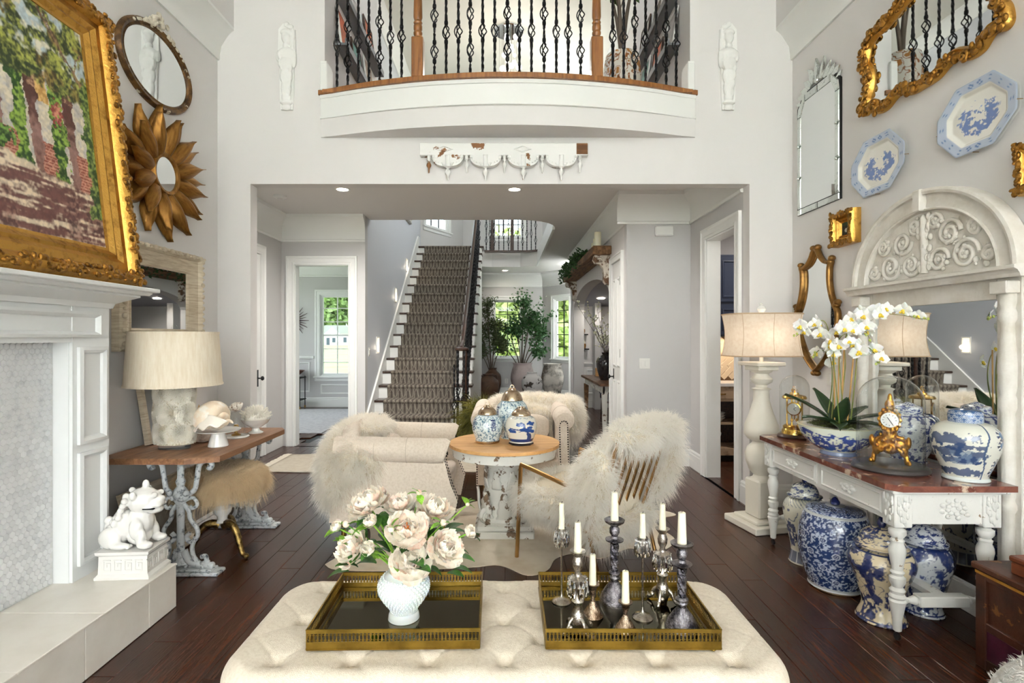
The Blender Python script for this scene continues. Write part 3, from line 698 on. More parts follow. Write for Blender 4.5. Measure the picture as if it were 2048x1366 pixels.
translu(m_fur, (253, 248, 238)); translu(m_fur2, (236, 216, 182))
m_hide = mk('wool_hide', (228, 216, 194), .95)
# ---- fireplace
FP = T('fireplace', 'white panelled fireplace mantel with marble mosaic surround and raised stone hearth', 'fireplace', (-2.2, 1.98, 0))
fx, fy = -2.2, 1.98
def FB(g, x0, x1, y0, y1, z0, z1, c=0): return g.cbox(x0 - fx, x1 - fx, y0 - fy, y1 - fy, z0, z1, c) if c else g.box(x0 - fx, x1 - fx, y0 - fy, y1 - fy, z0, z1)
m_mantel = mk('mantel_white', (240, 241, 240), .35)
PY = ((2.615, 2.856), (1.104, 1.345))
for a, b in PY:
    o = FB(G(), -2.43, -2.114, a, b, .232, 1.587).o('pilaster', m_mantel, FP, 0); yc = (a + b) / 2 - fy
    for z0, z1 in ((.30, .86), (.90, 1.385)):
        M = Matrix.Translation((-2.114 - fx, yc, (z0 + z1) / 2)) @ Matrix.Rotation(PI / 2, 4, 'Z')
        G().ring(rect(.185, z1 - z0), [(0, 0), (0, .016), (.016, .022), (.03, .012), (.034, .0)], M=M).o('panel_moulding', m_mantel, o, 30)
FB(G(), -2.43, -2.118, 1.345, 2.615, 1.408, 1.587).o('frieze', m_mantel, FP, 0)
M = Matrix.Translation((-2.118 - fx, 0, 1.498)) @ Matrix.Rotation(PI / 2, 4, 'Z')
G().ring(rect(1.62, .13), [(0, 0), (0, .02), (.014, .024), (.026, .012), (.03, .004)], M=M).o('frieze_moulding', m_mantel, FP, 30)
cp = [(0, 1.587), (.012, 1.587), (.016, 1.60), (.02, 1.612), (.05, 1.628), (.085, 1.645), (.10, 1.652), (.10, 1.662), (.13, 1.664), (.14, 1.675), (.14, 1.684)]
g = G(); lev = []
for d, z in cp: lev.append([(-2.43 - fx, 1.104 - d - fy, z), (-2.114 + d - fx, 1.104 - d - fy, z), (-2.114 + d - fx, 2.856 + d - fy, z), (-2.43 - fx, 2.856 + d - fy, z)])
g.add([p for l in lev for p in l], [(i * 4 + k, i * 4 + (k + 1) % 4, i * 4 + 4 + (k + 1) % 4, i * 4 + 4 + k) for i in range(len(cp) - 1) for k in range(3)]); g.o('cornice', m_mantel, FP, 30)
FB(G(), -2.43, -1.944, .94, 3.02, 1.682, 1.704, .004).o('mantel_shelf', m_mantel, FP, 30)
for y in (2.61, 1.345): FB(G(), -2.22, -2.13, y - (.0 if y > 2 else .02), y + (.02 if y > 2 else 0), .232, 1.408).o('stone_slip', m_mantel, FP, 0)
FB(G(), -2.24, -2.207, 1.34, 2.615, .232, 1.41).o('grout_bed', mk('grout', (214, 214, 212), .8), FP, 0)
m_tile = mk('marble_tile', (226, 226, 226), .22, c2=(186, 188, 192), ns=9, lo=.5, hi=.85, rnd=.07, coat=.2)
def hx_(r, z): return [(r * cos(PI / 6 + PI / 3 * i) * .92, z * sin(PI / 6 + PI / 3 * i)) for i in range(6)]
g = G(); o6 = hx_(.0165, .0165); i6 = hx_(.0145, .0145)
g.add([(0, p[0], p[1]) for p in o6] + [(.004, p[0], p[1]) for p in o6] + [(.0055, p[0], p[1]) for p in i6], [(i, (i + 1) % 6, 6 + (i + 1) % 6, 6 + i) for i in range(6)] + [(6 + i, 6 + (i + 1) % 6, 12 + (i + 1) % 6, 12 + i) for i in range(6)] + [(12, 13, 14, 15, 16, 17)])
tme = mesh_of(g, m_tile, 0, 'tile'); tl = []
for j in range(48):
    for i in range(46):
        y = 2.592 - i * .0285 - (j % 2) * .01425; z = .252 + j * .0248
        if y > 1.36 and z < 1.395: tl.append((y, z))
vis = [t for t in tl if t[0] > 2.32 and t[1] < .98][:300]; vs_ = set(vis)
for y, z in vis: place('tile', tme, None, FP, (-2.207 - fx, y - fy, z))
gg = G()
for y, z in tl:
    if (y, z) not in vs_: gg.add([(p[0] - 2.207 - fx, p[1] + y - fy, p[2] + z) for p in g.v], g.f)
gg.o('mosaic_tiles', mk('marble_tiles_far', (224, 224, 224), .22, c2=(190, 192, 196), ns=24, lo=.5, hi=.8, coat=.2), FP, 0, kind='stuff')
m_hearth = mk('hearth_limestone', (236, 230, 220), .3, c2=(224, 216, 204), ns=5, lo=.4, hi=.8)
FB(G(), -2.43, -1.757, 1.11, 2.843, .002, .224).o('hearth_core', m_hearth, FP, 0)
hy = [1.1, 1.5, 1.915, 2.33, 2.85]
for a, b in zip(hy[:-1], hy[1:]): FB(G(), -2.43, -1.745, a + .001, b - .001, .222, .232, .002).o('hearth_slab', m_hearth, FP, 0)
hy = [1.1, 1.43, 1.83, 2.23, 2.63, 2.85]
for a, b in zip(hy[:-1], hy[1:]): FB(G(), -1.757, -1.75, a + .0015, b - .0015, .002, .2215, .002).o('hearth_front_tile', m_hearth, FP, 0)
FB(G(), -2.43, -1.757, 2.842, 2.85, .002, .2215, .002).o('hearth_end_tile', m_hearth, FP, 0)
# ---- large painting on the mantel
PT = T('framed_painting', 'large garden arcade painting in a wide gilt frame leaning on the mantel', 'painting', (-2.045, 2.285, 1.7055), R(90), rx=R(-7))
pw, ph_ = 1.29, 1.47
def gframe(parent, w, h, fw, dep, mat, orn=None, n=0, M=None, osz=.012, seed=1):
    z = h / 2; MM = RM(t=(0, 0, z)) if M is None else M
    G().ring(rect(w, h), [(0, 0), (0, dep * .55), (fw * .12, dep * .9), (fw * .25, dep), (fw * .36, dep * .8), (fw * .42, dep * .55), (fw * .6, dep * .62), (fw * .72, dep * .42), (fw * .8, dep * .5), (fw * .92, dep * .3), (fw, dep * .3), (fw, 0)], M=MM).o('frame', mat, parent, 35)
    if n:
        g = G(); r = random.Random(seed); per = 2 * (w + h)
        for i in range(n):
            d = per * i / n; o = fw * r.uniform(.09, .36)
            if d < w: p = (-w / 2 + d, -h / 2 + o)
            elif d < w + h: p = (w / 2 - o, -h / 2 + d - w)
            elif d < 2 * w + h: p = (w / 2 - (d - w - h), h / 2 - o)
            else: p = (-w / 2 + o, h / 2 - (d - 2 * w - h))
            g.ball((p[0], -dep * .92, p[1]), osz, 6, 4, (r.uniform(.7, 1.7), .8, r.uniform(.7, 1.7)), MM)
        g.o('carved_ornament', orn or mat, parent, 80, kind='stuff')
gframe(PT, pw, ph_, .185, .085, m_gold, m_goldd, 520, osz=.0125)
NU, NV = 200, 230; U, Vv = np.meshgrid(np.linspace(0, 1, NU), np.linspace(0, 1, NV)); cw, chh = pw - .36, ph_ - .36
NU, NV = 240, 280; U, Vv = np.meshgrid(np.linspace(0, 1, NU), np.linspace(0, 1, NV)); w = (U - .31) / .69; y = 60 + (1 - Vv) * 1110; x = w * 440
nz = lambda s, k, o=4: fbm(U, Vv, s, s, k, o)
dx_, dy_ = (nz(24, 201) - .5) * 34, (nz(24, 202) - .5) * 34                      # loose brush edges
x = x + dx_; y0_ = y; y = y + dy_; fine = nz(70, 203, 2); blot = nz(30, 204)
def lay(c, m, ca, cb, t): q_ = np.array(lin(ca)) * (1 - t[..., None]) + np.array(lin(cb)) * t[..., None]; return c * (1 - m[..., None]) + q_ * m[..., None]
f1 = sstep(.3, .7, fine); f2 = sstep(.35, .65, blot)
c = lay(np.zeros(U.shape + (3,)), np.ones_like(U), (226, 222, 206), (190, 206, 212), f2)
fl = 835 + (x - 100) * .28
c = lay(c, sstep(395, 430, y), (226, 214, 192), (196, 190, 186), f2)             # sunlit arcade wall
c = lay(c, ((np.abs(x - 225) < 36) & (y > 410) & (y < 540)).astype(float), (206, 156, 84), (222, 186, 120), f1)
for k, cxx in enumerate((-62, 66, 200, 338)):                                    # brick piers with arches springing
    pier = (np.abs(x - cxx - (y - 600) * .03) < 21) & (y > 400) & (y < fl + 26 + k * 8); c = lay(c, pier * 1., (92, 52, 44), (156, 118, 108), sstep(.35, .7, blot * .6 + sstep(500, 700, y) * .3))
    br = (x > cxx + 18) & (x < cxx + 74) & (y > 730) & (y < fl + 16); c = lay(c, br * 1., (150, 76, 58), (206, 150, 128), ((np.sin(y0_ * .42) > .3) | (np.sin(x * .3 + np.floor(y0_ / 15) * 2) > .86)) * .8 + .2 * f1)
for k, cxx in enumerate((5, 137, 272, 405)):
    ring = np.abs(np.hypot(x - cxx, (y - 475) * .8) - 62) < 9; c = lay(c, (ring & (y < 490)) * .8, (120, 76, 60), (190, 150, 120), f1)
for k, cxx in enumerate((14, 150, 290, 428)):                                    # ivy climbing the columns
    iv = (np.abs(x - cxx) < 26 + (nz(14, 11 + k) - .5) * 40) & (y > 405 + 12 * k) & (y < fl + 14 + k * 6); c = lay(c, iv * 1., (40, 78, 26), (148, 178, 74), sstep(.38, .7, fine * .6 + blot * .4))
c = lay(c, (np.hypot((x - 292) / 26, (y - 560) / 60) + (fine - .5) * 1.6 < .8) * .8, (168, 52, 56), (226, 140, 130), f1)
fo = sstep(.0, .10, nz(9, 31) - .30 - np.abs(y - 345) / 420) + sstep(.0, .1, nz(11, 33) - .40 - np.abs(y - 180) / 900 + .06 * (x < 120) + .05 * ((x > 150) & (x < 330)))
fo = np.clip(fo, 0, 1); c = lay(c, fo, (44, 62, 26), (176, 180, 84), sstep(.34, .72, fine * .5 + nz(16, 43) * .5)); c = lay(c, fo * sstep(.55, .7, nz(10, 44)) * .8, (86, 66, 32), (140, 112, 56), f1)
for (xa, ya, xb, yb, w_) in ((250, 60, 430, 400, 7), (330, 190, 280, 80, 4), (380, 300, 420, 180, 4)):
    t_ = np.clip(((x - xa) * (xb - xa) + (y - ya) * (yb - ya)) / ((xb - xa) ** 2 + (yb - ya) ** 2), 0, 1); c = lay(c, (np.hypot(x - xa - t_ * (xb - xa), y - ya - t_ * (yb - ya)) < w_) * .9, (92, 62, 40), (150, 116, 84), f1)
pv_ = sstep(-6, 8, y - fl); st = vn(U, Vv, 4, 44, 50) * .45 + vn(U, Vv, 14, 100, 51) * .35 + fine * .2; c = lay(c, pv_, (116, 76, 70), (226, 208, 182), sstep(.42, .62, st)); c = lay(c, pv_ * sstep(.56, .68, nz(7, 60)) * .75, (84, 52, 50), (150, 112, 100), f1)
c = lay(c, (np.hypot(x - 45, (y - 770) * 1.05) < 66 + (blot - .5) * 60) * 1., (28, 62, 26), (128, 166, 76), sstep(.36, .7, fine * .6 + blot * .4)); c = lay(c, ((np.abs(x - 50) < 5) & (y > 820) & (y < 890)) * 1., (80, 52, 36), (110, 76, 52), f1)
c = lay(c, ((x > 400 + (nz(12, 77) - .5) * 90) & (y > 330) & (y < 1030)) * 1., (44, 76, 34), (146, 164, 84), sstep(.36, .7, fine * .6 + blot * .4)); c = c * (.88 + .24 * f1)[..., None]
mesh_np('canvas', np.stack([(U - .5) * cw, np.full_like(U, -.02), .18 + Vv * chh], -1).reshape(-1, 3), grid_faces(NU, NV), m_vflat, PT, c.reshape(-1, 3))
# ---- oval mirror
OM = T('oval_mirror', 'oval wall mirror with worn bronze frame and pale carved crest', 'mirror', (XL, 3.735, 3.03), R(90))
a, b = .395, .285; M = RM(t=(0, 0, b))
G().ring(ell(a, b, 64), [(0, 0), (0, .02), (.012, .034), (.03, .03), (.036, .022), (.05, .026), (.056, .016), (.056, 0)], M=M).o('frame', mk('worn_bronze', (120, 88, 50), .45, .6, c2=(74, 52, 32), ns=18, c3=(206, 196, 176), lo3=.62, hi3=.66, ns3=14), OM, 50)
G().prism(ell(a - .05, b - .05, 64), -.016, -.008, 'y', M).o('glass', m_mirror, OM, 0)
g = G(); r = random.Random(4)
for i in range(46):
    t = r.uniform(-1, 1); g.ball((t * .17, -.03 - .012 * r.random(), 2 * b - .01 + (.10 * (1 - abs(t)) ** 1.3) * r.random() - .04 * t * t), .02 * (1 - .45 * abs(t)), 7, 5, (r.uniform(.7, 1.4), .7, r.uniform(.7, 1.3)))
for i in range(24):
    t = r.uniform(-.5, .5); an = PI / 2 + t * 1.6; g.ball(((a - .02) * cos(an) , -.034, b + (b - .02) * sin(an)), .012, 6, 4, (1.3, .6, .8))
g.o('carved_crest', mk('crest_plaster', (216, 208, 190), .7, c2=(150, 130, 100), ns=40, lo=.5, hi=.8), OM, 70)
# ---- sunflower mirror
SF = T('sunflower_mirror', 'round mirror framed by layered bronze gold sunflower petals', 'mirror', (XL, 3.76, 2.58), R(90))
m_pet = mk('bronze_petal', (170, 124, 62), .38, .85, c2=(110, 74, 34), ns=5, nd=8, st=(9, 9, 1.4), lo=.35, hi=.75, bs=.25, bsc=9)
def petal(u, v):
    t = v; wd_ = .082 * (sin(PI * min(1, t * .86 + .12)) ** .8) * (1 - t ** 6); s = (u - .5) * 2
    return (s * wd_, -.012 - .05 * (1 - s * s) * sin(PI * min(t, .9)) - .05 * t * t + .03 * (abs(s) ** 1.6), .11 + .36 * t)
pm = mesh_of(G().sheet(petal, 8, 12), m_pet, 60, 'petal')
for i in range(12):
    place('petal', pm, None, SF, (0, -.03, 0), (R(5), R(i * 30 + 8), 0), .88)
    place('petal', pm, None, SF, (0, 0.0, 0), (0, R(i * 30 + 23), 0), 1.0)
for o in bpy.data.objects:
    if o.parent == SF: m_ = o.modifiers.new('sol', 'SOLIDIFY'); m_.thickness = .003
G().ring(ell(.15, .15, 40), [(0, .02), (0, .06), (.012, .075), (.03, .07), (.036, .055), (.036, .02)]).o('rim', m_pet, SF, 50)
G().prism(ell(.125, .125, 40), -.06, -.03, 'y').o('glass', m_mirror, SF, 0)
# ---- carved cream mirror
CM = T('carved_frame_mirror', 'rectangular mirror in a deep cream washed frame with pierced carved border', 'mirror', (XL + .004, 3.76, 1.345), R(90))
m_wash = mk('washed_wood', (212, 200, 178), .65, c2=(170, 150, 122), ns=8, nd=6, st=(1, 1, 9), lo=.42, hi=.75, bs=.3, bsc=30)
w_, h_ = .90, .72; M = RM(t=(0, 0, h_ / 2))
G().ring(rect(w_, h_), [(0, 0), (0, .05), (.03, .075), (.045, .06), (.05, .05), (.13, .02), (.135, .028), (.15, .02), (.15, 0)], M=M).o('frame', m_wash, CM, 35)
g = G(); n = 72
for i in range(n):
    d = 2 * (w_ + h_) * i / n; o = .022
    p = (-w_ / 2 + d, -h_ / 2 + o) if d < w_ else ((w_ / 2 - o, -h_ / 2 + d - w_) if d < w_ + h_ else ((w_ / 2 - (d - w_ - h_), h_ / 2 - o) if d < 2 * w_ + h_ else (-w_ / 2 + o, h_ / 2 - (d - 2 * w_ - h_))))
    g.ball((p[0], -.07, p[1] + h_ / 2), .02, 8, 5, (1, .8, 1) if i % 2 else (.55, .7, .55))
g.o('carved_border', m_wash, CM, 70, kind='stuff')
G().box(-w_ / 2 + .14, w_ / 2 - .14, -.016, -.01, .14, h_ - .14).o('glass', m_mirror, CM, 0)
# ---- trestle table
m_top = mk('reclaimed_plank', (156, 112, 78), .5, c2=(108, 72, 48), ns=6, nd=8, st=(5, .5, 5), lo=.35, hi=.72, bs=.3, bsc=12, warp=.8, c3=(182, 130, 90), lo3=.58, hi3=.8)
TB = T('trestle_table', 'reclaimed wood console table on white washed ornate cast iron trestle legs', 'table', (-2.03, 3.64, 0))
tz = .73; ox_, oy_ = -2.03, 3.64
out = [(-2.37, 3.10), (-1.86, 3.10), (-1.69, 3.17), (-1.69, 4.10), (-1.74, 4.18), (-2.37, 4.18)]
pts = [(x - ox_, y - oy_) for x, y in out]
for k, (xa, xb) in enumerate(((-2.37, -2.15), (-2.15, -1.9), (-1.9, -1.69))):
    if k == 0: q = [(-2.37, 3.10), (-2.151, 3.10), (-2.151, 4.18), (-2.37, 4.18)]
    elif k == 1: q = [(-2.149, 3.10), (-1.901, 3.10), (-1.901, 4.18), (-2.149, 4.18)]
    else: q = [(-1.899, 3.10), (-1.86, 3.10), (-1.69, 3.17), (-1.69, 4.10), (-1.74, 4.18), (-1.899, 4.18)]
    G().prism([(x - ox_, y - oy_) for x, y in q], tz - .035, tz, 'z').o('top_board', m_top, TB, 0)
m_iron = mk('whitewashed_iron', (206, 210, 212), .55, .1, c2=(92, 98, 108), ns=34, lo=.52, hi=.66, bs=.4, bsc=60)
def leg_part(name, pts, r, y, flat=1.0, parent=None):
    g = G().tube(bez([(p[0], 0, p[1]) for p in pts], 7), r if not hasattr(r, '__len__') else r, 8); g.v = [(v[0], v[1] * flat, v[2]) for v in g.v]
    return g.o(name, m_iron, TB, 60, loc=(.06, y, 0))
def trestle(y):
    G().lathe([(.035, .05), (.05, .06), (.03, .08), (.024, .12), (.022, .3), (.026, .42), (.045, .45), (.05, .48), (.04, .51), (.022, .53), (.03, .56), (.02, .58), (.02, .66), (.035, .68), (.035, .695)], 12, M=RM(s=(1, .8, 1))).o('column', m_iron, TB, 50, loc=(.06, y, 0))
    for s in (-1, 1):
        leg_part('upper_scroll', [(s * .03, .47), (s * .085, .51), (s * .10, .58), (s * .115, .66), (s * .16, .685), (s * .19, .665), (s * .18, .64), (s * .165, .648)], .016, y, .9)
        leg_part('leaf_scroll', [(s * .02, .44), (s * .075, .46), (s * .10, .42), (s * .075, .395), (s * .055, .41)], .011, y)
        leg_part('lyre_scroll', [(s * .02, .42), (s * .05, .38), (s * .06, .33), (s * .1, .27), (s * .10, .22), (s * .06, .19), (s * .035, .22), (s * .055, .245)], .0135, y)
        leg_part('lower_scroll', [(s * .09, .22), (s * .07, .16), (s * .08, .10), (s * .12, .06), (s * .155, .075), (s * .15, .105), (s * .125, .10)], .014, y)
        leg_part('claw_scroll', [(s * .02, .14), (s * .05, .08), (s * .10, .055), (s * .16, .05), (s * .2, .04)], [.022] * 28 + [.018], y)
        g = G(); g2 = G(); r = random.Random(9)
        for i in range(8): g.ball((s * (.03 + .022 * i), r.uniform(-.02, .02), r.uniform(.035, .07)), r.uniform(.013, .02), 7, 5)
        for i in range(8): g2.ball((s * (.002 + .007 * i), r.uniform(-.035, .0), .46 + .06 * r.random()), r.uniform(.014, .02), 7, 5)
        g.o('foot_leaf', m_iron, TB, 70, loc=(.06, y, 0)); g2.o('collar_leaf', m_iron, TB, 70, loc=(.06, y, 0))
    G().cbox(-.25, .25, -.05, .05, 0, .022, .006).cbox(-.21, .21, -.04, .04, .022, .036, .005).o('foot_plate', m_iron, TB, 30, loc=(.06, y, 0))
trestle(3.25 - oy_); trestle(4.06 - oy_)
G().box(-.02, .02, 3.25 - oy_, 4.06 - oy_, .66, .69).o('stretcher', m_iron, TB, 0, loc=(.06, 0, 0))
# ---- shell lamp
LP = T('shell_table_lamp', 'table lamp with oatmeal drum shade on an oval base of white shell rosettes', 'lamp', (-2.10, 3.40, tz))
ba, bb_ = .117, .075
G().lathe([(ba - .02, 0), (ba - .02, .028)], 28, sy=bb_ / ba).o('acrylic_foot', mk('acrylic', (235, 240, 240), .05, tr=.9), LP)
G().lathe([(ba - .004, .028), (ba, .034), (ba, .42), (ba - .01, .428)], 40, sy=bb_ / ba).o('lamp_base', mk('lamp_core', (206, 194, 168), .8), LP)
m_shell = mk('shell_chip', (240, 234, 220), .35, c2=(216, 198, 164), ns=14, lo=.55, hi=.8, coat=.2)
r = random.Random(2)
def rosette(u0, z0, R0):
    g = G(); k = 0
    rad = .004
    while rad < R0:
        n = max(5, int(2 * PI * rad / .0085))
        for i in range(n):
            t = 2 * PI * (i + .5 * (k % 2)) / n + r.uniform(-.1, .1); du, dz = rad * cos(t), rad * sin(t); z = z0 + dz
            if not .036 < z < .42: continue
            an = u0 + du / .098; p = Vector((ba * cos(an), bb_ * sin(an), z)); nn = Vector((cos(an) / ba, sin(an) / bb_, 0)).normalized(); tn = Vector((-nn.y, nn.x, 0))
            rd = tn * cos(t) + Vector((0, 0, 1)) * sin(t); td = nn.cross(rd)
            lift = .008 + .011 * (1 - rad / R0)
            a0 = p + nn * .001 - rd * .002; q = [a0 - td * .0052, a0 + td * .0052, a0 + td * .004 + nn * lift + rd * .006, a0 - td * .004 + nn * lift + rd * .006]
            b0 = [x - rd * .0022 for x in q]; g.add(q + b0, [(0, 1, 2, 3), (7, 6, 5, 4), (3, 2, 6, 7), (0, 4, 5, 1), (1, 5, 6, 2), (0, 3, 7, 4)])
        rad += .0058; k += 1
    g.o('shell_rosette', m_shell, LP, 0)
for row, z in enumerate((.095, .225, .355)):
    for i in range(6): rosette(-PI / 2 - .45 + (i + (.5 if row % 2 else 0)) * 2 * PI / 6, z, .076)
m_shade = mk('oatmeal_linen', (240, 228, 208), .85, c2=(228, 212, 186), ns=60, nd=3, st=(1, 1, .12), lo=.35, hi=.7, bs=.2, bsc=220)
def shade(parent, r0, r1, z0, z1, mat, name='lamp_shade', sq=0, bowd=0):
    n = 64; g = G(); pr = []
    for i in range(9):
        t = i / 8; pr.append((r0 + (r1 - r0) * t - bowd * sin(PI * t), z0 + (z1 - z0) * t))
    pr += [(p[0] - .003, p[1]) for p in pr[::-1]]; pr.append(pr[0])
    return g.lathe(pr, n, cap=False).o(name, mat, parent, 50)
shade(LP, .272, .25, .405, .735, m_shade)
for z, rr_ in ((.405, .273), (.733, .2515)): G().lathe([(rr_, -.006), (rr_ + .003, -.006), (rr_ + .003, .006), (rr_, .006), (rr_, -.006)], 64, (0, 0, z), cap=False).o('shade_band', m_shade, LP, 50)
G().lathe([(.006, .42), (.006, .74)], 8).o('lamp_rod', m_brass, LP)
for i in range(3): pass
G().tube([(-.25, 0, .73), (.25, 0, .73)], .003, 6).o('spider_fitter', m_brass, LP)
G().ball((0, 0, .765), .02, 16, 10).o('finial', m_glass, LP, 180)
# ---- small mirror behind the lamp
SM = T('table_mirror', 'small cream framed mirror leaning on the wall behind the shell lamp', 'mirror', (-2.33, 3.72, tz + .004), R(90), rx=R(-9))
G().ring(rect(.52, .46), [(0, 0), (0, .03), (.02, .035), (.045, .02), (.05, .02), (.05, 0)], M=RM(t=(0, 0, .23))).o('frame', m_wash, SM, 35); G().box(-.215, .215, -.012, -.006, .045, .415).o('glass', m_mirror, SM, 0)
# ---- cake stand and conch
CS = T('cake_stand', 'white porcelain cake stand holding the conch on the wood table', 'cake stand', (-1.86, 3.47, tz)); 
G().lathe([(.0, 0), (.06, 0), (.062, .004), (.055, .03), (.042, .075), (.04, .092), (0, .092)], 32).o('pedestal', m_porc, CS); G().lathe([(0, .09), (.10, .092), (.132, .1), (.136, .106), (.128, .106), (.10, .1), (0, .1)], 40).o('plate', m_porc, CS)
m_conch = mk('conch', (238, 218, 192), .35, c2=(214, 168, 118), ns=6, lo=.52, hi=.8, coat=.15, c3=(246, 238, 224), lo3=.5, hi3=.62)
CO = T('conch_shell', 'large cream and peach conch shell resting on the cake stand', 'shell', (-1.87, 3.47, tz + .104), R(-12))
def conch():
    g = G(); NUc, NVc = 26, 60; v = []
    for j in range(NVc + 1):
        t = j / NVc; an = t * 2 * PI * 2.6; s = .012 + .072 * t ** 1.5
        for i in range(NUc):
            b = 2 * PI * i / NUc; rad = s * .75; kn = 1 + .14 * max(0, sin(an * 4)) * max(0, cos(b - .9)) ** 3
            cxx = .11 - .15 * t; rr2 = s * .72
            y_ = (rr2 + rad * cos(b) * kn) * cos(an); z_ = (rr2 + rad * cos(b) * kn) * sin(an); x_ = cxx + rad * 1.25 * sin(b)
            v.append((x_, y_, z_))
    f = [(j * NUc + i, j * NUc + (i + 1) % NUc, (j + 1) * NUc + (i + 1) % NUc, (j + 1) * NUc + i) for j in range(NVc) for i in range(NUc)]
    g.add(v, f, RM(ry=R(18), t=(0, 0, .082))); return g
conch().o('shell_body', m_conch, CO, 80)
def lipf(u, v):
    an = -1.3 + 2.0 * u; k = v
    return (-.12 + .24 * u, -.045 - .05 * sin(PI * u) - .035 * k, .015 + .07 * (1 - k) * sin(PI * u) + .05 * u - .015 * k + .012 * sin(u * 20) * k)
G().sheet(lipf, 24, 6).o('shell_lip', mk('conch_lip', (250, 240, 226), .25, coat=.4), CO, 80, solid=.006)
# ---- corals and small shells
m_coral = mk('coral_brown', (222, 206, 188), .8, c2=(128, 98, 80), ns=11, lo=.46, hi=.72, bs=.5, bsc=90)
CR = T('branch_coral', 'knobbly tan and white branch coral beside the shell lamp', 'coral', (-2.04, 3.62, tz))
r = random.Random(8); bl = [((0, 0, .035), (.07, .07, .04))]
for i in range(60):
    a = r.uniform(0, 2 * PI); e = r.uniform(.1, 1.4); rad = r.uniform(.05, .085); bl.append(((rad * cos(a) * cos(e), rad * sin(a) * cos(e), .05 + rad * 1.25 * sin(e)), r.uniform(.011, .019)))
blob('coral_body', bl, m_coral, CR, .005, 1)
SK = T('spiky_shell', 'pale orange spiny shell perched on the branch coral', 'shell', (-2.04, 3.63, tz + .165), R(20))
g = G(); g.lathe([(.0, -.06), (.015, -.05), (.03, -.02), (.036, 0), (.028, .03), (.012, .055), (0, .065)], 16, M=RM(ry=PI / 2, t=(0, 0, .03)))
for i in range(26):
    a = 2 * PI * i * .382; t = -.05 + .1 * i / 26; rr_ = .03 * math.sqrt(max(.05, 1 - (t / .065) ** 2)); d = Vector((t * 3, cos(a), sin(a))).normalized(); p = Vector((t, rr_ * cos(a), .03 + rr_ * sin(a))); g.tube([p, p + d * .032], [.008, .0015], 6)
g.o('shell_body', mk('spiny_shell', (232, 206, 166), .5, c2=(204, 158, 110), ns=20), SK, 60)
GJ = T('glass_cloche', 'clear glass cylinder on a white base behind the conch', 'cloche', (-1.90, 3.78, tz))
G().lathe([(0, 0), (.085, 0), (.088, .006), (.08, .014), (0, .014)], 32).o('base', m_porc, GJ); G().lathe([(.058, .015), (.058, .15), (.05, .17), (.02, .18), (0, .181)], 28, cap=False).o('glass', m_glass, GJ, 60)
G().lathe([(.03, .0145), (.032, .02), (.012, .03), (.01, .06), (.02, .075), (.01, .09), (0, .092)], 16).o('brass_ornament', m_brass, GJ)
SP = T('speckled_shell', 'speckled white and brown turban shell balanced on the glass cloche', 'shell', (-1.90, 3.78, tz + .182), R(-30))
g = G(); g.ball((0, 0, .032), .035, 16, 10, (1.2, 1, .9)); g.ball((.035, 0, .045), .022, 14, 8); g.ball((.058, 0, .055), .012, 12, 8); g.ball((-.03, -.02, .02), .022, 14, 8, (1.2, 1, .8)); g.o('shell_body', mk('speckled', (236, 230, 218), .4, c2=(132, 92, 60), ns=46, lo=.56, hi=.62), SP, 80)
BW = T('compote_bowl', 'small white footed bowl at the far end of the wood table', 'bowl', (-1.84, 3.95, tz))
G().lathe([(0, 0), (.05, 0), (.052, .006), (.028, .02), (.024, .035), (.05, .05), (.085, .075), (.10, .10), (.104, .104), (.095, .1), (.07, .075), (0, .06)], 36).o('bowl_body', m_porc, BW, 50)
WC = T('white_coral', 'frilly white coral cluster heaped in the footed bowl', 'coral', (-1.84, 3.95, tz + .065))
G().ball((0, 0, .05), .08, 16, 10, (1, 1, .7)).o('coral_core', mk('coral_white', (240, 234, 222), .8), WC, 80)
g = G(); r = random.Random(5)
for i in range(330):
    a = r.uniform(0, 2 * PI); e = math.asin(r.uniform(.05, 1)); d = Vector((cos(a) * cos(e), sin(a) * cos(e), sin(e))); p = Vector((d.x * .075, d.y * .075, .045 + d.z * .06)); q = p + (d + Vector((r.uniform(-.4, .4), r.uniform(-.4, .4), r.uniform(0, .5)))) * r.uniform(.018, .035); g.tube([p, q], [.0055, .003], 5)
g.o('coral_branches', bpy.data.materials['coral_white'], WC, 60, kind='stuff')
# ---- fur stool
FS = T('pedestal_stool', 'stool with white turned stem and three brass cabriole legs under the wood table', 'stool', (-1.88, 3.56, 0))
G().lathe([(.03, .20), (.045, .21), (.03, .225), (.034, .25), (.055, .275), (.058, .30), (.04, .32), (.05, .335), (.05, .37)], 28).o('stem', m_porc, FS)
G().lathe([(.0, .36), (.2, .37), (.21, .40), (.2, .46), (0, .48)], 32).o('seat', m_hide, FS)
for a in (-25, 90, 205):
    g = G().tube(bez([(.02, 0, .19), (.07, 0, .205), (.12, 0, .18), (.16, 0, .10), (.19, 0, .03), (.225, 0, .02)], 6), [.03 - .0006 * i for i in range(31)], 10); g.ball((.225, 0, .018), .018, 10, 6); g.ball((.06, 0, .2), .03, 10, 6, (1.3, 1, .8)); g.o('leg', mk('antique_brass', (168, 140, 84), .38, 1, c2=(84, 66, 38), ns=26, bs=.5, bsc=70) if a == -25 else bpy.data.materials['antique_brass'], FS, 60, rot=(0, 0, R(a)))
FT = T('wool_stool_cover', 'long tan sheepskin draped over the stool under the wood table', 'sheepskin', (-1.88, 3.56, .40))
V, F = sell((0, 0, .095), (.225, .225, .08), 3.0, 60, 30, None, .36, 1); mesh_np('hide', V, F, m_hide, FT)
fur('wool', m_fur2, FT, V, F, 3800, 9, .068, .0026, grav=.85, lift=.5, jit=.3, spread=.011, seed=3)
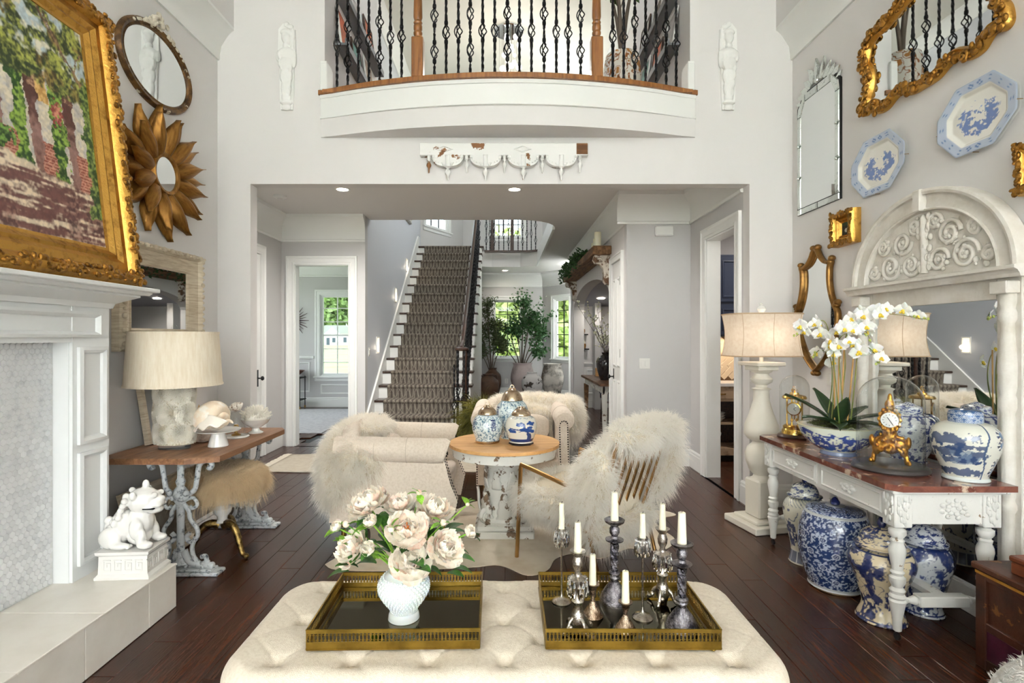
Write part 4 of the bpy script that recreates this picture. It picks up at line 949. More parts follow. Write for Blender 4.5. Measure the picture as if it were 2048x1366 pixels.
# ---- frames leaning under the table
def leanframe(label, y, w, h, x, ry, mat, z=.002):
    t = T('leaning_frame', label, 'frame', (x, y, z), R(90), rx=R(-ry), group=None)
    G().ring(rect(w, h), [(0, 0), (0, .03), (.03, .036), (.06, .018), (.07, .022), (.09, .012), (.09, 0)], M=RM(t=(0, 0, h / 2))).o('frame', mat, t, 35); G().box(-w / 2 + .08, w / 2 - .08, -.01, -.005, .08, h - .08).o('backing', mk('frame_back', (150, 142, 130), .8, c2=(110, 100, 90), ns=6), t, 0)
leanframe('cream frame leaning on the wall behind the near iron leg', 3.50, .62, .50, -2.2, 14, m_wash); leanframe('pale grey frame leaning on the wall behind the stool', 4.02, .5, .42, -2.25, 14, mk('grey_wash', (196, 194, 190), .7, c2=(150, 148, 144), ns=8))
# ---- guardian lion
LN = T('lion_statue', 'glossy white ceramic guardian lion on a fretwork plinth on the hearth', 'statue', (-1.905, 2.745, .2325), R(4))
m_lion = mk('white_glaze', (236, 233, 228), .14, coat=.7, bs=.05, bsc=40)
G().add([(x, y, z) for (q, z) in ((.0, 0), (0, .012), (-.012, .026), (-.014, .112), (-.004, .122), (-.002, .136)) for (x, y) in ((-.13 - q, -.1 - q), (.13 + q, -.1 - q), (.13 + q, .1 + q), (-.13 - q, .1 + q))],
        [(i * 4 + k, i * 4 + (k + 1) % 4, i * 4 + 4 + (k + 1) % 4, i * 4 + 4 + k) for i in range(5) for k in range(4)] + [(3, 2, 1, 0), (20, 21, 22, 23)]).o('plinth', m_lion, LN, 30)
def fret(Mx):
    g = G()
    for u in (-.075, -.025, .025, .075):
        for (a, b, c, d) in ((-.018, .018, .09, .095), (-.018, -.013, .04, .095), (-.018, .018, .04, .045), (.013, .018, .04, .08), (-.004, .018, .075, .08), (-.004, .001, .06, .08)): g.box(u + a, u + b, -.003, .003, c, d, Mx)
    return g
fret(RM(t=(0, -.087, 0))).o('fretwork', m_lion, LN, 0, kind='stuff'); fret(RM(rz=R(90), t=(.117, 0, 0))).o('fretwork', m_lion, LN, 0, kind='stuff')
b = [((-.075, 0, .20), (.062, .062, .066)), ((-.02, 0, .245), (.07, .058, .075)), ((.035, 0, .26), (.062, .062, .085)), ((.05, 0, .365), (.076, .07, .068)), ((.108, 0, .352), (.042, .05, .03)), ((.105, 0, .318), (.04, .046, .02)), ((.135, 0, .372), (.02, .024, .016)), ((.1, 0, .392), (.03, .05, .02)),
     ((-.085, -.05, .19), (.055, .03, .055)), ((-.085, .05, .19), (.055, .03, .055)), ((-.035, -.06, .153), (.052, .024, .018)), ((-.035, .06, .153), (.052, .024, .018)),
     ((.045, -.055, .235), (.034, .026, .055)), ((.045, .055, .235), (.034, .026, .055)), ((.068, -.058, .19), (.026, .023, .05)), ((.068, .058, .19), (.026, .023, .05)), ((.09, -.062, .157), (.04, .027, .02)), ((.095, .055, .157), (.04, .027, .02)), ((.03, 0, .19), (.06, .055, .05)),
     ((-.128, 0, .21), (.016, .02, .05)), ((-.122, 0, .265), (.02, .02, .022))]
r = random.Random(3)
for i in range(64): a = r.uniform(-1.6, 1.6); t = r.random() ** .8; b.append(((.05 - .07 * cos(a * .4) * (.9 + .4 * t) - .05 * t * t, .07 * sin(a) * (1 - .25 * t), .425 - .03 * abs(sin(a)) - .15 * t), .0155))
for s in (-1, 1): b += [((.035, s * .07, .405), (.018, .012, .022)), ((.118, s * .03, .398), .015), ((.135, s * .022, .345), (.016, .014, .01)), ((.09, s * .045, .335), (.03, .012, .02))]
b += [((.06, 0, .445), (.018, .014, .026))]
blob('lion_body', b, m_lion, LN, .0048, 2)
for s in (-1, 1):
    G().box(.075, .128, s * .050 - .008, s * .050 + .008, .331, .337).o('mouth_slit', m_black, LN, 0)
    g = G(); [g.ball((.1 - .002 * k, s * .052 + (k - 1) * .013 * s, .15), .010, 8, 6, (1.4, .8, 1)) for k in range(3)]; [g.ball((.008, s * .055 + (k - 1) * .012, .148), .009, 8, 6, (1.4, .8, 1)) for k in range(3)]; g.o('claws', m_lion, LN, 80)
# ================================================================ CENTRE
def vlathe(name, prof, n, m, paint, mat, parent, bezn=8, sm=True, loc=None):
    """lathe with colour painted per vertex: paint(U, V, Zfraction) -> rgb"""
    p = bez([(r, z, 0) for r, z in prof], bezn) if sm else [Vector((r, z, 0)) for r, z in prof]
    r = np.array([max(q.x, 1e-4) for q in p]); z = np.array([q.y for q in p]); d = np.concatenate([[0], np.cumsum(np.hypot(np.diff(r), np.diff(z)))])
    s = np.linspace(0, d[-1], m); r = np.interp(s, d, r); z = np.interp(s, d, z)
    a = np.linspace(0, 2 * PI, n, endpoint=False); U, Vv = np.meshgrid(np.linspace(0, 1, n, endpoint=False), s / d[-1])
    X = np.stack([r[:, None] * np.cos(a), r[:, None] * np.sin(a), np.repeat(z[:, None], n, 1)], -1).reshape(-1, 3)
    Zf = np.repeat(((z - z.min()) / (z.max() - z.min()))[:, None], n, 1)
    return mesh_np(name, X, grid_faces(n, m, True), mat, parent, paint(U, Vv, Zf).reshape(-1, 3), loc=loc)
def base_c(U, c): return np.ones(U.shape + (3,)) * np.array(lin(c))
HAPPY = [(0, .12, 0, 1), (.88, 1, 0, 1), (.2, .8, .9, 1), (.3, .7, .78, .84), (.25, .75, .62, .72), (.25, .35, .5, .72), (.65, .75, .5, .72), (.25, .75, .48, .55), (.1, .9, .36, .43), (.25, .75, .05, .12), (.25, .35, .05, .3), (.65, .75, .05, .3), (.25, .75, .24, .3), (.45, .55, .36, 1)]
def happy(U, Z, cu, z0, w, h):
    m = np.zeros_like(U); u = ((U - cu + .5) % 1 - .5) / w + .5; z = (Z - z0) / h
    for a, b, c, d in HAPPY[2:]: m = np.maximum(m, ((u > a) & (u < b) & (z > c) & (z < d)).astype(float))
    return m
def p_scroll(sy=True, seed=1):
    def f(U, V, Z):
        c = base_c(U, (214, 226, 226)); n = fbm(U, Z, 36, 13, seed, 2); n2 = fbm(U, Z, 60, 22, seed + 5, 2)
        c = mixc(c, lin((60, 110, 138)), sstep(.0, .035, .055 - np.abs(n - .5))); c = mixc(c, lin((46, 92, 128)), sstep(.64, .7, n2) * .8)
        if sy:
            for k in range(4): c = mixc(c, lin((22, 50, 104)), happy(U, Z, k / 4 + .07, .42, .085, .42))
        c = mixc(c, lin((120, 150, 165)), (Z > .95) * .5); return c
    return f
def p_pine(U, V, Z):
    c = base_c(U, (222, 220, 208)); c = mixc(c, lin((24, 52, 112)), ((Z < .17) & (Z > .06)).astype(float)); c = mixc(c, lin((110, 130, 150)), ((Z > .9)).astype(float) * .5 * (vn(U, Z, 60, 30, 3) > .5))
    for o in (.79, .29):
        u = (U - o + .5) % 1 - .5; n = fbm(U, Z, 40, 24, 5, 2) - .5
        tr = np.abs(u - .02 - .035 * np.sin(Z * 7)) < .013 + .02 * (1 - Z) * (Z < .4); c = mixc(c, lin((30, 66, 128)), (tr & (Z > .15) & (Z < .7)).astype(float))
        br = np.abs(Z - .5 + u * .4) < .018; c = mixc(c, lin((30, 66, 128)), (br & (u > -.17) & (u < .03)).astype(float))
        for eu, ez, ru, rz in ((.06, .75, .05, .07), (-.05, .72, .045, .06), (0, .52, .075, .07), (.075, .47, .04, .06), (-.15, .47, .05, .06), (.05, .6, .03, .05)): c = mixc(c, lin((30, 70, 136)), (np.hypot((u - eu) / ru, (Z - ez) / rz) + n * 1.1 < 1).astype(float))
    sc = (fbm(U, Z, 14, 40, 9, 2) > .68) & (np.abs((U - .47)) < .1) & (Z > .25) & (Z < .8); c = mixc(c, lin((60, 86, 130)), sc.astype(float)); return c
def p_floral(bg, ink, th=.56, s=14, seed=3, bands=True, deep=None):
    def f(U, V, Z):
        c = base_c(U, bg); n = fbm(U, Z, int(s * 2.2), int(s * .9), seed, 3); n2 = fbm(U, Z, s * 5, s * 2, seed + 3, 2)
        m = sstep(th - .02, th + .02, n) * sstep(.36, .42, n2); c = mixc(c, lin(ink), m * .95); c = mixc(c, lin(deep or ink), sstep(.62, .66, n) * .9)
        ln = sstep(.0, .02, .025 - np.abs(fbm(U, Z, s * 2, s, seed + 9, 2) - .5)); c = mixc(c, lin(ink), ln * .8)
        if bands:
            for a, b in ((.03, .05), (.95, .965)): c = mixc(c, lin(ink), ((Z > a) & (Z < b)).astype(float))
        return c
    return f
def p_dense(U, V, Z):
    c = base_c(U, (36, 56, 104)); n = fbm(U, Z, 120, 50, 4, 2); c = mixc(c, lin((196, 206, 224)), sstep(.54, .6, n) * .85)
    for row, z in enumerate((.16, .34, .52, .70)):
        for k in range(9):
            u = (U - (k + .5 * (row % 2)) / 9 + .5) % 1 - .5; d = np.hypot(u * 3.0, (Z - z) * 1.35); c = mixc(c, lin((28, 46, 96)), (d < .05).astype(float)); c = mixc(c, lin((206, 214, 228)), (np.abs(d - .045) < .006).astype(float)); c = mixc(c, lin((190, 200, 220)), (np.abs(d - .018) < .006).astype(float) * .7)
    c = mixc(c, lin((196, 200, 200)), ((Z < .05) | (Z > .96)).astype(float)); return c
# ---- cowhide and runner rug
m_cow = mk('cowhide', (226, 214, 194), .9, c2=(198, 178, 148), ns=3.2, lo=.42, hi=.75, bs=.15, bsc=140, sheen=.2)
def fpx(x, y): Z = EYE * FPX / (y - CY); return ((x - CX) / FPX * Z, Z)
cp_ = [fpx(*p) for p in ((650, 1130), (672, 1140), (760, 1143), (850, 1140), (940, 1136), (1000, 1132), (1055, 1152), (1095, 1141), (1112, 1118), (1150, 1108), (1200, 1118), (1255, 1098), (1295, 1102), (1330, 1100), (1350, 1080), (1322, 1058), (1312, 1040), (1352, 1030))]
cp_ += [(1.22, 4.45), (.95, 4.3), (.5, 4.75), (-.2, 4.7), (-.45, 4.45), (-.9, 4.85), (-1.3, 4.55), (-1.05, 4.1), (-.95, 3.7), (-1.08, 3.5)]
oc = bez([(x, y, 0) for x, y in cp_ + [cp_[0]]], 5)[:-1]; o0 = Vector((0, 4, 0))
tag(G().prism([(p.x, p.y - 4) for p in oc], .0008, .005, 'z').o('cowhide_rug', m_cow, None, 0, loc=(0, 4, 0)), 'cream cowhide rug under the round table and chairs', 'rug')
RG = T('wool_rug', 'flat beige woven rug with knotted fringe in the hall behind the chairs', 'rug', (-1.1, 6.1, 0))
G().sheet(lambda u, v: (-1.5 + 3.0 * u, -.42 + .84 * v + .01 * sin(u * 30), .008 + .003 * sin(u * 50) * sin(v * 24)), 60, 20).o('rug_field', mk('rug_wool', (206, 196, 178), .95, c2=(182, 168, 146), ns=30, st=(.6, 3, 1), lo=.4, hi=.7, bs=.6, bsc=120), RG, 60, solid=.012)
r = random.Random(1); g = G()
for e in (-1, 1):
    for i in range(46):
        y = -.42 + .84 * i / 45; p = [(e * 1.5, y, .012), (e * (1.54), y + r.uniform(-.01, .01), .014), (e * (1.585 + r.uniform(0, .02)), y + r.uniform(-.02, .02), .006)]; g.tube(p, [.007, .009, .005], 5)
g.o('fringe', mk('fringe_wool', (214, 204, 186), .95), RG, 60, kind='stuff')
# ---- round table
RT = T('round_pedestal_table', 'round pine topped table on a chippy white carved capital pedestal', 'table', (-.005, 4.0, 0))
m_pine = mk('pine_board', (220, 172, 112), .45, c2=(190, 134, 76), ns=5, nd=6, st=(.6, 6, 6), lo=.4, hi=.75, rnd=.08, c3=(120, 74, 36), lo3=.68, hi3=.74, ns3=7)
Rt = .41; zt = .655; ed = [-.41, -.28, -.14, 0, .14, .28, .41]
for a, b in zip(ed[:-1], ed[1:]):
    a += .0008; b -= .0008; q = []
    for i in range(13): y = a + (b - a) * i / 12; q.append((math.sqrt(max(0, Rt * Rt - y * y)), y))
    q += [(-x, y) for x, y in q[::-1]]; G().prism(q, zt - .022, zt, 'z').o('top_board', m_pine, RT, 0)
G().lathe([(.36, zt - .095), (.385, zt - .09), (.39, zt - .03), (.402, zt - .023), (.3, zt - .023)], 64, cap=False).o('apron', m_chip, RT, 40)
G().cbox(-.215, .215, -.215, .215, 0, .05, .008).cbox(-.2, .2, -.2, .2, .05, .085, .01).o('plinth', m_chip, RT, 30)
G().lathe([(.19, .085), (.2, .11), (.175, .14), (.165, .2), (.15, .3), (.135, .40), (.128, .47), (.135, .49), (.13, .51), (.155, .53), (.16, .565)], 32).o('column', m_chip, RT)
for k in range(4):
    a = PI / 4 + k * PI / 2; sp = [(.0 + .055 * (1 - t / 26) * cos(t * .5), 0, .055 * (1 - t / 26) * sin(t * .5)) for t in range(24)]
    g = G().tube(sp, [.018 - .0004 * i for i in range(24)], 8, M=RM(rz=a, t=(.185 * cos(a), .185 * sin(a), .145))); g.tube([(0, .03, .0), (0, -.03, 0)], .02, 10, M=RM(rz=a, t=(.185 * cos(a), .185 * sin(a), .145))); g.o('volute', m_chip, RT, 60)
def acan(u, v): s = (u - .5) * 2; return (s * .055 * (1 - .75 * v ** 2) * (1 + .12 * sin(v * 22)), -.02 * sin(PI * v) - .03 * v ** 4 + .012 * s * s, v)
for k in range(8):
    a = k * PI / 4; G().sheet(lambda u, v: (acan(u, v)[0], acan(u, v)[1], .12 + .2 * v), 6, 10, M=RM(rz=a + PI / 2, t=(.175 * cos(a), .175 * sin(a), 0))).o('acanthus_leaf', m_chip, RT, 60, solid=.01)
    G().sheet(lambda u, v: (acan(u, v)[0] * .7, acan(u, v)[1] * .6, .33 + .14 * v), 6, 8, M=RM(rz=a + PI / 2 + .39, t=(.142 * cos(a + .39), .142 * sin(a + .39), 0))).o('upper_leaf', m_chip, RT, 60, solid=.008)
# ---- ginger jars on the round table
def jar(name, label, loc, prof, paint, lid=None, n=150, m=110, mat=None, rz=0, base=None, group=None, lidpaint=None, neck=None, cat='jar'):
    t = T(name, label, cat, loc, rz, group); vlathe('jar_body', prof, n, m, paint, mat or m_vpor, t)
    return t
m_lid = mk('silver_lid', (206, 186, 160), .24, 1, c2=(140, 112, 88), ns=9, lo=.45, hi=.75)
def silver_lid(t, z, r, h, kind):
    G().lathe([(r, z), (r * 1.03, z + .004), (r, z + .012), (r * .96, z + .02), (r * .88, z + h * .5), (r * .6, z + h * .82), (r * .25, z + h), (0, z + h + .002)], 36).o('lid', m_lid, t, 60)
    g = G()
    if kind: g.tube([(.014 * cos(a), 0, z + h + .018 + .016 * sin(a)) for a in [2 * PI * i / 14 for i in range(14)]], .0035, 6, closed=True)
    g.lathe([(.012, z + h - .002), (.016, z + h + .004), (.006, z + h + .01), (0, z + h + .012)], 12)
    for k in range(4): g.tube([(0, 0, z + h), (.02 * cos(k * 1.57), .02 * sin(k * 1.57), z + h + .008), (.03 * cos(k * 1.57), .03 * sin(k * 1.57), z + h - .002)], .003, 5)
    g.o('lid_handle', m_lid, t, 60)
t = T('ginger_jar', 'blue green scrollwork ginger jar with silver lid, left front on the round table', 'jar', (-.13, 3.98, zt)); vlathe('jar_body', [(.0, .012), (.085, .012), (.088, .02), (.095, .045), (.112, .09), (.113, .13), (.1, .175), (.07, .205), (.062, .212)], 200, 140, p_scroll(True, 1), m_vpor, t); G().lathe([(.084, 0), (.09, .003), (.092, .016), (.087, .022)], 36).o('silver_base', m_lid, t); silver_lid(t, .208, .07, .06, 1)
t = T('ginger_jar', 'white jar painted with a blue pine tree, right front on the round table', 'jar', (.118, 3.92, zt), 0); vlathe('jar_body', [(.0, .016), (.08, .016), (.084, .024), (.1, .06), (.114, .11), (.113, .15), (.098, .188), (.075, .205), (.068, .212)], 220, 150, p_pine, m_vpor, t); silver_lid(t, .208, .07, .055, 0)
G().lathe([(.088, 0), (.092, .002), (.09, .01), (.078, .016), (0, .016)], 8).o('carved_stand', mk('ebony', (34, 24, 26), .4), t)
t = T('ginger_jar', 'tallest blue green scroll jar with domed silver lid, at the back of the round table', 'jar', (.055, 4.17, zt)); vlathe('jar_body', [(.0, .0), (.085, .0), (.088, .01), (.1, .06), (.122, .14), (.126, .2), (.115, .25), (.085, .285), (.078, .295)], 190, 130, p_scroll(True, 7), m_vpor, t); silver_lid(t, .29, .082, .085, 1)
# ---- upholstered armchairs
m_lin = mk('blush_linen', (226, 212, 196), .9, c2=(214, 198, 180), ns=70, nd=2, lo=.4, hi=.7, bs=.35, bsc=260, sheen=.15)
m_nail = mk('bronze_nail', (40, 32, 28), .35, .8)
def rbox(g, x0, x1, y0, y1, z0, z1, r): 
    """soft box: rounded along vertical and horizontal edges via superellipsoid"""
    V, F = sell(((x0 + x1) / 2, (y0 + y1) / 2, (z0 + z1) / 2), ((x1 - x0) / 2, (y1 - y0) / 2, (z1 - z0) / 2), r, 40, 24); return g.add([tuple(v) for v in V], [tuple(int(i) for i in f) for f in F])
def armchair(label, loc, rz, W, D, ah, bh_):
    t = T('armchair', label, 'armchair', loc, rz); hw, hd = W / 2, D / 2; aw = .13
    rbox(G(), -hw + .05, hw - .05, -hd + .06, hd - .05, .15, .36, 9).o('seat_base', m_lin, t, 60); rbox(G(), -hw + aw, hw - aw, -hd + .02, hd - .2, .33, .47, 5).o('seat_cushion', m_lin, t, 60)
    for s in (-1, 1):
        xo = s * (hw - .06)
        pr = [(-hd + .0, .15), (-hd - .03, .3), (-hd + .02, .42), (-hd + .07, ah - .1), (-hd + .1, ah - .07), (hd - .1, ah - .05), (hd - .02, .15)]
        G().prism([(y, z) for y, z in pr], xo - s * .055 - .001, xo + s * .035, 'x').o('arm_panel', m_lin, t, 0)
        G().tube([(xo + s * .0, -hd + .045, ah - .085), (xo, -hd + .06, ah - .08), (xo, -hd + .1, ah - .08), (xo, hd - .06, ah - .06)], [.075, .088, .088, .085], 24).o('arm_roll', m_lin, t, 50)
        for y in (-.12, .1): G().lathe([(.0892, -.002), (.0892, .002)], 28, M=RM(rx=PI / 2, t=(xo, y, ah - .074)), cap=False).o('seam', mk('seam', (196, 180, 162), .9) if 'seam' not in bpy.data.materials else bpy.data.materials['seam'], t, 0, solid=.002)
        g = G(); pa = [(-.035, .17), (-.035, ah - .19)] + [(.035 * cos(a) , ah - .13 + .04 * sin(a)) for a in [PI - PI * i / 6 for i in range(7)]] + [(.035, ah - .19), (.035, .17)]
        pq = [Vector((p[0], p[1])) for p in pa]; L = 0
        for a_, b_ in zip(pq[:-1], pq[1:]):
            n_ = max(1, int((b_ - a_).length / .02))
            for j in range(n_):
                q = a_.lerp(b_, j / n_); zz = q.y; yy = np.interp(zz, [.15, .3, .42, ah - .1, ah], [-hd, -hd - .03, -hd + .02, -hd + .07, -hd + .0]) if zz < ah - .12 else -hd + .046
                g.ball((xo + q.x - s * .008, min(yy, -hd + .048) if zz >= ah - .12 else yy, zz), .0065, 6, 4)
        g.o('nailhead_trim', m_nail, t, 80, kind='stuff')
    G().sheet(lambda u, v: ((u - .5) * (W - .16), hd - .22 + .12 * v + .05 * (abs(u - .5) * 2) ** 2 * -1, .40 + (bh_ - .40) * v - .05 * (abs(u - .5) * 2) ** 3 * v), 14, 12).o('backrest', m_lin, t, 60, solid=.11)
    for x in (-hw + .1, hw - .1):
        for y in (-hd + .08, hd - .1): G().lathe([(.012, 0), (.016, .002), (.018, .16)], 10, (x, y, 0)).o('leg', m_brass, t)
    return t
armchair('blush linen roll arm chair left of the round table, facing right', (-.80, 4.08, 0), R(90), .80, .88, .72, .80)
armchair('blush linen roll arm chair behind the round table, facing the camera', (.155, 5.06, 0), 0, .86, .82, .79, .84)
def sheepskin(label, loc, parts, n, ln, seed, mat=None, w=.0026, grav=.55, lift=.9, keep=None):
    t = T('sheepskin_throw', label, 'sheepskin', loc); VV = []; FF = []; k = 0
    for V, F in parts: VV.append(V); FF.append(F + k); k += len(V)
    V = np.concatenate(VV); F = np.concatenate(FF); mesh_np('hide', V, F, m_hide, t); fur('wool', mat or m_fur, t, V, F, n, 8, ln, w, grav=grav, lift=lift, jit=.35, spread=.01, seed=seed, keep=keep); return t
sheepskin('cream sheepskin over the back of the left armchair', (-1.2, 4.08, 0), [sell((.02, -.04, .49), (.13, .39, .275), 2.5, 60, 34), sell((.16, -.33, .58), (.17, .10, .13), 2.4, 40, 24), sell((.12, .1, .74), (.16, .26, .055), 2.4, 40, 20)], 7000, .075, 11)
sheepskin('cream sheepskin over the back and right arm of the far armchair', (.2, 5.35, 0), [sell((.06, .02, .74), (.42, .13, .12), 2.6, 60, 30), sell((.43, -.08, .66), (.11, .2, .19), 2.5, 40, 24), sell((.0, -.16, .66), (.3, .06, .12), 2.4, 40, 20)], 5200, .07, 12)
def pillow(label, loc, rot, w, h):
    t = T('lumbar_pillow', label, 'pillow', loc); t.rotation_euler = rot; rbox(G(), -w / 2, w / 2, -.05, .05, 0, h, 3).o('cushion', m_lin, t, 60)
    g = G(); r = random.Random(2)
    for s in (-1, 1):
        for i in range(26): z = h * (i + .5) / 26; g.tube([(s * w * .49, 0, z), (s * (w * .49 + .03), r.uniform(-.01, .01), z - .008)], .003, 4)
    g.o('fringe', bpy.data.materials['fringe_wool'], t, 60, kind='stuff')
pillow('cream fringed lumbar pillow on the left armchair', (-.86, 4.1, .475), (0, R(14), R(90)), .34, .22); pillow('cream fringed lumbar pillow on the far armchair', (.22, 5.02, .475), (R(-14), 0, 0), .4, .24)
# ---- gold chair with sheepskin
GC = T('gold_lounge_chair', 'slender brushed gold metal chair right of the round table', 'chair', (.52, 3.64, 0))
m_bg = mk('brushed_gold', (190, 148, 92), .3, 1)
fv = Vector((-.731, .682, 0)); wv = Vector((.682, .731, 0)); A0 = Vector((.53, 3.06, 0)); c0 = Vector((.52, 3.64, 0)); up = Vector((0, 0, 1))
def q(a, b, z): return A0 + fv * a + wv * b + up * z - c0
for b in (0, .66):
    G().tube([q(.62, b, 0), q(.60, b, .34), q(.585, b, .60), q(.57, b, .615)], .013, 10).o('leg', m_bg, GC); G().tube([q(-.02, b, 0), q(.06, b, .30), q(.05, b, .33)], .013, 10).o('leg', m_bg, GC)
    G().tube([q(.585, b, .612), q(.5, b, .60), q(.16, b, .535), q(.08, b, .525), q(-.02, b, .53)], .014, 10).o('armrest', m_bg, GC); G().tube([q(.6, b, .34), q(.05, b, .30)], .011, 8).o('seat_rail', m_bg, GC)
    G().tube([q(.06, b, .30), q(-.04, b, .56), q(-.14, b, .86)], .013, 10).o('back_post', m_bg, GC)
G().tube([q(.05, 0, .31), q(.05, .66, .31)], .011, 8).o('rear_rail', m_bg, GC); G().tube([q(-.14, 0, .86), q(-.14, .66, .86)], .012, 8).o('top_rail', m_bg, GC); G().tube([q(.6, 0, .335), q(.6, .66, .335)], .011, 8).o('front_rail', m_bg, GC)
for i in range(7): b = .07 + .52 * i / 6; G().tube([q(.05, b, .31), q(-.04, b, .56), q(-.14, b, .86)], .009, 8).o('back_slat', m_bg, GC)
az = math.atan2(fv.y, fv.x)
def ms(a, b, z, ry=0): p = q(a, b, z); return RM(rz=az, t=p) @ Matrix.Rotation(ry, 4, 'Y')
tilt = R(-19)
sk = [sell((0, 0, 0), (.36, .36, .10), 3, 60, 30, ms(.36, .33, .40)), sell((0, 0, 0), (.05, .37, .27), 3.4, 60, 34, ms(.05, .33, .60, tilt)), sell((0, 0, 0), (.08, .37, .06), 2.6, 60, 24, ms(-.13, .34, .875, tilt)), sell((0, 0, 0), (.10, .055, .22), 2.5, 40, 24, ms(.03, -.03, .58, tilt)), sell((0, 0, 0), (.08, .055, .24), 2.5, 40, 24, ms(-.04, .70, .60, tilt)), sell((0, 0, 0), (.06, .36, .06), 2.5, 50, 24, ms(.04, .34, .29, tilt))]
_f = np.array(fv); _w = np.array(wv); _o = np.array(A0 - c0)
def bare(c, n):
    d = c - _o; b_ = d @ _w; k = (n @ _f < .1) & (d[:, 2] > .34) & (d[:, 2] < .82) & (b_ > .03) & (b_ < .62); return np.where(k, .02, 1.)
sheepskin('long ivory sheepskin thrown over the gold chair', (.52, 3.64, 0), sk, 11000, .07, 21, mk('ivory_wool', (255, 251, 243), .85, c2=(249, 241, 227), ns=6, lo=.45, hi=.8, sheen=.3, spec=.15), grav=.5, keep=bare); translu(bpy.data.materials['ivory_wool'], (254, 250, 242))
# ---- tufted ottoman
OT = T('tufted_ottoman', 'wide cream linen tufted ottoman in the foreground', 'ottoman', (.0, 1.845, 0))
hx2, hy2, oz = .865, .335, .455
nu, nv = 260, 140; A, B = np.meshgrid(np.linspace(-1, 1, nu), np.linspace(-1, 1, nv))
def prof1(t, h):   # t in -1..1 over top and side: returns horizontal, drop
    s = np.abs(t); a = .80; hor = np.where(s < a, s / a * (h - .06), h - .06 + .06 * np.sin(np.clip((s - a) / .07, 0, 1) * PI / 2)); dr = np.where(s < a, 0, .06 * (1 - np.cos(np.clip((s - a) / .07, 0, 1) * PI / 2)) + np.clip((s - a - .07) / .13, 0, 1) * .26)
    return np.sign(t) * hor, dr
X, dx = prof1(A, hx2); Yq, dy = prof1(B, hy2); drop = np.maximum(dx, dy)
cr = .15; ex = np.maximum(np.abs(X) - (hx2 - cr), 0); ey = np.maximum(np.abs(Yq) - (hy2 - cr), 0); l = np.hypot(ex, ey); sc = np.where(l > 1e-6, np.minimum(1, np.maximum(ex, ey) / np.maximum(l, 1e-6)), 1)
X = np.sign(X) * (np.minimum(np.abs(X), hx2 - cr) + ex * sc); Yq = np.sign(Yq) * (np.minimum(np.abs(Yq), hy2 - cr) + ey * sc)
Zt = oz - drop; bt = []
for j, yy in enumerate(np.linspace(-.23, .23, 5)):
    for xx in np.arange(-3, 4) * .23 + (.115 if j % 2 else 0): bt.append((xx, yy)) if abs(xx) < .78 else None
topm = np.clip(1 - drop / .05, 0, 1); d1 = np.full_like(X, 9.)
for xx, yy in bt: d1 = np.minimum(d1, np.hypot(X - xx, Yq - yy))
pit = -.026 * np.exp(-(d1 / .024) ** 2) + .010 * np.clip(d1 / .1, 0, 1)
gu = X / .23 + Yq / .23; gw = X / .23 - Yq / .23; cre = lambda t: np.exp(-(((t + .5) % 1 - .5) / .035) ** 2)
Zt = Zt + topm * (pit - .0035 * (cre(gu) + cre(gw)))
sidep = (drop > .02); pl_ = np.exp(-(((X / .23 + .5) % 1 - .5) / .04) ** 2) * .014 * np.clip((drop - .01) / .05, 0, 1); Yq = np.where(np.abs(B) > .8, Yq - np.sign(Yq) * pl_, Yq)
m_ott = mk('cream_linen', (232, 220, 202), .9, c2=(220, 206, 186), ns=90, nd=2, st=(1, 1, 1), lo=.4, hi=.7, bs=.3, bsc=300, sheen=.1)
mesh_np('upholstery', np.stack([X, Yq, Zt], -1).reshape(-1, 3), grid_faces(nu, nv), m_ott, OT)
btm = mesh_of(G().ball((0, 0, 0), .011, 12, 6, (1, 1, .55)), m_ott, 80, 'button')
for xx, yy in bt: place('tuft_button', btm, None, OT, (xx, yy, oz - .024))
G().cbox(-.82, .82, -.29, .29, .09, .2, .01).o('frame', m_dark, OT, 0)
for sx in (-1, 1):
    for sy in (-1, 1): G().lathe([(.02, 0), (.03, .03), (.022, .06), (.035, .1)], 14, (sx * .76, sy * .25, 0)).o('leg', m_dark, OT)
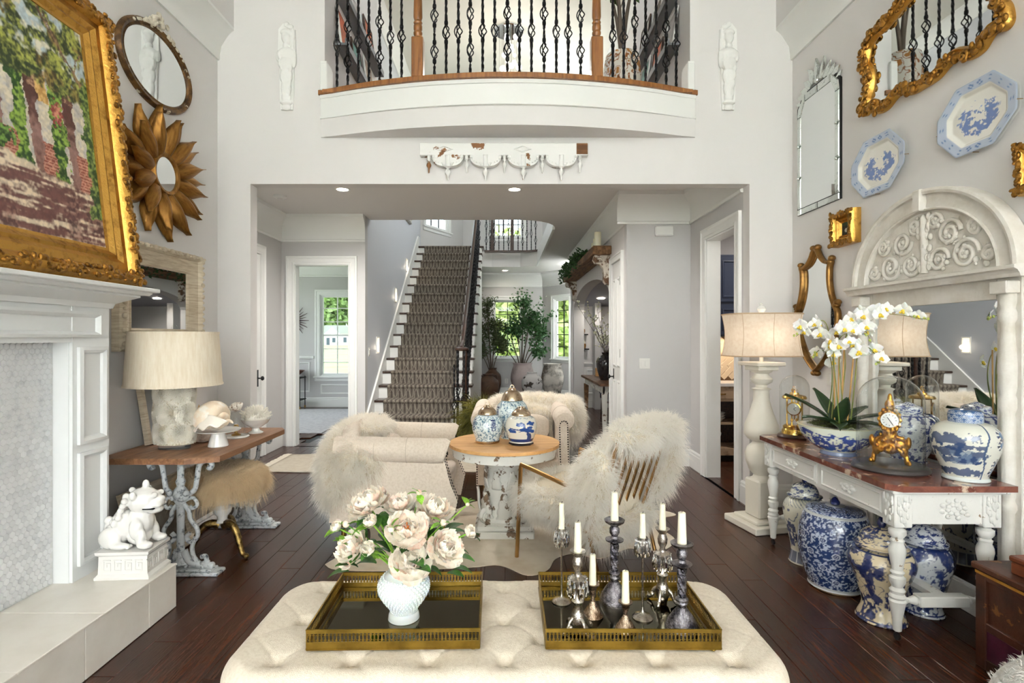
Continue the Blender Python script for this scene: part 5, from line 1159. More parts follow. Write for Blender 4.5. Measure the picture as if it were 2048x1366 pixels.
# ---- trays
m_tray = mk('antique_brass_tray', (150, 122, 52), .36, 1, c2=(92, 72, 30), ns=9, lo=.4, hi=.75, bs=.15, bsc=60)
m_tm = mk('smoked_mirror', (104, 100, 84), .03, 1)
TRZ = oz + .014
def tray(label, x0, x1, rz):
    w = x1 - x0; d = .40; t = T('gallery_tray', label, 'tray', ((x0 + x1) / 2, 1.85, TRZ), R(rz)); hw, hd = w / 2, d / 2; h = .062
    G().cbox(-hw, hw, -hd, hd, 0, .008, .003).o('tray_floor', m_tray, t, 0); G().box(-hw + .006, hw - .006, -hd + .006, hd - .006, .008, .0095).o('mirror', m_tm, t, 0)
    for k, (L, M) in enumerate(((w, RM(t=(0, -hd, 0))), (w, RM(t=(0, hd, 0))), (d, RM(rz=PI / 2, t=(-hw, 0, 0))), (d, RM(rz=PI / 2, t=(hw, 0, 0))))):
        g = G().box(-L / 2, L / 2, -.0015, .0015, 0, .026, M).box(-L / 2, L / 2, -.0015, .0015, h - .010, h, M); n = int(L / .0115); p = L / n
        for i in range(n + 1):
            x = -L / 2 + i * p; a = p * .17
            g.box(max(x - a, -L / 2), min(x + a, L / 2), -.0012, .0012, .026, h - .01, M)
            for z in (.031, h - .015): g.prism([(x - p * .42, z), (x, z - .005), (x + p * .42, z), (x, z + .005)], -.0012, .0012, 'y', M) if 0 < i < n else None
        g.o('pierced_gallery', m_tray, t, 0); G().tube([(-L / 2, 0, h), (L / 2, 0, h)], .0028, 6, M=M).o('top_rail', m_tray, t); G().tube([(-L / 2, 0, .004), (L / 2, 0, .004)], .003, 6, M=M).o('bottom_rail', m_tray, t)
    for sx in (-1, 1):
        for sy in (-1, 1): G().lathe([(.007, -.013), (.012, -.008), (.008, 0)], 10, (sx * (hw - .02), sy * (hd - .02), 0)).o('foot', m_tray, t)
    return t
tray('pierced brass tray with smoked mirror base under the flower vase', -.615, -.083, 1.2); tray('pierced brass tray with smoked mirror base under the candlesticks', .128, .668, -.4)
TS = TRZ + .0095
# ---- hobnail vase with peonies
HV = T('hobnail_vase', 'white hobnail milk glass vase on the left tray', 'vase', (-.344, 1.82, TS))
vp = [(.0, 0), (.048, 0), (.052, .006), (.05, .018), (.044, .026), (.048, .04), (.066, .065), (.082, .095), (.083, .12), (.07, .142), (.055, .152), (.05, .158), (.052, .162), (.045, .16), (.04, .15)]
G().lathe([(q_.x, q_.y) for q_ in bez([(a, b, 0) for a, b in vp], 4)], 40, cap=False).o('vase_body', mk('milk_glass', (240, 246, 244), .15, sub=.3, coat=.5), HV, 60)
g = G(); pz = bez([(a, b, 0) for a, b in vp[4:11]], 30)
for j in range(13):
    z = .03 + j * .0095; rr_ = np.interp(z, [p.y for p in pz], [p.x for p in pz]); n = 34
    for i in range(n): a = 2 * PI * (i + .5 * (j % 2)) / n; g.ball((rr_ * cos(a), rr_ * sin(a), z), .0052 * rr_ / .083 + .0004, 6, 4)
g.o('hobnails', bpy.data.materials['milk_glass'], HV, 80, kind='stuff')
m_p1 = mk('peony_petal', (254, 243, 226), .6, c2=(251, 220, 194), ns=14, lo=.5, hi=.85, sub=.15, rnd=.04)
m_p2 = mk('peony_blush', (250, 228, 208), .6, c2=(238, 170, 146), ns=10, lo=.5, hi=.8, sub=.15, rnd=.04)
m_leaf = mk('peony_leaf', (70, 120, 40), .45, c2=(40, 84, 30), ns=9, lo=.35, hi=.7, rnd=.25, coat=.15)
m_lime = mk('lime_leaf', (138, 180, 60), .45, c2=(96, 148, 40), ns=9, rnd=.2)
m_stam = mk('stamen', (240, 150, 40), .6, c2=(190, 70, 40), ns=40)
def ppet(cup, ruf, seed):
    r = random.Random(seed); a, b, c = r.uniform(0, 6), r.uniform(0, 6), r.uniform(7, 11)
    def f(u, v):
        s = (u - .5) * 2; wd_ = (.35 + .75 * v) * math.sqrt(max(0, 1 - (max(0, v - .55) / .47) ** 2)) * .5; x = s * wd_; ang = cup * v; 
        y = -v * cos(ang * .9) ; z = v * sin(ang) * .75 + .28 * s * s * v * .5 + ruf * v * v * sin(s * c + a) + ruf * .5 * sin(v * 9 + b)
        return (x, y, z)
    return mesh_of(G().sheet(f, 7, 7), m_p1, 80, 'petal')
PET = [ppet(.25, .05, 1), ppet(.6, .07, 2), ppet(1.0, .07, 3), ppet(1.35, .09, 4)]; PETB = []
for p in PET: b_ = p.copy(); b_.materials.clear(); b_.materials.append(m_p2); PETB.append(b_)
lfm = mesh_of(G().sheet(lambda u, v: ((u - .5) * .62 * sin(PI * min(.98, v * .92 + .05)) ** .9, -v, .12 * sin(PI * v) - .18 * v * v + .1 * abs(u - .5)), 4, 8), m_leaf, 80, 'leaf'); lfl = lfm.copy(); lfl.materials.clear(); lfl.materials.append(m_lime)
vc = Vector((-.344, 1.82, TS + .15))
def aim(d, roll=0): return (d.to_track_quat('Z', 'Y').to_matrix() @ Matrix.Rotation(roll, 3, 'Z')).to_euler()
def peony(label, pxl, pyl, Z, size, openv, seed, cen=False):
    r = random.Random(seed); c = Vector(px(pxl, pyl, Z)); t = T('peony', label, 'flower', tuple(c), 0, 'peonies in the hobnail vase'); d = (c - vc); d.y -= .05; d = (d + Vector((0, -.06, .06))).normalized()
    e = aim(d); Mt = e.to_matrix()
    lay = ((0, 8, 1.0), (1, 8, .95), (2, 8, .85), (3, 8, .72), (3, 6, .5)) if openv else ((2, 5, .85), (3, 6, .8), (3, 5, .6))
    for li, n, s in lay:
        for i in range(n):
            a = 2 * PI * i / n + li * .5 + r.uniform(-.25, .25); ro = (Mt @ Matrix.Rotation(a, 3, 'Z') @ Matrix.Rotation(r.uniform(-.15, .15), 3, 'X')).to_euler(); place('petal', (PET if r.random() < .82 else PETB)[li], None, t, tuple(Mt @ Vector((0, 0, -.2 * size + .05 * size * li))), ro, size * s * r.uniform(.9, 1.1))
    if cen:
        g = G()
        for i in range(26): a = r.uniform(0, 6.3); q_ = r.uniform(0, .18) * size; g.tube([(q_ * cos(a) * .6, q_ * sin(a) * .6, 0), (q_ * cos(a) * 1.3, q_ * sin(a) * 1.3, .32 * size)], [.0012, .0022], 5)
        o = g.o('stamens', m_stam, t, 60); o.rotation_euler = e
    s0 = c - d * .2 * size; G().tube(bez([tuple(s0 - c), tuple((s0 * .5 + vc * .5 + Vector((0, 0, .015))) - c), tuple(vc - c + Vector((0, 0, -.02)))], 5), .0028, 6).o('stem', m_lime, t)
    for i in range(3):
        a = r.uniform(0, 6.3); dd = (Vector((cos(a), sin(a) + .3, r.uniform(-.5, .1)))).normalized(); ro = dd.to_track_quat('-Y', 'Z').to_euler(); place('leaf', lfm if r.random() < .75 else lfl, None, t, tuple((s0 - c) * (1.3 + .6 * i)), ro, r.uniform(.045, .075))
    return t
peony('full cream peony at the back left of the bouquet', 738, 1010, 1.86, .084, 1, 1); peony('open cream peony at the top middle of the bouquet', 800, 1015, 1.88, .065, 1, 2); peony('cream peony at the top right of the bouquet', 868, 1022, 1.86, .074, 1, 3)
peony('wide open peony with orange stamens at the centre of the bouquet', 815, 1062, 1.74, .076, 1, 4, True); peony('large drooping peony over the front of the vase', 822, 1122, 1.75, .072, 1, 5); peony('pale peony at the lower right of the bouquet', 890, 1098, 1.77, .069, 1, 6)
peony('half open blush peony left of the bouquet centre', 744, 1046, 1.76, .043, 0, 7); peony('cream peony hanging at the lower left of the bouquet', 706, 1098, 1.78, .067, 1, 8); peony('closing cream peony at the lower left front of the bouquet', 740, 1100, 1.73, .045, 0, 9)
peony('small blush peony at the far left of the bouquet', 677, 1056, 1.80, .038, 0, 10); peony('small rosy peony at the far right of the bouquet', 936, 1066, 1.80, .038, 0, 12)
def bud(label, x, y, Z, s, seed):
    r = random.Random(seed); c = Vector(px(x, y, Z)); t = T('peony_bud', label, 'flower bud', tuple(c), 0, 'buds in the hobnail vase'); G().ball((0, 0, 0), s, 12, 8).o('bud', m_p2, t, 80); d = (c - vc).normalized()
    G().tube([tuple(-d * s * .8), tuple((vc - c) * .55 + Vector((0, 0, .02))), tuple(vc - c)], .0022, 6).o('stem', m_lime, t)
    for i in range(4): dd = (Vector((r.uniform(-1, 1), r.uniform(-.6, .3), r.uniform(-.3, .9)))).normalized(); place('leaf', lfl, None, t, tuple(-d * s * .8), dd.to_track_quat('-Y', 'Z').to_euler(), r.uniform(.03, .045))
bud('small round pale bud at the left tip of the bouquet', 681, 1085, 1.80, .011, 1); bud('green leafy bud at the top right of the bouquet', 935, 1008, 1.86, .008, 2); bud('green bud rising at the top middle of the bouquet', 838, 985, 1.86, .01, 3); bud('white round bud right of the bouquet centre', 887, 1045, 1.74, .011, 4); bud('pink bud left of the orange centred peony', 782, 1058, 1.70, .011, 5); bud('small cream bud at the upper left of the bouquet', 692, 1048, 1.79, .012, 6)
FO = T('bouquet_foliage', 'glossy green peony leaves filling the bouquet between the blooms', 'foliage', tuple(vc)); r = random.Random(6)
for i in range(64):
    a = r.uniform(-.25, PI + .25) if i % 4 else r.uniform(0, 2 * PI); e = r.uniform(-.15, 1.1); d = Vector((cos(a) * cos(e) * 1.25, sin(a) * cos(e) * .9, sin(e) * .9)); p = d * r.uniform(.06, .16) + Vector((0, .02, .02)); ro = (d + Vector((r.uniform(-.6, .6), .1, r.uniform(-.5, .2)))).to_track_quat('-Y', 'Z').to_euler(); place('leaf', lfm if r.random() < .8 else lfl, None, FO, tuple(p), ro, r.uniform(.05, .085))
# ---- candlesticks and tapers
pris = G(); pris.lathe([(0, 0), (.0022, -.004), (.0045, -.012), (.0055, -.026), (.0035, -.036), (0, -.042)], 6); m_cry = mk('crystal', (250, 250, 250), .02, tr=1, ior=1.5); prm = mesh_of(pris, m_cry, 0, 'crystal_prism'); brm = mesh_of(G().ball((0, 0, 0), .0042, 8, 6), m_cry, 0, 'crystal_bead')
def prisms(t, z, r_, n, s=1.0):
    for i in range(n):
        a = 2 * PI * i / n; x, y = r_ * cos(a), r_ * sin(a); place('crystal_bead', brm, None, t, (x, y, z)); place('crystal_prism', prm, None, t, (x * 1.03, y * 1.03, z - .004), (0, 0, a), s)
def candle(label, t, h, zc, r0=.0105):
    c = T('taper_candle', label, 'candle', (t.location.x, t.location.y, t.location.z + zc), 0, 'ivory tapers on the right tray'); G().lathe([(r0 * 1.12, 0), (r0, h * .5), (r0 * .86, h), (r0 * .6, h + .002), (0, h + .001)], 20).o('wax', m_candle, c, 50); G().tube([(0, 0, h), (.001, 0, h + .004), (.003, 0, h + .007)], .0011, 5).o('wick', m_black, c)
GRP = 'candlesticks on the right tray'
def thin_stick(label, x, Z, h, lab2, ch):
    t = T('candlestick', label, 'candlestick', (x, Z, TS), 0, GRP); G().lathe([(.0, 0), (.034, 0), (.035, .003), (.028, .010), (.012, .016), (.005, .022), (.0035, .04), (.0032, h - .05), (.006, h - .045)], 28).o('stem', m_silver, t, 50)
    G().lathe([(.004, h - .045), (.013, h - .035), (.017, h - .02), (.018, h + .005), (.016, h + .005), (.012, h - .012), (0, h - .012)], 24).o('cup', m_silver, t, 50); prisms(t, h - .006, .022, 12, 1.25); candle(lab2, t, ch, h - .012, .010); return t
def ornate(label, x, Z, h, lab2, ch, rz=0):
    t = T('candlestick', label, 'candlestick', (x, Z, TS), R(rz), GRP)
    G().lathe([(.012, .012), (.022, .02), (.028, .035), (.02, .06), (.013, .085), (.018, .095), (.02, .10), (.009, .112), (.008, h * .55), (.02, h * .62), (.028, h * .66), (.012, h * .69), (.009, h * .74), (.016, h * .8), (.018, h * .86), (.012, h * .93), (.022, h * .98), (.026, h), (.012, h - .002), (0, h - .004)], 24).o('stem', m_silver, t, 50)
    for k in range(4):
        a = k * PI / 2 + .5; g = G().tube(bez([(.014, 0, .05), (.03, 0, .04), (.042, 0, .015), (.054, 0, .006), (.05, 0, .014), (.044, 0, .012)], 4), .0065, 8, M=RM(rz=a)); g.ball((.034, .008, .024), .008, 8, 6, M=RM(rz=a)); g.o('scroll_foot', m_silver, t, 60)
    prisms(t, h * .66, .029, 12, 1.35); candle(lab2, t, ch, h - .008, .0115)
def small(label, x, Z, h, lab2, ch):
    t = T('candlestick', label, 'candlestick', (x, Z, TS), 0, GRP); G().lathe([(0, 0), (.034, 0), (.036, .004), (.03, .014), (.02, .03), (.01, .045), (.007, h * .6), (.012, h * .8), (.014, h * .9), (.022, h * .96), (.023, h), (.012, h - .002), (0, h - .004)], 24).o('stem', mk('warm_silver', (190, 168, 146), .25, 1, c2=(110, 84, 62), ns=30, bs=.6, bsc=80) if 'warm_silver' not in bpy.data.materials else bpy.data.materials['warm_silver'], t, 50); candle(lab2, t, ch, h - .006, .0115)
def twist(label, x, Z, h, lab2, ch):
    t = T('candlestick', label, 'candlestick', (x, Z, TS), 0, GRP); k = h / .3
    G().lathe([(0, 0), (.052, 0), (.054, .012), (.05, .018), (.046, .03), (.03, .055), (.016, .072), (.014, .08), (.018, .085), (.018, .09), (.012, .1)], 32).o('base', m_pewter, t, 60)
    NV2, NU2 = 40, 24; v = []; z0, z1 = .1 * k, .21 * k
    for j in range(NV2 + 1):
        for i in range(NU2): a = 2 * PI * i / NU2; rr_ = (.0125 + .0025 * cos(5 * (a + j / NV2 * 4.4))) * (1 + .1 * j / NV2); v.append((rr_ * cos(a), rr_ * sin(a), z0 + (z1 - z0) * j / NV2))
    G().add(v, [(j * NU2 + i, j * NU2 + (i + 1) % NU2, (j + 1) * NU2 + (i + 1) % NU2, (j + 1) * NU2 + i) for j in range(NV2) for i in range(NU2)]).o('twisted_column', m_pewter, t, 60)
    G().lathe([(.012, .095 * k), (.02, .1 * k), (.021, .106 * k), (.014, .114 * k)], 20).o('lower_collar', m_pewter, t); G().lathe([(.012, z1), (.016, z1 + .006), (.032, z1 + .012), (.033, z1 + .016), (.014, z1 + .02), (.011, z1 + .028), (.018, z1 + .04), (.018, z1 + .055), (.012, z1 + .064), (.034, h - .012), (.037, h - .004), (.03, h), (.012, h - .006), (0, h - .008)], 28).o('drip_pan', m_pewter, t, 50); candle(lab2, t, ch, h - .01, .0135)
thin_stick('thin silver stem candlestick with crystal drops at the far left of the tray', .204, 1.93, .262, 'ivory taper in the far left crystal candlestick', .105); ornate('silver scroll foot candlestick with crystal drops at the front left', .236, 1.735, .262, 'ivory taper in the front left scroll foot candlestick', .10)
small('short silver candlestick left of the tall twisted one', .30, 1.83, .112, 'ivory taper in the left short candlestick', .105); twist('tall twisted dark silver candlestick at the back of the tray', .395, 1.93, .30, 'ivory taper in the back twisted candlestick, highest of all', .105)
small('short silver candlestick at the front centre of the tray', .392, 1.74, .095, 'ivory taper in the front short candlestick, lowest of all', .104); thin_stick('thin silver stem candlestick with crystal drops right of centre', .468, 1.82, .27, 'ivory taper in the right thin crystal candlestick', .096)
ornate('silver scroll foot candlestick with crystal drops at the back right', .568, 1.93, .265, 'ivory taper in the back right scroll foot candlestick', .096, 30); twist('tall twisted dark silver candlestick at the front right', .577, 1.745, .287, 'ivory taper in the front right twisted candlestick', .105)
# ================================================================ RIGHT SIDE
RW = R(-90)
# ---- etched mirror
VM = T('etched_glass_mirror', 'tall narrow Venetian style mirror with glass border and leafy crest', 'mirror', (XR, 4.155, 2.44), RW)
m_eg = mk('etched_glass', (214, 220, 216), .16, .9, c2=(160, 166, 162), ns=60, lo=.6, hi=.66, bs=.2, bsc=60)
hw = .275
G().prism([(-hw - .01, 0), (hw + .01, 0), (hw + .01, .88), (hw - .08, .97), (-hw + .08, .97), (-hw - .01, .88)], -.014, 0, 'y').o('backing', m_black, VM, 0)
G().prism([(-hw + .05, .05), (hw - .05, .05), (hw - .05, .82), (hw - .1, .90), (-hw + .1, .90), (-hw + .05, .82)], -.017, -.0145, 'y').o('centre_glass', m_mirror, VM, 0)
def bev(poly):
    c = Vector((sum(p[0] for p in poly) / len(poly), sum(p[1] for p in poly) / len(poly))); q = [tuple(Vector(p) * .0 + c + (Vector(p) - c) * .86) for p in poly]; n = len(poly); g = G()
    g.add([(p[0], -.015, p[1]) for p in poly] + [(p[0], -.022, p[1]) for p in q], [(i, (i + 1) % n, n + (i + 1) % n, n + i) for i in range(n)] + [tuple(range(n, 2 * n))]); g.o('border_strip', m_eg, VM, 0)
for s in (-1, 1):
    for a, b in ((.05, .3), (.305, .56), (.565, .80)): bev([(s * hw, a), (s * (hw - .048), a), (s * (hw - .048), b), (s * hw, b)][::s])
    bev([(s * hw, .0), (s * (hw - .05), .0), (s * (hw - .05), .045), (s * hw, .045)][::s]); bev([(s * hw, .805), (s * (hw - .048), .805), (s * (hw - .10), .9), (s * (hw - .1), .96), (s * (hw - .01), .87)][::s])
    bev([(s * (hw - .105), .96), (s * (hw - .105), .905), (0.002 * s, .905), (0.002 * s, .96)][::s]); bev([(s * (hw - .055), .0), (s * .002, .0), (s * .002, .045), (s * (hw - .055), .045)][::s])
gl = mesh_of(G().sheet(lambda u, v: ((u - .5) * .075 * sin(PI * min(.97, v * .85 + .12)), -.012 - .012 * (1 - (2 * u - 1) ** 2), v * .15), 4, 8), m_eg, 60, 'glass_leaf')
for i, (x, z, a, s) in enumerate([(0, .99, 0, 1.15), (-.045, .985, -24, 1.05), (.045, .985, 24, 1.05), (-.085, .975, -48, .85), (.085, .975, 48, .85), (-.13, .965, -66, .75), (.13, .965, 66, .75), (-.18, .945, -75, .7), (.18, .945, 75, .7), (-.23, .9, -70, .5), (.23, .9, 70, .5)]): place('glass_leaf', gl, None, VM, (x, -.004, z), (0, R(a), 0), s)
G().lathe([(0, 0), (.022, .002), (.018, .01), (0, .014)], 12, M=RM(rx=PI / 2, t=(0, -.02, .99))).o('glass_rosette', m_eg, VM)
for s in (-1, 1):
    for z in (.3, .56): G().ball((s * (hw - .024), -.026, z), .012, 8, 6).o('glass_stud', m_eg, VM, 80)
# ---- rococo gilt mirror
def sym(h): return h + [(-x, z) for x, z in h[::-1]]
RC = T('rococo_gilt_mirror', 'wide ornate gilt rococo mirror high on the right wall', 'mirror', (XR, 3.09, 2.92), RW)
half = [(-.02, -.045), (-.10, -.04), (-.2, .0), (-.30, -.04), (-.38, -.035), (-.44, .015), (-.50, .0), (-.535, .03), (-.525, .11), (-.49, .18), (-.49, .26), (-.53, .33), (-.53, .42), (-.5, .48), (-.42, .53), (-.32, .535), (-.2, .57), (-.1, .60), (-.02, .63)]
h2 = [(p.x, p.y) for p in bez([(x, z, 0) for x, z in half], 5)]; ol = [(-x, z) for x, z in h2] + h2[::-1]
G().ring(ol, [(0, 0), (-.004, .02), (.008, .045), (.03, .05), (.045, .03), (.055, .038), (.068, .02), (.068, 0)]).o('frame', m_gold, RC, 60)
c_ = (0, .28); G().prism([(x * .9, c_[1] + (z - c_[1]) * .84) for x, z in ol], -.015, -.008, 'y').o('glass', m_mirror, RC, 0)
g = G(); r = random.Random(12)
for i in range(0, len(ol)):
    x, z = ol[i]; d = (Vector((0, .28)) - Vector((x, z))).normalized()
    for k in range(2): o_ = r.uniform(.0, .06); s = r.uniform(.009, .019); g.ball((x + d.x * o_, -.03 - r.uniform(.005, .025), z + d.y * o_), s, 7, 5, (r.uniform(.7, 1.7), .8, r.uniform(.7, 1.7)))
for i in range(14):
    x, z = ol[int(i * len(ol) / 14 + 3) % len(ol)]; sp = [(.03 * (1 - t / 22) * cos(t * .5), -.055, .03 * (1 - t / 22) * sin(t * .5)) for t in range(20)]; g.tube(sp, .008, 6, M=RM(t=(x * .95, 0, .28 + (z - .28) * .93), rz=0, ry=i))
g.o('carved_ornament', m_goldd, RC, 80, kind='stuff')
# ---- blue and white platters
def platter(label, loc, w, h, seed):
    t = T('transferware_platter', label, 'platter', loc, RW, 'blue and white platters on the right wall', ry=0); n = 96; nr = 60
    a = np.linspace(0, 2 * PI, n, endpoint=False); cx_ = .72
    def octa(k):
        hw, hh, c = w / 2 * k, h / 2 * k, .34 * h * k; ca, sa = np.cos(a), np.sin(a); rad = np.minimum.reduce([hw / np.maximum(np.abs(ca), 1e-6), hh / np.maximum(np.abs(sa), 1e-6), (hw + hh - c) / (np.abs(ca) + np.abs(sa))]); return rad * ca, rad * sa
    ks = np.linspace(0.01, 1, nr); dep = np.interp(ks, [0, .66, .74, .78, .97, 1], [.004, .004, .018, .021, .028, .026]); X = []; U = []
    for k, d in zip(ks, dep): x, z = octa(k); X.append(np.stack([x, np.full(n, -d), z + h / 2], -1))
    V = np.array(X).reshape(-1, 3); K = np.repeat(ks[:, None], n, 1); px_ = V[:, 0].reshape(nr, n) / (w / 2); pz_ = (V[:, 2].reshape(nr, n) - h / 2) / (h / 2); AA = np.repeat((a / (2 * PI))[None], nr, 0)
    c = base_c(K, (236, 234, 226)); rim = sstep(.75, .77, K); c = mixc(c, lin((176, 190, 214)), rim * .9)
    for j in range(18): dd = np.hypot((px_ - .87 * np.array(octa(1)[0])[int(j * n / 18)] / (w / 2)), (pz_ - .87 * np.array(octa(1)[1])[int(j * n / 18)] / (h / 2)) * h / w); c = mixc(c, lin((92, 122, 176)), ((dd < .05) & (dd > .02)).astype(float) * rim)
    u = (px_ + 1) / 2; v = (pz_ + 1) / 2; sc = np.hypot(px_ / .52, pz_ / .5) + (fbm(u, v, 18, 18, seed, 3) - .5) * .7; ink = fbm(u, v, 26, 26, seed + 4, 3)
    m = (sc < 1) * sstep(.47, .56, ink + .16 * (np.abs(px_) > .2) * (pz_ < .3) + .10 * (pz_ < -.15) - .14 * ((np.abs(px_) < .18) & (pz_ > -.2)) - .12 * (pz_ > .25)); c = mixc(c, lin((64, 104, 176)), m * .9)
    tw = (np.abs(px_ - .2) < .04) & (pz_ > -.1) & (pz_ < .38); c = mixc(c, lin((84, 120, 182)), (tw * (ink > .4)).astype(float) * .8)
    mesh_np('plate', V, grid_faces(n, nr, True), m_vpor, t, c.reshape(-1, 3)); mesh_np('plate_back', V * np.array([1, .35, 1]), grid_faces(n, nr, True)[:, ::-1], m_porc, t)
    g = G()
    for x in (-w * .5, w * .5): g.tube([(x * 1.0, -.03, h * .45), (x * 1.02, -.005, h * .45)], .0018, 5)
    g.tube([(0, -.032, -.004), (0, 0, -.004)], .0018, 5); g.o('wire_hanger', m_brass, t, 60, kind='stuff'); return t
platter('smaller blue and white octagonal platter above the small gilt frame', (XR - .004, 3.475, 2.37), .50, .375, 3); platter('larger blue and white octagonal platter below the rococo mirror', (XR - .004, 2.75, 2.39), .47, .365, 8)
# ---- small gilt frames
def sframe(label, y, z, seed):
    t = T('gilt_picture_frame', label, 'picture frame', (XR, y, z), RW, 'small gilt frames on the right wall'); gframe(t, .25, .24, .085, .075, m_gold, m_goldd, 90, osz=.012, seed=seed)
    NU = 24; U, V = np.meshgrid(np.linspace(0, 1, NU), np.linspace(0, 1, NU)); c = base_c(U, (40, 40, 30)); c = mixc(c, lin((208, 206, 190)), (np.hypot(U - .5, V - .35) < .16).astype(float)); c = mixc(c, lin((190, 170, 60)), (np.hypot(U - .7, V - .35) < .1).astype(float)); c = mixc(c, lin((60, 90, 60)), (V > .7) * .5)
    mesh_np('picture', np.stack([(U - .5) * .09, np.full_like(U, -.024), .075 + V * .09], -1).reshape(-1, 3), grid_faces(NU, NU), m_vflat, t, c.reshape(-1, 3))
sframe('small deep gilt frame with a tiny still life beside the arched mirror', 3.79, 2.088, 1); sframe('gilt frame cut by the right edge of the picture', 2.375, 2.09, 2)
# ---- scroll mirror
SMI = T('scroll_frame_mirror', 'shield shaped mirror in a slim antique gold scroll frame above the floor lamp', 'mirror', (XR, 4.15, 1.145), RW)
m_ag = mk('antique_gold', (150, 112, 62), .4, .9, c2=(96, 66, 34), ns=12, lo=.45, hi=.75)
lo = [(0, .03), (.06, .07), (.15, .15), (.23, .27), (.275, .38), (.275, .47), (.245, .52)]; mid = [(.245, .52), (.205, .60), (.18, .70), (.18, .80), (.195, .845)]; tp = [(.175, .845), (.11, .865), (.06, .91), (.03, .955), (.0, .975)]
for s in (-1, 1):
    for nm, pts in (('lower_scroll', lo), ('side_scroll', mid), ('top_scroll', tp)):
        g = G().tube([(s * p.x, -.03, p.y) for p in bez([(x, z, 0) for x, z in pts], 6)], .016, 10); g.v = [(v[0], -.03 + (v[1] + .03) * 1.6, v[2]) for v in g.v]; g.o(nm, m_ag, SMI, 60)
    for x, z in ((.275, .545), (.262, .525), (.205, .875), (.19, .85), (.028, .985), (.02, .012)): G().ball((s * x, -.03, z), .022, 12, 8, (1, 1.3, 1)).o('curl', m_ag, SMI, 80)
ol = [(p.x, p.y) for q_ in (lo, mid, tp) for p in bez([(x, z, 0) for x, z in q_], 5)]; ol = ol + [(-x, z) for x, z in ol[::-1]]
G().prism([(x * .99, z) for x, z in ol], -.02, -.012, 'y').o('glass', m_mirror, SMI, 0)
# ---- arched trumeau mirror
TM = T('arched_trumeau_mirror', 'tall cream mirror with plaster relief arch and fluted columns behind the console', 'mirror', (2.437, 3.06, 0), RW)
W2 = .57
G().cbox(-W2, W2, -.03, .0, 0, .14, .004).o('base_rail', m_cream, TM, 30)
for s in (-1, 1):
    G().cbox(min(s * W2, s * (W2 - .13)), max(s * W2, s * (W2 - .13)), -.03, 0, .14, 1.72, .004).o('side_board', m_cream, TM, 30)
    pr = [(.034, .14), (.036, .2), (.026, .21), (.034, .235), (.028, .25), (.027, .6), (.036, .62), (.036, .64), (.026, .66), (.03, .68), (.03, 1.05), (.026, 1.07), (.036, 1.1), (.036, 1.14), (.028, 1.16), (.036, 1.2), (.038, 1.3), (.026, 1.46), (.026, 1.5), (.036, 1.52), (.036, 1.55), (.028, 1.57), (.034, 1.6), (.034, 1.64)]
    n = 24; g = G(); v = []
    for rr_, z in pr:
        for k in range(n): a = 2 * PI * k / n; q_ = rr_ * (1 - (.1 if (.68 <= z <= 1.05 or .25 <= z <= .6) and k % 2 else 0)); v.append((s * (W2 - .055) + q_ * cos(a), -.045 + q_ * sin(a), z))
    g.add(v, [(i * n + k, i * n + (k + 1) % n, (i + 1) * n + (k + 1) % n, (i + 1) * n + k) for i in range(len(pr) - 1) for k in range(n)]); g.o('fluted_column', m_cream, TM, 40); G().cbox(s * (W2 - .055) - .045, s * (W2 - .055) + .045, -.095, -.005, 1.64, 1.70, .004).o('capital_block', m_cream, TM, 30)
G().box(-W2 + .13, W2 - .13, -.03, 0, 1.62, 1.72).o('top_rail', m_cream, TM, 0)
G().prism([(0, 1.715), (-.085, 1.715), (-.09, 1.73), (-.10, 1.745), (-.115, 1.752), (-.115, 1.768), (-.10, 1.772), (0, 1.772)], -W2 - .05, W2 + .05, 'x').o('entablature', m_cream, TM, 0)
n = 40; Ra, Rb = W2 + .02, .50
arcp = [(Ra * cos(PI * i / n), 1.772 + Rb * sin(PI * i / n)) for i in range(n + 1)]; G().prism(arcp, -.03, 0, 'y').o('tympanum', m_cream, TM, 30)
def band(k0, k1, d0, d1, nm):
    v = []; f = []
    for i in range(n + 1):
        a = PI * i / n
        for k, d in ((k0, .03), (k0, d0), ((k0 + k1) / 2, d1), (k1, d0), (k1, .03)): v.append(((Ra - k) * cos(a), -d, 1.772 + (Rb - k) * sin(a)))
    for i in range(n):
        for j in range(4): f.append((i * 5 + j, i * 5 + j + 1, i * 5 + 6 + j, i * 5 + 5 + j))
    G().add(v, f).o(nm, m_cream, TM, 35)
band(0, .03, .075, .08, 'arch_moulding'); band(.03, .105, .055, .05, 'arch_band'); band(.105, .12, .06, .066, 'arch_bead')
G().cbox(-.03, .03, -.09, -.03, 2.15, 2.275, .006).o('keystone', m_cream, TM, 30)
g = G(); r = random.Random(31)
def spir(cx_, cz, R0, turns, sg, w=.012):
    N_ = 34; g.tube([(cx_ + R0 * (1 - i / N_ * .85) * cos(sg * i / N_ * turns * 2 * PI), -.036, cz + R0 * (1 - i / N_ * .85) * sin(sg * i / N_ * turns * 2 * PI)) for i in range(N_)], w, 7)
for s in (-1, 1):
    for cx_, cz, R0, t_ in ((.10, 1.86, .07, 1.7), (.27, 1.87, .085, 1.8), (.17, 2.0, .075, 1.8), (.33, 2.0, .05, 1.6), (.07, 2.08, .05, 1.5), (.41, 1.85, .045, 1.5)):
        spir(s * cx_, cz, R0, t_, s)
        for k in range(12): a = r.uniform(0, 6.3); q_ = R0 * r.uniform(.0, 1.15); g.ball((s * cx_ + q_ * cos(a), -.036, cz + q_ * sin(a)), r.uniform(.008, .017), 7, 5, (1, .8, 1))
for k in range(26): g.ball((r.uniform(-.05, .05), -.04, r.uniform(1.82, 2.12)), r.uniform(.012, .024), 8, 6, (.8, .7, 1.2))
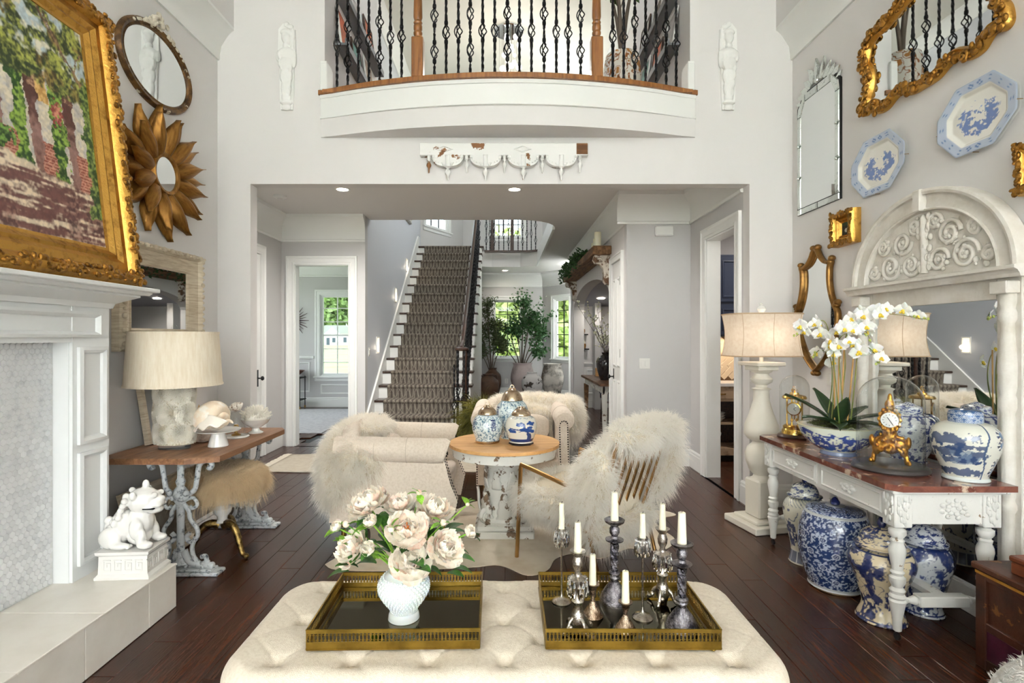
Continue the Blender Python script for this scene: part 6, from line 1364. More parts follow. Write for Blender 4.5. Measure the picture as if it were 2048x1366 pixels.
g.tube([(0, -.035, 1.8), (0, -.04, 2.12)], .02, 8); g.o('plaster_relief', m_cream, TM, 80, kind='stuff')
G().box(-W2 + .12, W2 - .12, -.014, -.008, .13, 1.63).o('glass', m_mirror, TM, 0)
# ---- console table
CT = T('console_table', 'distressed white console table with red marble top and turned legs', 'table', (2.08, 3.115, 0))
cx0, cx1, cy0, cy1 = 1.775 - 2.08, 2.35 - 2.08, 2.45 - 3.115, 3.78 - 3.115; ct = .75
m_marb = mk('rouge_marble', (104, 58, 48), .22, c2=(138, 84, 68), ns=9, lo=.4, hi=.7, c3=(206, 182, 160), lo3=.545, hi3=.60, ns3=8, coat=.25, warp=2.2, nd=9)
m_dist = mk('distressed_white', (232, 230, 224), .55, c2=(150, 128, 104), ns=24, lo=.665, hi=.69, nd=8, bs=.15, bsc=40)
ch_ = .05; G().prism([(cx0, cy0 + ch_), (cx0 + ch_, cy0), (cx1, cy0), (cx1, cy1), (cx0 + ch_, cy1), (cx0, cy1 - ch_)], ct - .028, ct, 'z').o('marble_top', m_marb, CT, 0)
G().cbox(cx0 + .02, cx1 - .01, cy0 + .02, cy1 - .02, ct - .044, ct - .028, .004).o('top_moulding', m_dist, CT, 0)
G().box(cx0 + .055, cx0 + .075, cy0 + .1, cy1 - .1, ct - .19, ct - .044).o('front_apron', m_dist, CT, 0); G().box(cx1 - .06, cx1 - .04, cy0 + .1, cy1 - .1, ct - .19, ct - .044).o('rear_apron', m_dist, CT, 0)
for y, nm in ((cy0 + .05, 'end_apron'), (cy1 - .07, 'end_apron')): G().box(cx0 + .1, cx1 - .08, y, y + .02, ct - .19, ct - .044).o(nm, m_dist, CT, 0)
ym = (cy0 + cy1) / 2
for a, b in ((cy0 + .13, ym - .02), (ym + .02, cy1 - .13)):
    M = Matrix.Translation((cx0 + .055, (a + b) / 2, ct - .117)) @ Matrix.Rotation(-PI / 2, 4, 'Z'); o = G().box(cx0 + .05, cx0 + .056, a, b, ct - .175, ct - .058).o('drawer_front', m_dist, CT, 0); G().ring(rect(b - a - .02, .10), [(0, 0), (0, .008), (.008, .012), (.014, .006), (.016, 0)], M=M).o('drawer_moulding', m_dist, o, 30)
    g = G(); r = random.Random(3)
    for k in range(22): t_ = r.uniform(-1, 1); g.ball((cx0 + .042, (a + b) / 2 + t_ * .055, ct - .117 + r.uniform(-.02, .02) * (1 - abs(t_) * .5)), r.uniform(.008, .013), 7, 5, (.9, 1.2, 1))
    g.o('shell_pull', m_dist, o, 80)
g = G()
for k in range(18): a = k * .7; q_ = .012 + .0022 * k; g.ball((.02 + q_ * cos(a) * 1.5, cy0 + .046, ct - .115 + q_ * sin(a)), .011, 7, 5, (1.2, .7, 1))
g.o('carved_rosette', m_dist, CT, 80)
lp = [(.012, .045), (.018, .05), (.02, .1), (.032, .17), (.036, .19), (.03, .2), (.036, .21), (.028, .225), (.033, .24), (.022, .255), (.034, .28), (.034, .3), (.022, .31), (.03, .325), (.022, .335), (.024, .35), (.036, .42), (.034, .44), (.026, .46), (.03, .475), (.022, .485), (.036, .505), (.036, .525), (.02, .535), (.03, .55)]
for x in (cx0 + .08, cx1 - .08):
    for y in (cy0 + .08, cy1 - .08):
        o = G().lathe(lp, 20, (x, y, 0)).o('turned_leg', m_dist, CT, 40); G().cbox(x - .042, x + .042, y - .042, y + .042, ct - .205, ct - .044, .004).o('corner_block', m_dist, o, 30)
        g = G(); r = random.Random(7)
        for k in range(26):
            u = r.uniform(-.03, .03); z = ct - r.uniform(.06, .19)
            g.ball((x - .043, y + u, z), .009, 6, 4, (.7, .8, 1.8)); g.ball((x + u, y - .043, z), .009, 6, 4, (.8, .7, 1.8))
        g.o('carved_acanthus', m_dist, o, 80, kind='stuff'); G().lathe([(.018, -.006), (.02, 0), (.018, .006)], 14, M=RM(ry=PI / 2, t=(x, y, .02))).lathe([(.006, .02), (.006, .05)], 8, (x, y, 0)).o('caster', m_blk, o)
for y in (cy0 + .08, cy1 - .08):
    o = G().tube([(cx0 + .09, y, .19), (cx0 + .11, y, .19), (cx0 + .13, y, .19), (cx0 + .16, y, .19), (cx0 + .175, y, .19)], [.015, .02, .012, .022, .014], 12).tube([(cx1 - .09, y, .19), (cx1 - .11, y, .19), (cx1 - .13, y, .19), (cx1 - .16, y, .19), (cx1 - .175, y, .19)], [.015, .02, .012, .022, .014], 12).cbox(cx0 + .17, cx1 - .17, y - .026, y + .026, .165, .215, .004).o('end_stretcher', m_dist, CT, 30)
G().box(-.03, .03, cy0 + .1, cy1 - .1, .18, .205).o('long_stretcher', m_dist, CT, 0)
# ---- floor lamp
FLP = T('baluster_floor_lamp', 'cream turned baluster floor lamp with square base, between opening and console', 'floor lamp', (1.955, 4.08, 0), 0)
m_ivory = mk('ivory_lacquer', (236, 230, 216), .38, bs=.04, bsc=50)
Ml = RM(rz=R(12)); G().cbox(-.19, .19, -.19, .19, 0, .05, .006, Ml).cbox(-.14, .14, -.14, .14, .05, .075, .006, Ml).o('base', m_ivory, FLP, 30); G().cbox(-.085, .085, -.085, .085, .075, .36, .012, Ml).o('plinth_block', m_ivory, FLP, 30)
G().lathe([(.08, .36), (.06, .375), (.055, .39), (.085, .42), (.115, .50), (.118, .55), (.10, .60), (.065, .63), (.062, .645), (.1, .665), (.125, .70), (.12, .77), (.085, .86), (.06, .95), (.055, 1.03), (.07, 1.045), (.04, 1.055), (.042, 1.075), (.075, 1.095), (.08, 1.12), (.055, 1.145), (.05, 1.16), (.075, 1.175), (.08, 1.185)], 36).o('baluster', m_ivory, FLP, 50)
G().cbox(-.085, .085, -.085, .085, 1.185, 1.22, .005, Ml).cbox(-.12, .12, -.12, .12, 1.22, 1.248, .005, Ml).o('cap', m_ivory, FLP, 30)
m_burl = mk('burlap_shade', (240, 226, 208), .9, c2=(222, 200, 176), ns=40, nd=4, lo=.4, hi=.7, bs=.4, bsc=240, sub=.0)
_nt = m_burl.node_tree; _tr = _nt.nodes.new('ShaderNodeBsdfTranslucent'); _tr.inputs[0].default_value = (.95, .85, .74, 1); _mx = _nt.nodes.new('ShaderNodeMixShader'); _mx.inputs[0].default_value = .45
_nt.links.new(_nt.nodes['Principled BSDF'].outputs[0], _mx.inputs[1]); _nt.links.new(_tr.outputs[0], _mx.inputs[2]); _nt.links.new(_mx.outputs[0], _nt.nodes['Material Output'].inputs[0])
def sqshade():
    g = G(); n = 72; rows = []
    for i in range(11):
        t_ = i / 10; w_ = .272 - .022 * sin(PI * t_); d_ = w_ * .75; z = 1.295 + .315 * t_; row = []
        for k in range(n):
            a = 2 * PI * k / n; e = 2 / 3.2; row.append((w_ * math.copysign(abs(cos(a)) ** e, cos(a)), d_ * math.copysign(abs(sin(a)) ** e, sin(a)), z))
        rows.append(row)
    g.add([p for r_ in rows for p in r_], [(j * n + k, j * n + (k + 1) % n, (j + 1) * n + (k + 1) % n, (j + 1) * n + k) for j in range(10) for k in range(n)]); return g, rows
g, rows = sqshade(); g.o('lamp_shade', m_burl, FLP, 60, rot=(0, 0, 0))
m_piping = mk('shade_piping', (206, 178, 146), .8)
for row in (rows[0], rows[-1]): G().tube(row, .005, 6, closed=True).o('shade_trim', m_piping, FLP)
for k in (3, 18, 33, 45, 54, 63): G().tube([(r_[k][0] * 1.004, r_[k][1] * 1.004, r_[k][2]) for r_ in rows], .0018, 5).o('shade_rib', m_piping, FLP)
G().lathe([(.014, 1.248), (.014, 1.30), (.007, 1.31), (.007, 1.62)], 12).o('lamp_rod', m_ivory, FLP); G().lathe([(.008, 1.61), (.02, 1.625), (.034, 1.65), (.026, 1.67), (.01, 1.68), (.014, 1.69), (0, 1.7)], 18).o('finial', m_porc, FLP, 50)
G().ball((0, -.04, 1.45), .03, 12, 8, (1, 1, 1.3)).o('bulb', mk('bulb', (255, 226, 180), .4, em=.8), FLP, 80)
point('lamp_glow', (1.955, 4.04, 1.44), .8, .08, (1, .88, .74))
# ---- things on the console
def dome(t, R0, h, z0):
    G().lathe([(R0, z0), (R0, z0 + h - R0 * .95)] + [(R0 * cos(a), z0 + h - R0 * .95 + R0 * .95 * sin(a)) for a in [PI / 2 * i / 10 for i in range(1, 11)]], 44, cap=False).o('glass_dome', m_glass, t, 60)
AC = T('anniversary_clock', 'brass anniversary clock under a glass dome at the far end of the console', 'clock', (1.985, 3.67, ct))
G().lathe([(0, 0), (.105, 0), (.11, .008), (.104, .02), (.095, .026), (0, .026)], 40).o('wood_base', m_dark, AC); dome(AC, .092, .40, .026); m_pb = mk('polished_brass', (214, 172, 84), .16, 1)
G().lathe([(0, .026), (.08, .026), (.078, .05), (.07, .06), (.072, .075), (.06, .085), (0, .085)], 36).o('brass_base', m_pb, AC, 40)
for a in (.6, 2.2, 3.9, 5.4): G().tube([(.05 * cos(a), .05 * sin(a), .085), (.05 * cos(a), .05 * sin(a), .27)], .005, 8).o('pillar', m_pb, AC)
G().lathe([(0, .265), (.075, .265), (.078, .272), (.07, .285), (.03, .295), (.028, .305), (.016, .31), (.02, .325), (.01, .335), (.012, .345), (0, .352)], 32).o('brass_top', m_pb, AC, 40)
o = G().lathe([(0, 0), (.044, 0), (.046, .006), (.04, .01), (0, .01)], 32, M=RM(rx=PI / 2, rz=R(-40), t=(-.03, -.05, .20))).o('dial_case', m_pb, AC, 40); G().lathe([(0, .0105), (.038, .0105)], 28, M=RM(rx=PI / 2, rz=R(-40), t=(-.03, -.05, .20)), cap=True).o('dial_face', m_porc, o, 0)
for L_, a in ((.026, .8), (.018, 2.3)): G().box(-.0012, .0012, -.0125, -.0115, 0, L_, RM(rz=R(-40), t=(-.03, -.05, .20)) @ Matrix.Rotation(a, 4, 'Y')).o('clock_hand', m_black, o, 0)
G().lathe([(0, .12), (.004, .12), (.006, .16), (.012, .17), (.004, .19), (.004, .26)], 12).o('pendulum_stem', m_pb, AC)
for k in range(4): a = k * PI / 2 + .3; G().ball((.022 * cos(a), .022 * sin(a), .118), .010, 10, 8).o('pendulum_ball', m_pb, AC, 80)
BL = T('porcelain_bowl', 'wide blue and white scenic bowl holding the orchids on the console', 'bowl', (1.955, 3.14, ct))
def p_bowl(U, V, Z):
    c = base_c(U, (226, 230, 214)); n = fbm(U, Z, 64, 14, 4, 3); hill = .28 + .35 * fbm(U, Z * 0 + .5, 9, 2, 8, 2) + .25 * (fbm(U, Z * 0 + .3, 30, 2, 5, 1) - .3)
    m = (Z > .2) & (Z < .2 + hill * 1.25) & (n > .44); c = mixc(c, lin((28, 60, 142)), m * .95); c = mixc(c, lin((40, 84, 160)), ((Z > .2) & (Z < .34) & (n > .42)) * .8); c = mixc(c, lin((38, 74, 140)), (Z < .14) * .8); return c
vlathe('bowl_body', [(.09, .0), (.095, .003), (.092, .022), (.1, .028), (.15, .06), (.19, .11), (.21, .165), (.213, .17)], 200, 80, p_bowl, m_vpor, BL); G().lathe([(.209, .17), (.186, .11), (.14, .06), (0, .05)], 48).o('bowl_inside', m_porc, BL, 60); G().lathe([(.205, .166), (.216, .17), (.205, .173)], 64, cap=False).o('gilt_rim', mk('pale_rim', (206, 204, 170), .3), BL, 60)
m_moss = mk('moss', (84, 96, 40), .95, c2=(52, 50, 26), ns=16, lo=.4, hi=.6, bs=1, bsc=60)
ORC = T('orchid_plant', 'white moth orchids with yellow centres arching from the bowl', 'orchid', (1.955, 3.14, ct + .12))
V, F = sell((0, 0, 0.0), (.185, .185, .07), 2.2, 40, 20, None, .5, 1); mesh_np('moss_mound', V, F, m_moss, ORC); fur('moss_tufts', m_moss, ORC, V, F, 900, 3, .018, .002, grav=.2, seed=8)
m_of = mk('orchid_white', (252, 251, 246), .5, sub=.2); m_oy = mk('orchid_lip', (240, 206, 70), .5); m_os = mk('orchid_stem', (110, 132, 62), .5, c2=(150, 140, 80), ns=8); m_ol = mk('orchid_leaf', (44, 66, 40), .35, c2=(104, 90, 78), ns=3, lo=.45, hi=.7, coat=.2); m_bam = mk('bamboo_stake', (206, 160, 96), .5)
def opet(w, l, n=5): return lambda u, v: ((u - .5) * w * sin(PI * min(.97, v * .8 + .16)), -.006 * (1 - (2 * u - 1) ** 2) - .01 * v, v * l)
g = G()
for a, w, l in ((90, .048, .040), (-90, .048, .040), (0, .03, .038), (130, .026, .036), (-130, .026, .036)): g.sheet(opet(w, l), 4, 6, M=RM(ry=R(a)))
flm = mesh_of(g, m_of, 80, 'flower'); lipm = mesh_of(G().ball((0, -.012, -.006), .008, 8, 6, (1, 1, 1.2)).ball((.006, -.016, -.012), .006, 8, 6).ball((-.006, -.016, -.012), .006, 8, 6), m_oy, 80, 'lip')
def spike(pts, fl, seed):
    r = random.Random(seed); P_ = bez(pts, 8); o = G().tube(P_, [.0042 - .0028 * i / len(P_) for i in range(len(P_))], 6).o('flower_spike', m_os, ORC, 60); n = len(P_)
    for i in range(fl):
        p = P_[int(n * (.45 + .5 * i / fl))]; sd = Vector((r.uniform(-.045, .045), r.uniform(-.045, .045), r.uniform(-.025, .035))); q_ = p + sd; f = place('flower', flm, None, ORC, tuple(q_), (R(r.uniform(-15, 25)), R(r.uniform(-20, 20)), R(-45 + r.uniform(-45, 45))), r.uniform(1.0, 1.35) * (1 - .15 * i / fl)); place('lip', lipm, None, f, (0, 0, 0))
    for k in range(3): G().ball(tuple(P_[-1 - k * 2] + Vector((r.uniform(-.012, .012), 0, .006))), .007, 8, 6, (1, 1, 1.2)).o('bud', mk('orchid_bud', (190, 200, 110), .5) if 'orchid_bud' not in bpy.data.materials else bpy.data.materials['orchid_bud'], o, 80)
def L2(x, y, Z): p = px(x, y, Z); return (p[0] - 1.955, p[1] - 3.14, p[2] - ct - .12)
spike([(-.03, .02, .03), L2(1668, 760, 3.16), L2(1662, 690, 3.12), L2(1648, 642, 3.14), L2(1615, 655, 3.2), L2(1592, 673, 3.24)], 8, 1); spike([(0, .0, .03), L2(1690, 740, 3.12), L2(1690, 680, 3.1), L2(1712, 640, 3.02), L2(1755, 628, 2.96), L2(1800, 630, 2.92), L2(1858, 640, 2.86)], 9, 2)
spike([(.03, -.02, .03), L2(1682, 770, 3.1), L2(1680, 710, 3.06), L2(1700, 660, 3.0), L2(1725, 655, 2.98), L2(1745, 690, 2.96)], 9, 3); spike([(.05, -.03, .03), L2(1710, 760, 3.05), L2(1716, 710, 3.0), L2(1735, 695, 2.96), L2(1752, 712, 2.94), L2(1754, 730, 2.93)], 5, 4)
spike([(-.02, -.05, .03), L2(1672, 770, 3.05), L2(1668, 700, 3.0), L2(1690, 668, 2.98), L2(1700, 690, 2.95)], 7, 5); spike([(-.05, .04, .03), L2(1664, 770, 3.2), L2(1660, 715, 3.2), L2(1640, 700, 3.2), L2(1625, 716, 3.2)], 3, 6)
for x, y in ((1668, 700), (1678, 705), (1708, 700), (1688, 700)): a = L2(x, y, 3.1); G().tube([(a[0] * .6, a[1] * .4, .02), a], .0042, 6).o('stake', m_bam, ORC)
for i, (a, e, l) in enumerate(((200, 25, .26), (150, 45, .3), (240, 15, .26), (290, 20, .24), (330, 30, .25), (20, 35, .24), (100, 60, .26), (260, 70, .2), (60, 20, .22))):
    d = Vector((cos(R(a)) * cos(R(e)), sin(R(a)) * cos(R(e)), sin(R(e)))); G().sheet(lambda u, v: ((u - .5) * .085 * sin(PI * min(.96, v * .85 + .12)), v * l, -.12 * l * v * v * 2 + .015 * abs(2 * u - 1)), 4, 10).o('leaf', m_ol, ORC, 80, loc=(.02 * cos(R(a)), .02 * sin(R(a)), .05), rot=d.to_track_quat('Y', 'Z').to_euler(), solid=.003)
for k in range(3): G().tube(bez([(-.05 + .07 * k, -.15, .045), (-.03 + .07 * k, -.175, .06), (-.0 + .07 * k, -.185, .03), (-.02 + .06 * k, -.17, .03)], 5), .0028, 5).o('aerial_root', mk('root', (170, 176, 140), .7) if k == 0 else bpy.data.materials['root'], ORC)
BC = T('domed_clock', 'gilt rococo mantel clock under a large glass dome on the console', 'clock', (2.0, 2.78, ct), R(-38))
G().lathe([(0, 0), (.165, 0), (.172, .008), (.166, .022), (.155, .03), (0, .03)], 56).o('wood_base', mk('ebonised_wood', (52, 48, 46), .35, coat=.3), BC, 40); dome(BC, .148, .455, .03)
bl = [((0, 0, .235), (.058, .038, .058)), ((0, 0, .30), (.03, .02, .03)), ((0, 0, .16), (.04, .032, .06)), ((-.045, 0, .12), (.045, .03, .035)), ((.045, 0, .12), (.045, .03, .035)), ((-.07, 0, .09), (.025, .022, .03)), ((.07, 0, .09), (.025, .022, .03)), ((-.085, 0, .05), (.014, .014, .03)), ((.085, 0, .05), (.014, .014, .03)), ((-.1, -.01, .035), .012), ((.1, -.01, .035), .012), ((0, 0, .1), (.05, .03, .03)), ((-.095, 0, .13), (.016, .016, .028)), ((.095, 0, .13), (.016, .016, .028)), ((0, 0, .335), (.014, .012, .022))]
r = random.Random(4); bl += [((.055 * cos(a), -.025, .235 + .055 * sin(a)), .011) for a in [2 * PI * i / 14 for i in range(14)]] + [((r.uniform(-.08, .08), -.03, r.uniform(.08, .17)), .011) for i in range(16)]
blob('clock_case', bl, mk('ormolu', (206, 152, 60), .32, 1, c2=(150, 98, 36), ns=20, bs=.4, bsc=60), BC, .0045, 1).scale = (.82, 1, 1.1)
o = G().lathe([(0, .0), (.036, .0), (.038, .006), (0, .007)], 32, M=RM(rx=PI / 2, t=(0, -.034, .258))).o('dial_face', m_porc, BC, 40)
for L_, a in ((.025, 2.6), (.018, -.6)): G().box(-.0014, .0014, -.044, -.042, 0, L_, RM(t=(0, 0, .258)) @ Matrix.Rotation(a, 4, 'Y')).o('clock_hand', m_black, o, 0)
for k in range(12): a = 2 * PI * k / 12; G().box(-.001, .001, -.0432, -.0418, .024, .031, RM(t=(0, 0, .258)) @ Matrix.Rotation(a, 4, 'Y')).o('hour_mark', m_black, o, 0)
def lidj(t, prof, paint, n=120, m=50): return vlathe('lid', prof, n, m, paint, m_vpor, t)
def p_lady(U, V, Z):
    c = base_c(U, (224, 224, 212)); n = fbm(U, Z, 40, 14, 3, 3)
    for o_ in (.62,):
        u = (U - o_ + .5) % 1 - .5
        for eu, ez, ru, rz_ in ((-.08, .72, .13, .09), (.02, .62, .1, .05), (-.1, .52, .1, .08), (.05, .45, .07, .1), (.0, .38, .12, .05), (-.02, .17, .14, .06)): c = mixc(c, lin((46, 70, 112)), ((np.hypot((u - eu) / ru, (Z - ez) / rz_) + (n - .5) * 2.4 < 1)).astype(float) * .9)
        c = mixc(c, lin((110, 130, 156)), ((np.hypot((u + .02) / .11, (Z - .45) / .14) < 1) & (n > .5)) * .7)
    for cz in (.66, .33, .2, .82):
        for cu in (.84, .34):
            u = (U - cu + .5) % 1 - .5; a = np.arctan2((Z - cz) * 1.3, u * 2.6); d = np.hypot(u * 2.6, (Z - cz) * 1.3); c = mixc(c, lin((88, 116, 146)), (d < .07).astype(float)); c = mixc(c, lin((34, 52, 96)), ((np.abs(d - .1) < .03) & (np.sin(a * 8) > 0)).astype(float))
    c = mixc(c, lin((60, 84, 120)), (np.abs((U - .735 + .5) % 1 - .5 - .01 * np.sin(Z * 9)) < .005).astype(float)); c = mixc(c, lin((206, 214, 212)), (Z < .07) * 1.); return c
def p_waves(U, V, Z):
    c = base_c(U, (60, 96, 146)); 
    for row in range(3):
        for k in range(12): u = ((U - (k + .5 * (row % 2)) / 12 + .5) % 1 - .5) * 19; z = (Z - .04 - row * .27) * 3.0; d = np.hypot(u, z); c = np.where(((d < .8) & (z > 0))[..., None], np.array(lin((60, 96, 146))), c); c = mixc(c, lin((216, 224, 228)), ((z > 0) & (d < .8) & (np.sin(d * 25) > .1)).astype(float) * .9)
    return c
t = T('ginger_jar', 'large jar painted with a seated figure, with wave patterned lid, on the console', 'jar', (2.225, 2.585, ct), 0); vlathe('jar_body', [(0, 0), (.085, 0), (.09, .012), (.086, .02), (.1, .06), (.125, .13), (.137, .19), (.13, .235), (.10, .265), (.07, .275), (.064, .278)], 220, 150, p_lady, m_vpor, t); lidj(t, [(.066, .275), (.068, .28), (.068, .318), (.058, .332), (.02, .34), (0, .341)], p_waves, 160, 60)
t = T('ginger_jar', 'dense blue floral jar behind the domed clock', 'jar', (2.235, 2.965, ct)); vlathe('jar_body', [(0, 0), (.08, 0), (.084, .01), (.08, .02), (.1, .06), (.125, .14), (.13, .19), (.115, .235), (.08, .26), (.06, .265)], 180, 130, p_floral((222, 224, 226), (52, 66, 130), .5, 16, 5), m_vpor, t); lidj(t, [(.064, .262), (.066, .268), (.064, .30), (.04, .31), (.01, .325), (0, .327)], p_floral((222, 224, 226), (52, 66, 130), .5, 16, 9))
t = T('ginger_jar', 'dark blue jar half hidden behind the orchid leaves', 'jar', (2.17, 3.42, ct)); vlathe('jar_body', [(0, 0), (.06, 0), (.065, .02), (.085, .08), (.09, .13), (.075, .17), (.05, .19), (.045, .195)], 120, 90, p_floral((214, 222, 230), (30, 50, 120), .47, 9, 14), m_vpor, t)
# ---- jars under the console
def p_temple(U, V, Z):
    c = base_c(U, (214, 210, 192)); n = fbm(U, Z, 26, 10, 6, 3)
    br = np.abs(fbm(U, Z, 14, 5, 2, 2) - .5) < .03; c = mixc(c, lin((48, 66, 110)), (br & (Z > .25) & (Z < .8)).astype(float) * .85); c = mixc(c, lin((42, 58, 104)), ((n > .62) & (Z > .22) & (Z < .82)).astype(float) * .9)
    c = mixc(c, lin((52, 70, 112)), ((Z < .2) & (Z > .03)).astype(float) * .8); c = mixc(c, lin((206, 208, 204)), ((Z < .2) & (Z > .03) & ((np.abs((U * 12) % 1 - .5) > .44) | (np.abs(Z - .19) < .008))).astype(float)); c = mixc(c, lin((90, 106, 130)), ((Z > .86) & (np.abs(((U * 30 + Z * 20) % 1) - .5) < .1)).astype(float)); return c
JP = [(0, 0), (.085, 0), (.09, .012), (.082, .05), (.08, .1), (.1, .2), (.122, .3), (.122, .36), (.1, .4), (.075, .415), (.072, .425)]
t = T('temple_jar', 'tall pale temple jar with blue branches at the far end under the console', 'jar', (1.915, 3.42, 0)); vlathe('jar_body', JP, 160, 120, p_temple, m_vpor, t); lidj(t, [(.1, .42), (.102, .428), (.085, .436), (.078, .46), (.06, .49), (.03, .505), (.01, .51), (0, .51)], p_floral((206, 206, 194), (48, 64, 110), .5, 10, 3)); G().lathe([(.012, .508), (.016, .52), (.016, .535), (.006, .55), (0, .552)], 14).o('lid_knob', mk('cobalt_glaze', (26, 36, 84), .15, coat=.6), t); m_cob = bpy.data.materials['cobalt_glaze']
t = T('barrel_jar', 'big barrel shaped jar in dense dark blue pattern under the console', 'jar', (1.9, 3.08, 0)); vlathe('jar_body', [(0, 0.012), (.13, .012), (.135, .02), (.14, .035), (.165, .1), (.187, .2), (.19, .27), (.18, .36), (.155, .425), (.145, .435), (.15, .44)], 260, 190, p_dense, m_vpor, t); lidj(t, [(.15, .438), (.146, .446), (.12, .456), (.06, .466), (0, .468)], p_dense, 160, 50); G().lathe([(.01, .465), (.024, .475), (.026, .49), (.012, .51), (0, .518)], 18).o('lid_knob', m_cob, t); G().lathe([(.125, 0), (.13, .004), (.13, .014)], 40).o('foot_ring', mk('gilt_stand', (150, 126, 90), .4, .6), t)
t = T('temple_jar', 'cream temple jar with blue pagoda scene behind the near console leg', 'jar', (1.92, 2.73, 0)); vlathe('jar_body', [(0, 0), (.105, 0), (.108, .015), (.09, .06), (.088, .1), (.11, .18), (.145, .27), (.148, .31), (.13, .35), (.1, .365), (.096, .372)], 200, 150, p_floral((222, 206, 172), (40, 54, 104), .49, 8, 21, True, (30, 40, 88)), m_vpor, t); lidj(t, [(.118, .37), (.12, .378), (.108, .384), (.1, .4), (.085, .435), (.05, .46), (.02, .466), (0, .466)], p_floral((222, 206, 172), (40, 54, 104), .52, 10, 23)); G().lathe([(.014, .464), (.022, .478), (.022, .495), (.01, .515), (0, .522)], 16).o('lid_knob', m_cob, t)
t = T('temple_jar', 'blue and white temple jar standing behind the cream one under the console', 'jar', (2.19, 2.80, 0)); vlathe('jar_body', [(0, 0), (.085, 0), (.088, .012), (.078, .05), (.1, .15), (.128, .25), (.13, .30), (.11, .345), (.085, .358), (.082, .365)], 180, 140, p_floral((214, 218, 222), (34, 52, 112), .49, 10, 31), m_vpor, t); lidj(t, [(.105, .363), (.107, .371), (.096, .378), (.09, .4), (.07, .435), (.03, .455), (0, .457)], p_floral((214, 218, 222), (34, 52, 112), .5, 10, 37)); G().lathe([(.012, .455), (.022, .47), (.022, .488), (.01, .51), (0, .516)], 16).o('lid_knob', m_cob, t)
# ---- painted chest, box and white seat corner
CHS = T('painted_chest', 'old dark brown painted wooden chest with plum panel at the right edge', 'chest', (2.235, 1.87, 0))
m_ch = mk('old_brown_paint', (84, 46, 28), .45, c2=(46, 26, 18), ns=7, lo=.4, hi=.7, c3=(130, 84, 40), lo3=.66, hi3=.7, ns3=16, bs=.3, bsc=20); m_plum = mk('plum_paint', (84, 28, 52), .5, c2=(52, 20, 34), ns=8, lo=.4, hi=.7, bs=.2, bsc=20)
x0, x1, y0, y1 = -.17, .19, -.47, .48; G().box(x0 + .012, x1, y0 + .012, y1 - .012, .012, .42).o('carcass', m_ch, CHS, 0); G().cbox(x0 - .012, x1, y0 - .012, y1 + .012, .42, .45, .006).o('lid', m_ch, CHS, 0)
for y in (y0, y1 - .05, -.02): G().cbox(x0, x0 + .02, y, y + .05, .0, .42, .003).o('stile', m_ch, CHS, 0)
for z, h in ((.0, .05), (.17, .035), (.385, .035)): G().cbox(x0, x0 + .018, y0 + .05, y1 - .05, z, z + h, .003).o('rail', m_ch, CHS, 0)
for a, b in ((y0 + .05, -.02), (.03, y1 - .05)): G().box(x0 + .006, x0 + .012, a, b, .05, .17).o('plum_panel', m_plum, CHS, 0)
G().box(x0 - .001, x0 + .0, y0, y1, .404, .416).o('ochre_stripe', mk('ochre', (178, 124, 40), .5), CHS, 0)
WB = T('carved_wooden_box', 'reddish carved wooden box lying on the painted chest', 'box', (2.26, 2.02, .4505), R(4)); m_bx = mk('red_wood', (128, 66, 38), .4, c2=(86, 42, 26), ns=6, st=(5, .6, 5), lo=.4, hi=.7); G().cbox(-.14, .14, -.22, .22, 0, .05, .005).o('box_body', m_bx, WB, 0); G().cbox(-.145, .145, -.225, .225, .051, .075, .006).o('box_lid', m_bx, WB, 0)
for i in range(12): G().lathe([(0, 0), (.007, 0), (.005, .003), (0, .004)], 8, (-.1 + .03 * (i % 2), -.19 + i * .034, .075)).o('carved_dot', m_ch, WB)
SOF = T('white_boucle_chair', 'corner of a white boucle seat at the bottom right', 'chair', (1.61, 1.04, 0)); m_bc = mk('boucle', (236, 234, 230), .95, c2=(222, 218, 212), ns=60, lo=.4, hi=.6, bs=.8, bsc=140)
V, F = sell((0, 0, .35), (.40, .46, .29), 4, 60, 40); mesh_np('seat_body', V, F, m_bc, SOF); fur('boucle_pile', m_bc, SOF, V, F, 5000, 3, .012, .003, grav=.1, jit=.9, spread=.006, seed=2, keep=lambda c, n: (c[:, 2] > .3).astype(float) + .01)
for x in (-.3, .3):
    for y in (-.35, .35): G().lathe([(.015, 0), (.025, .1)], 10, (x, y, 0)).o('leg', m_dark, SOF)
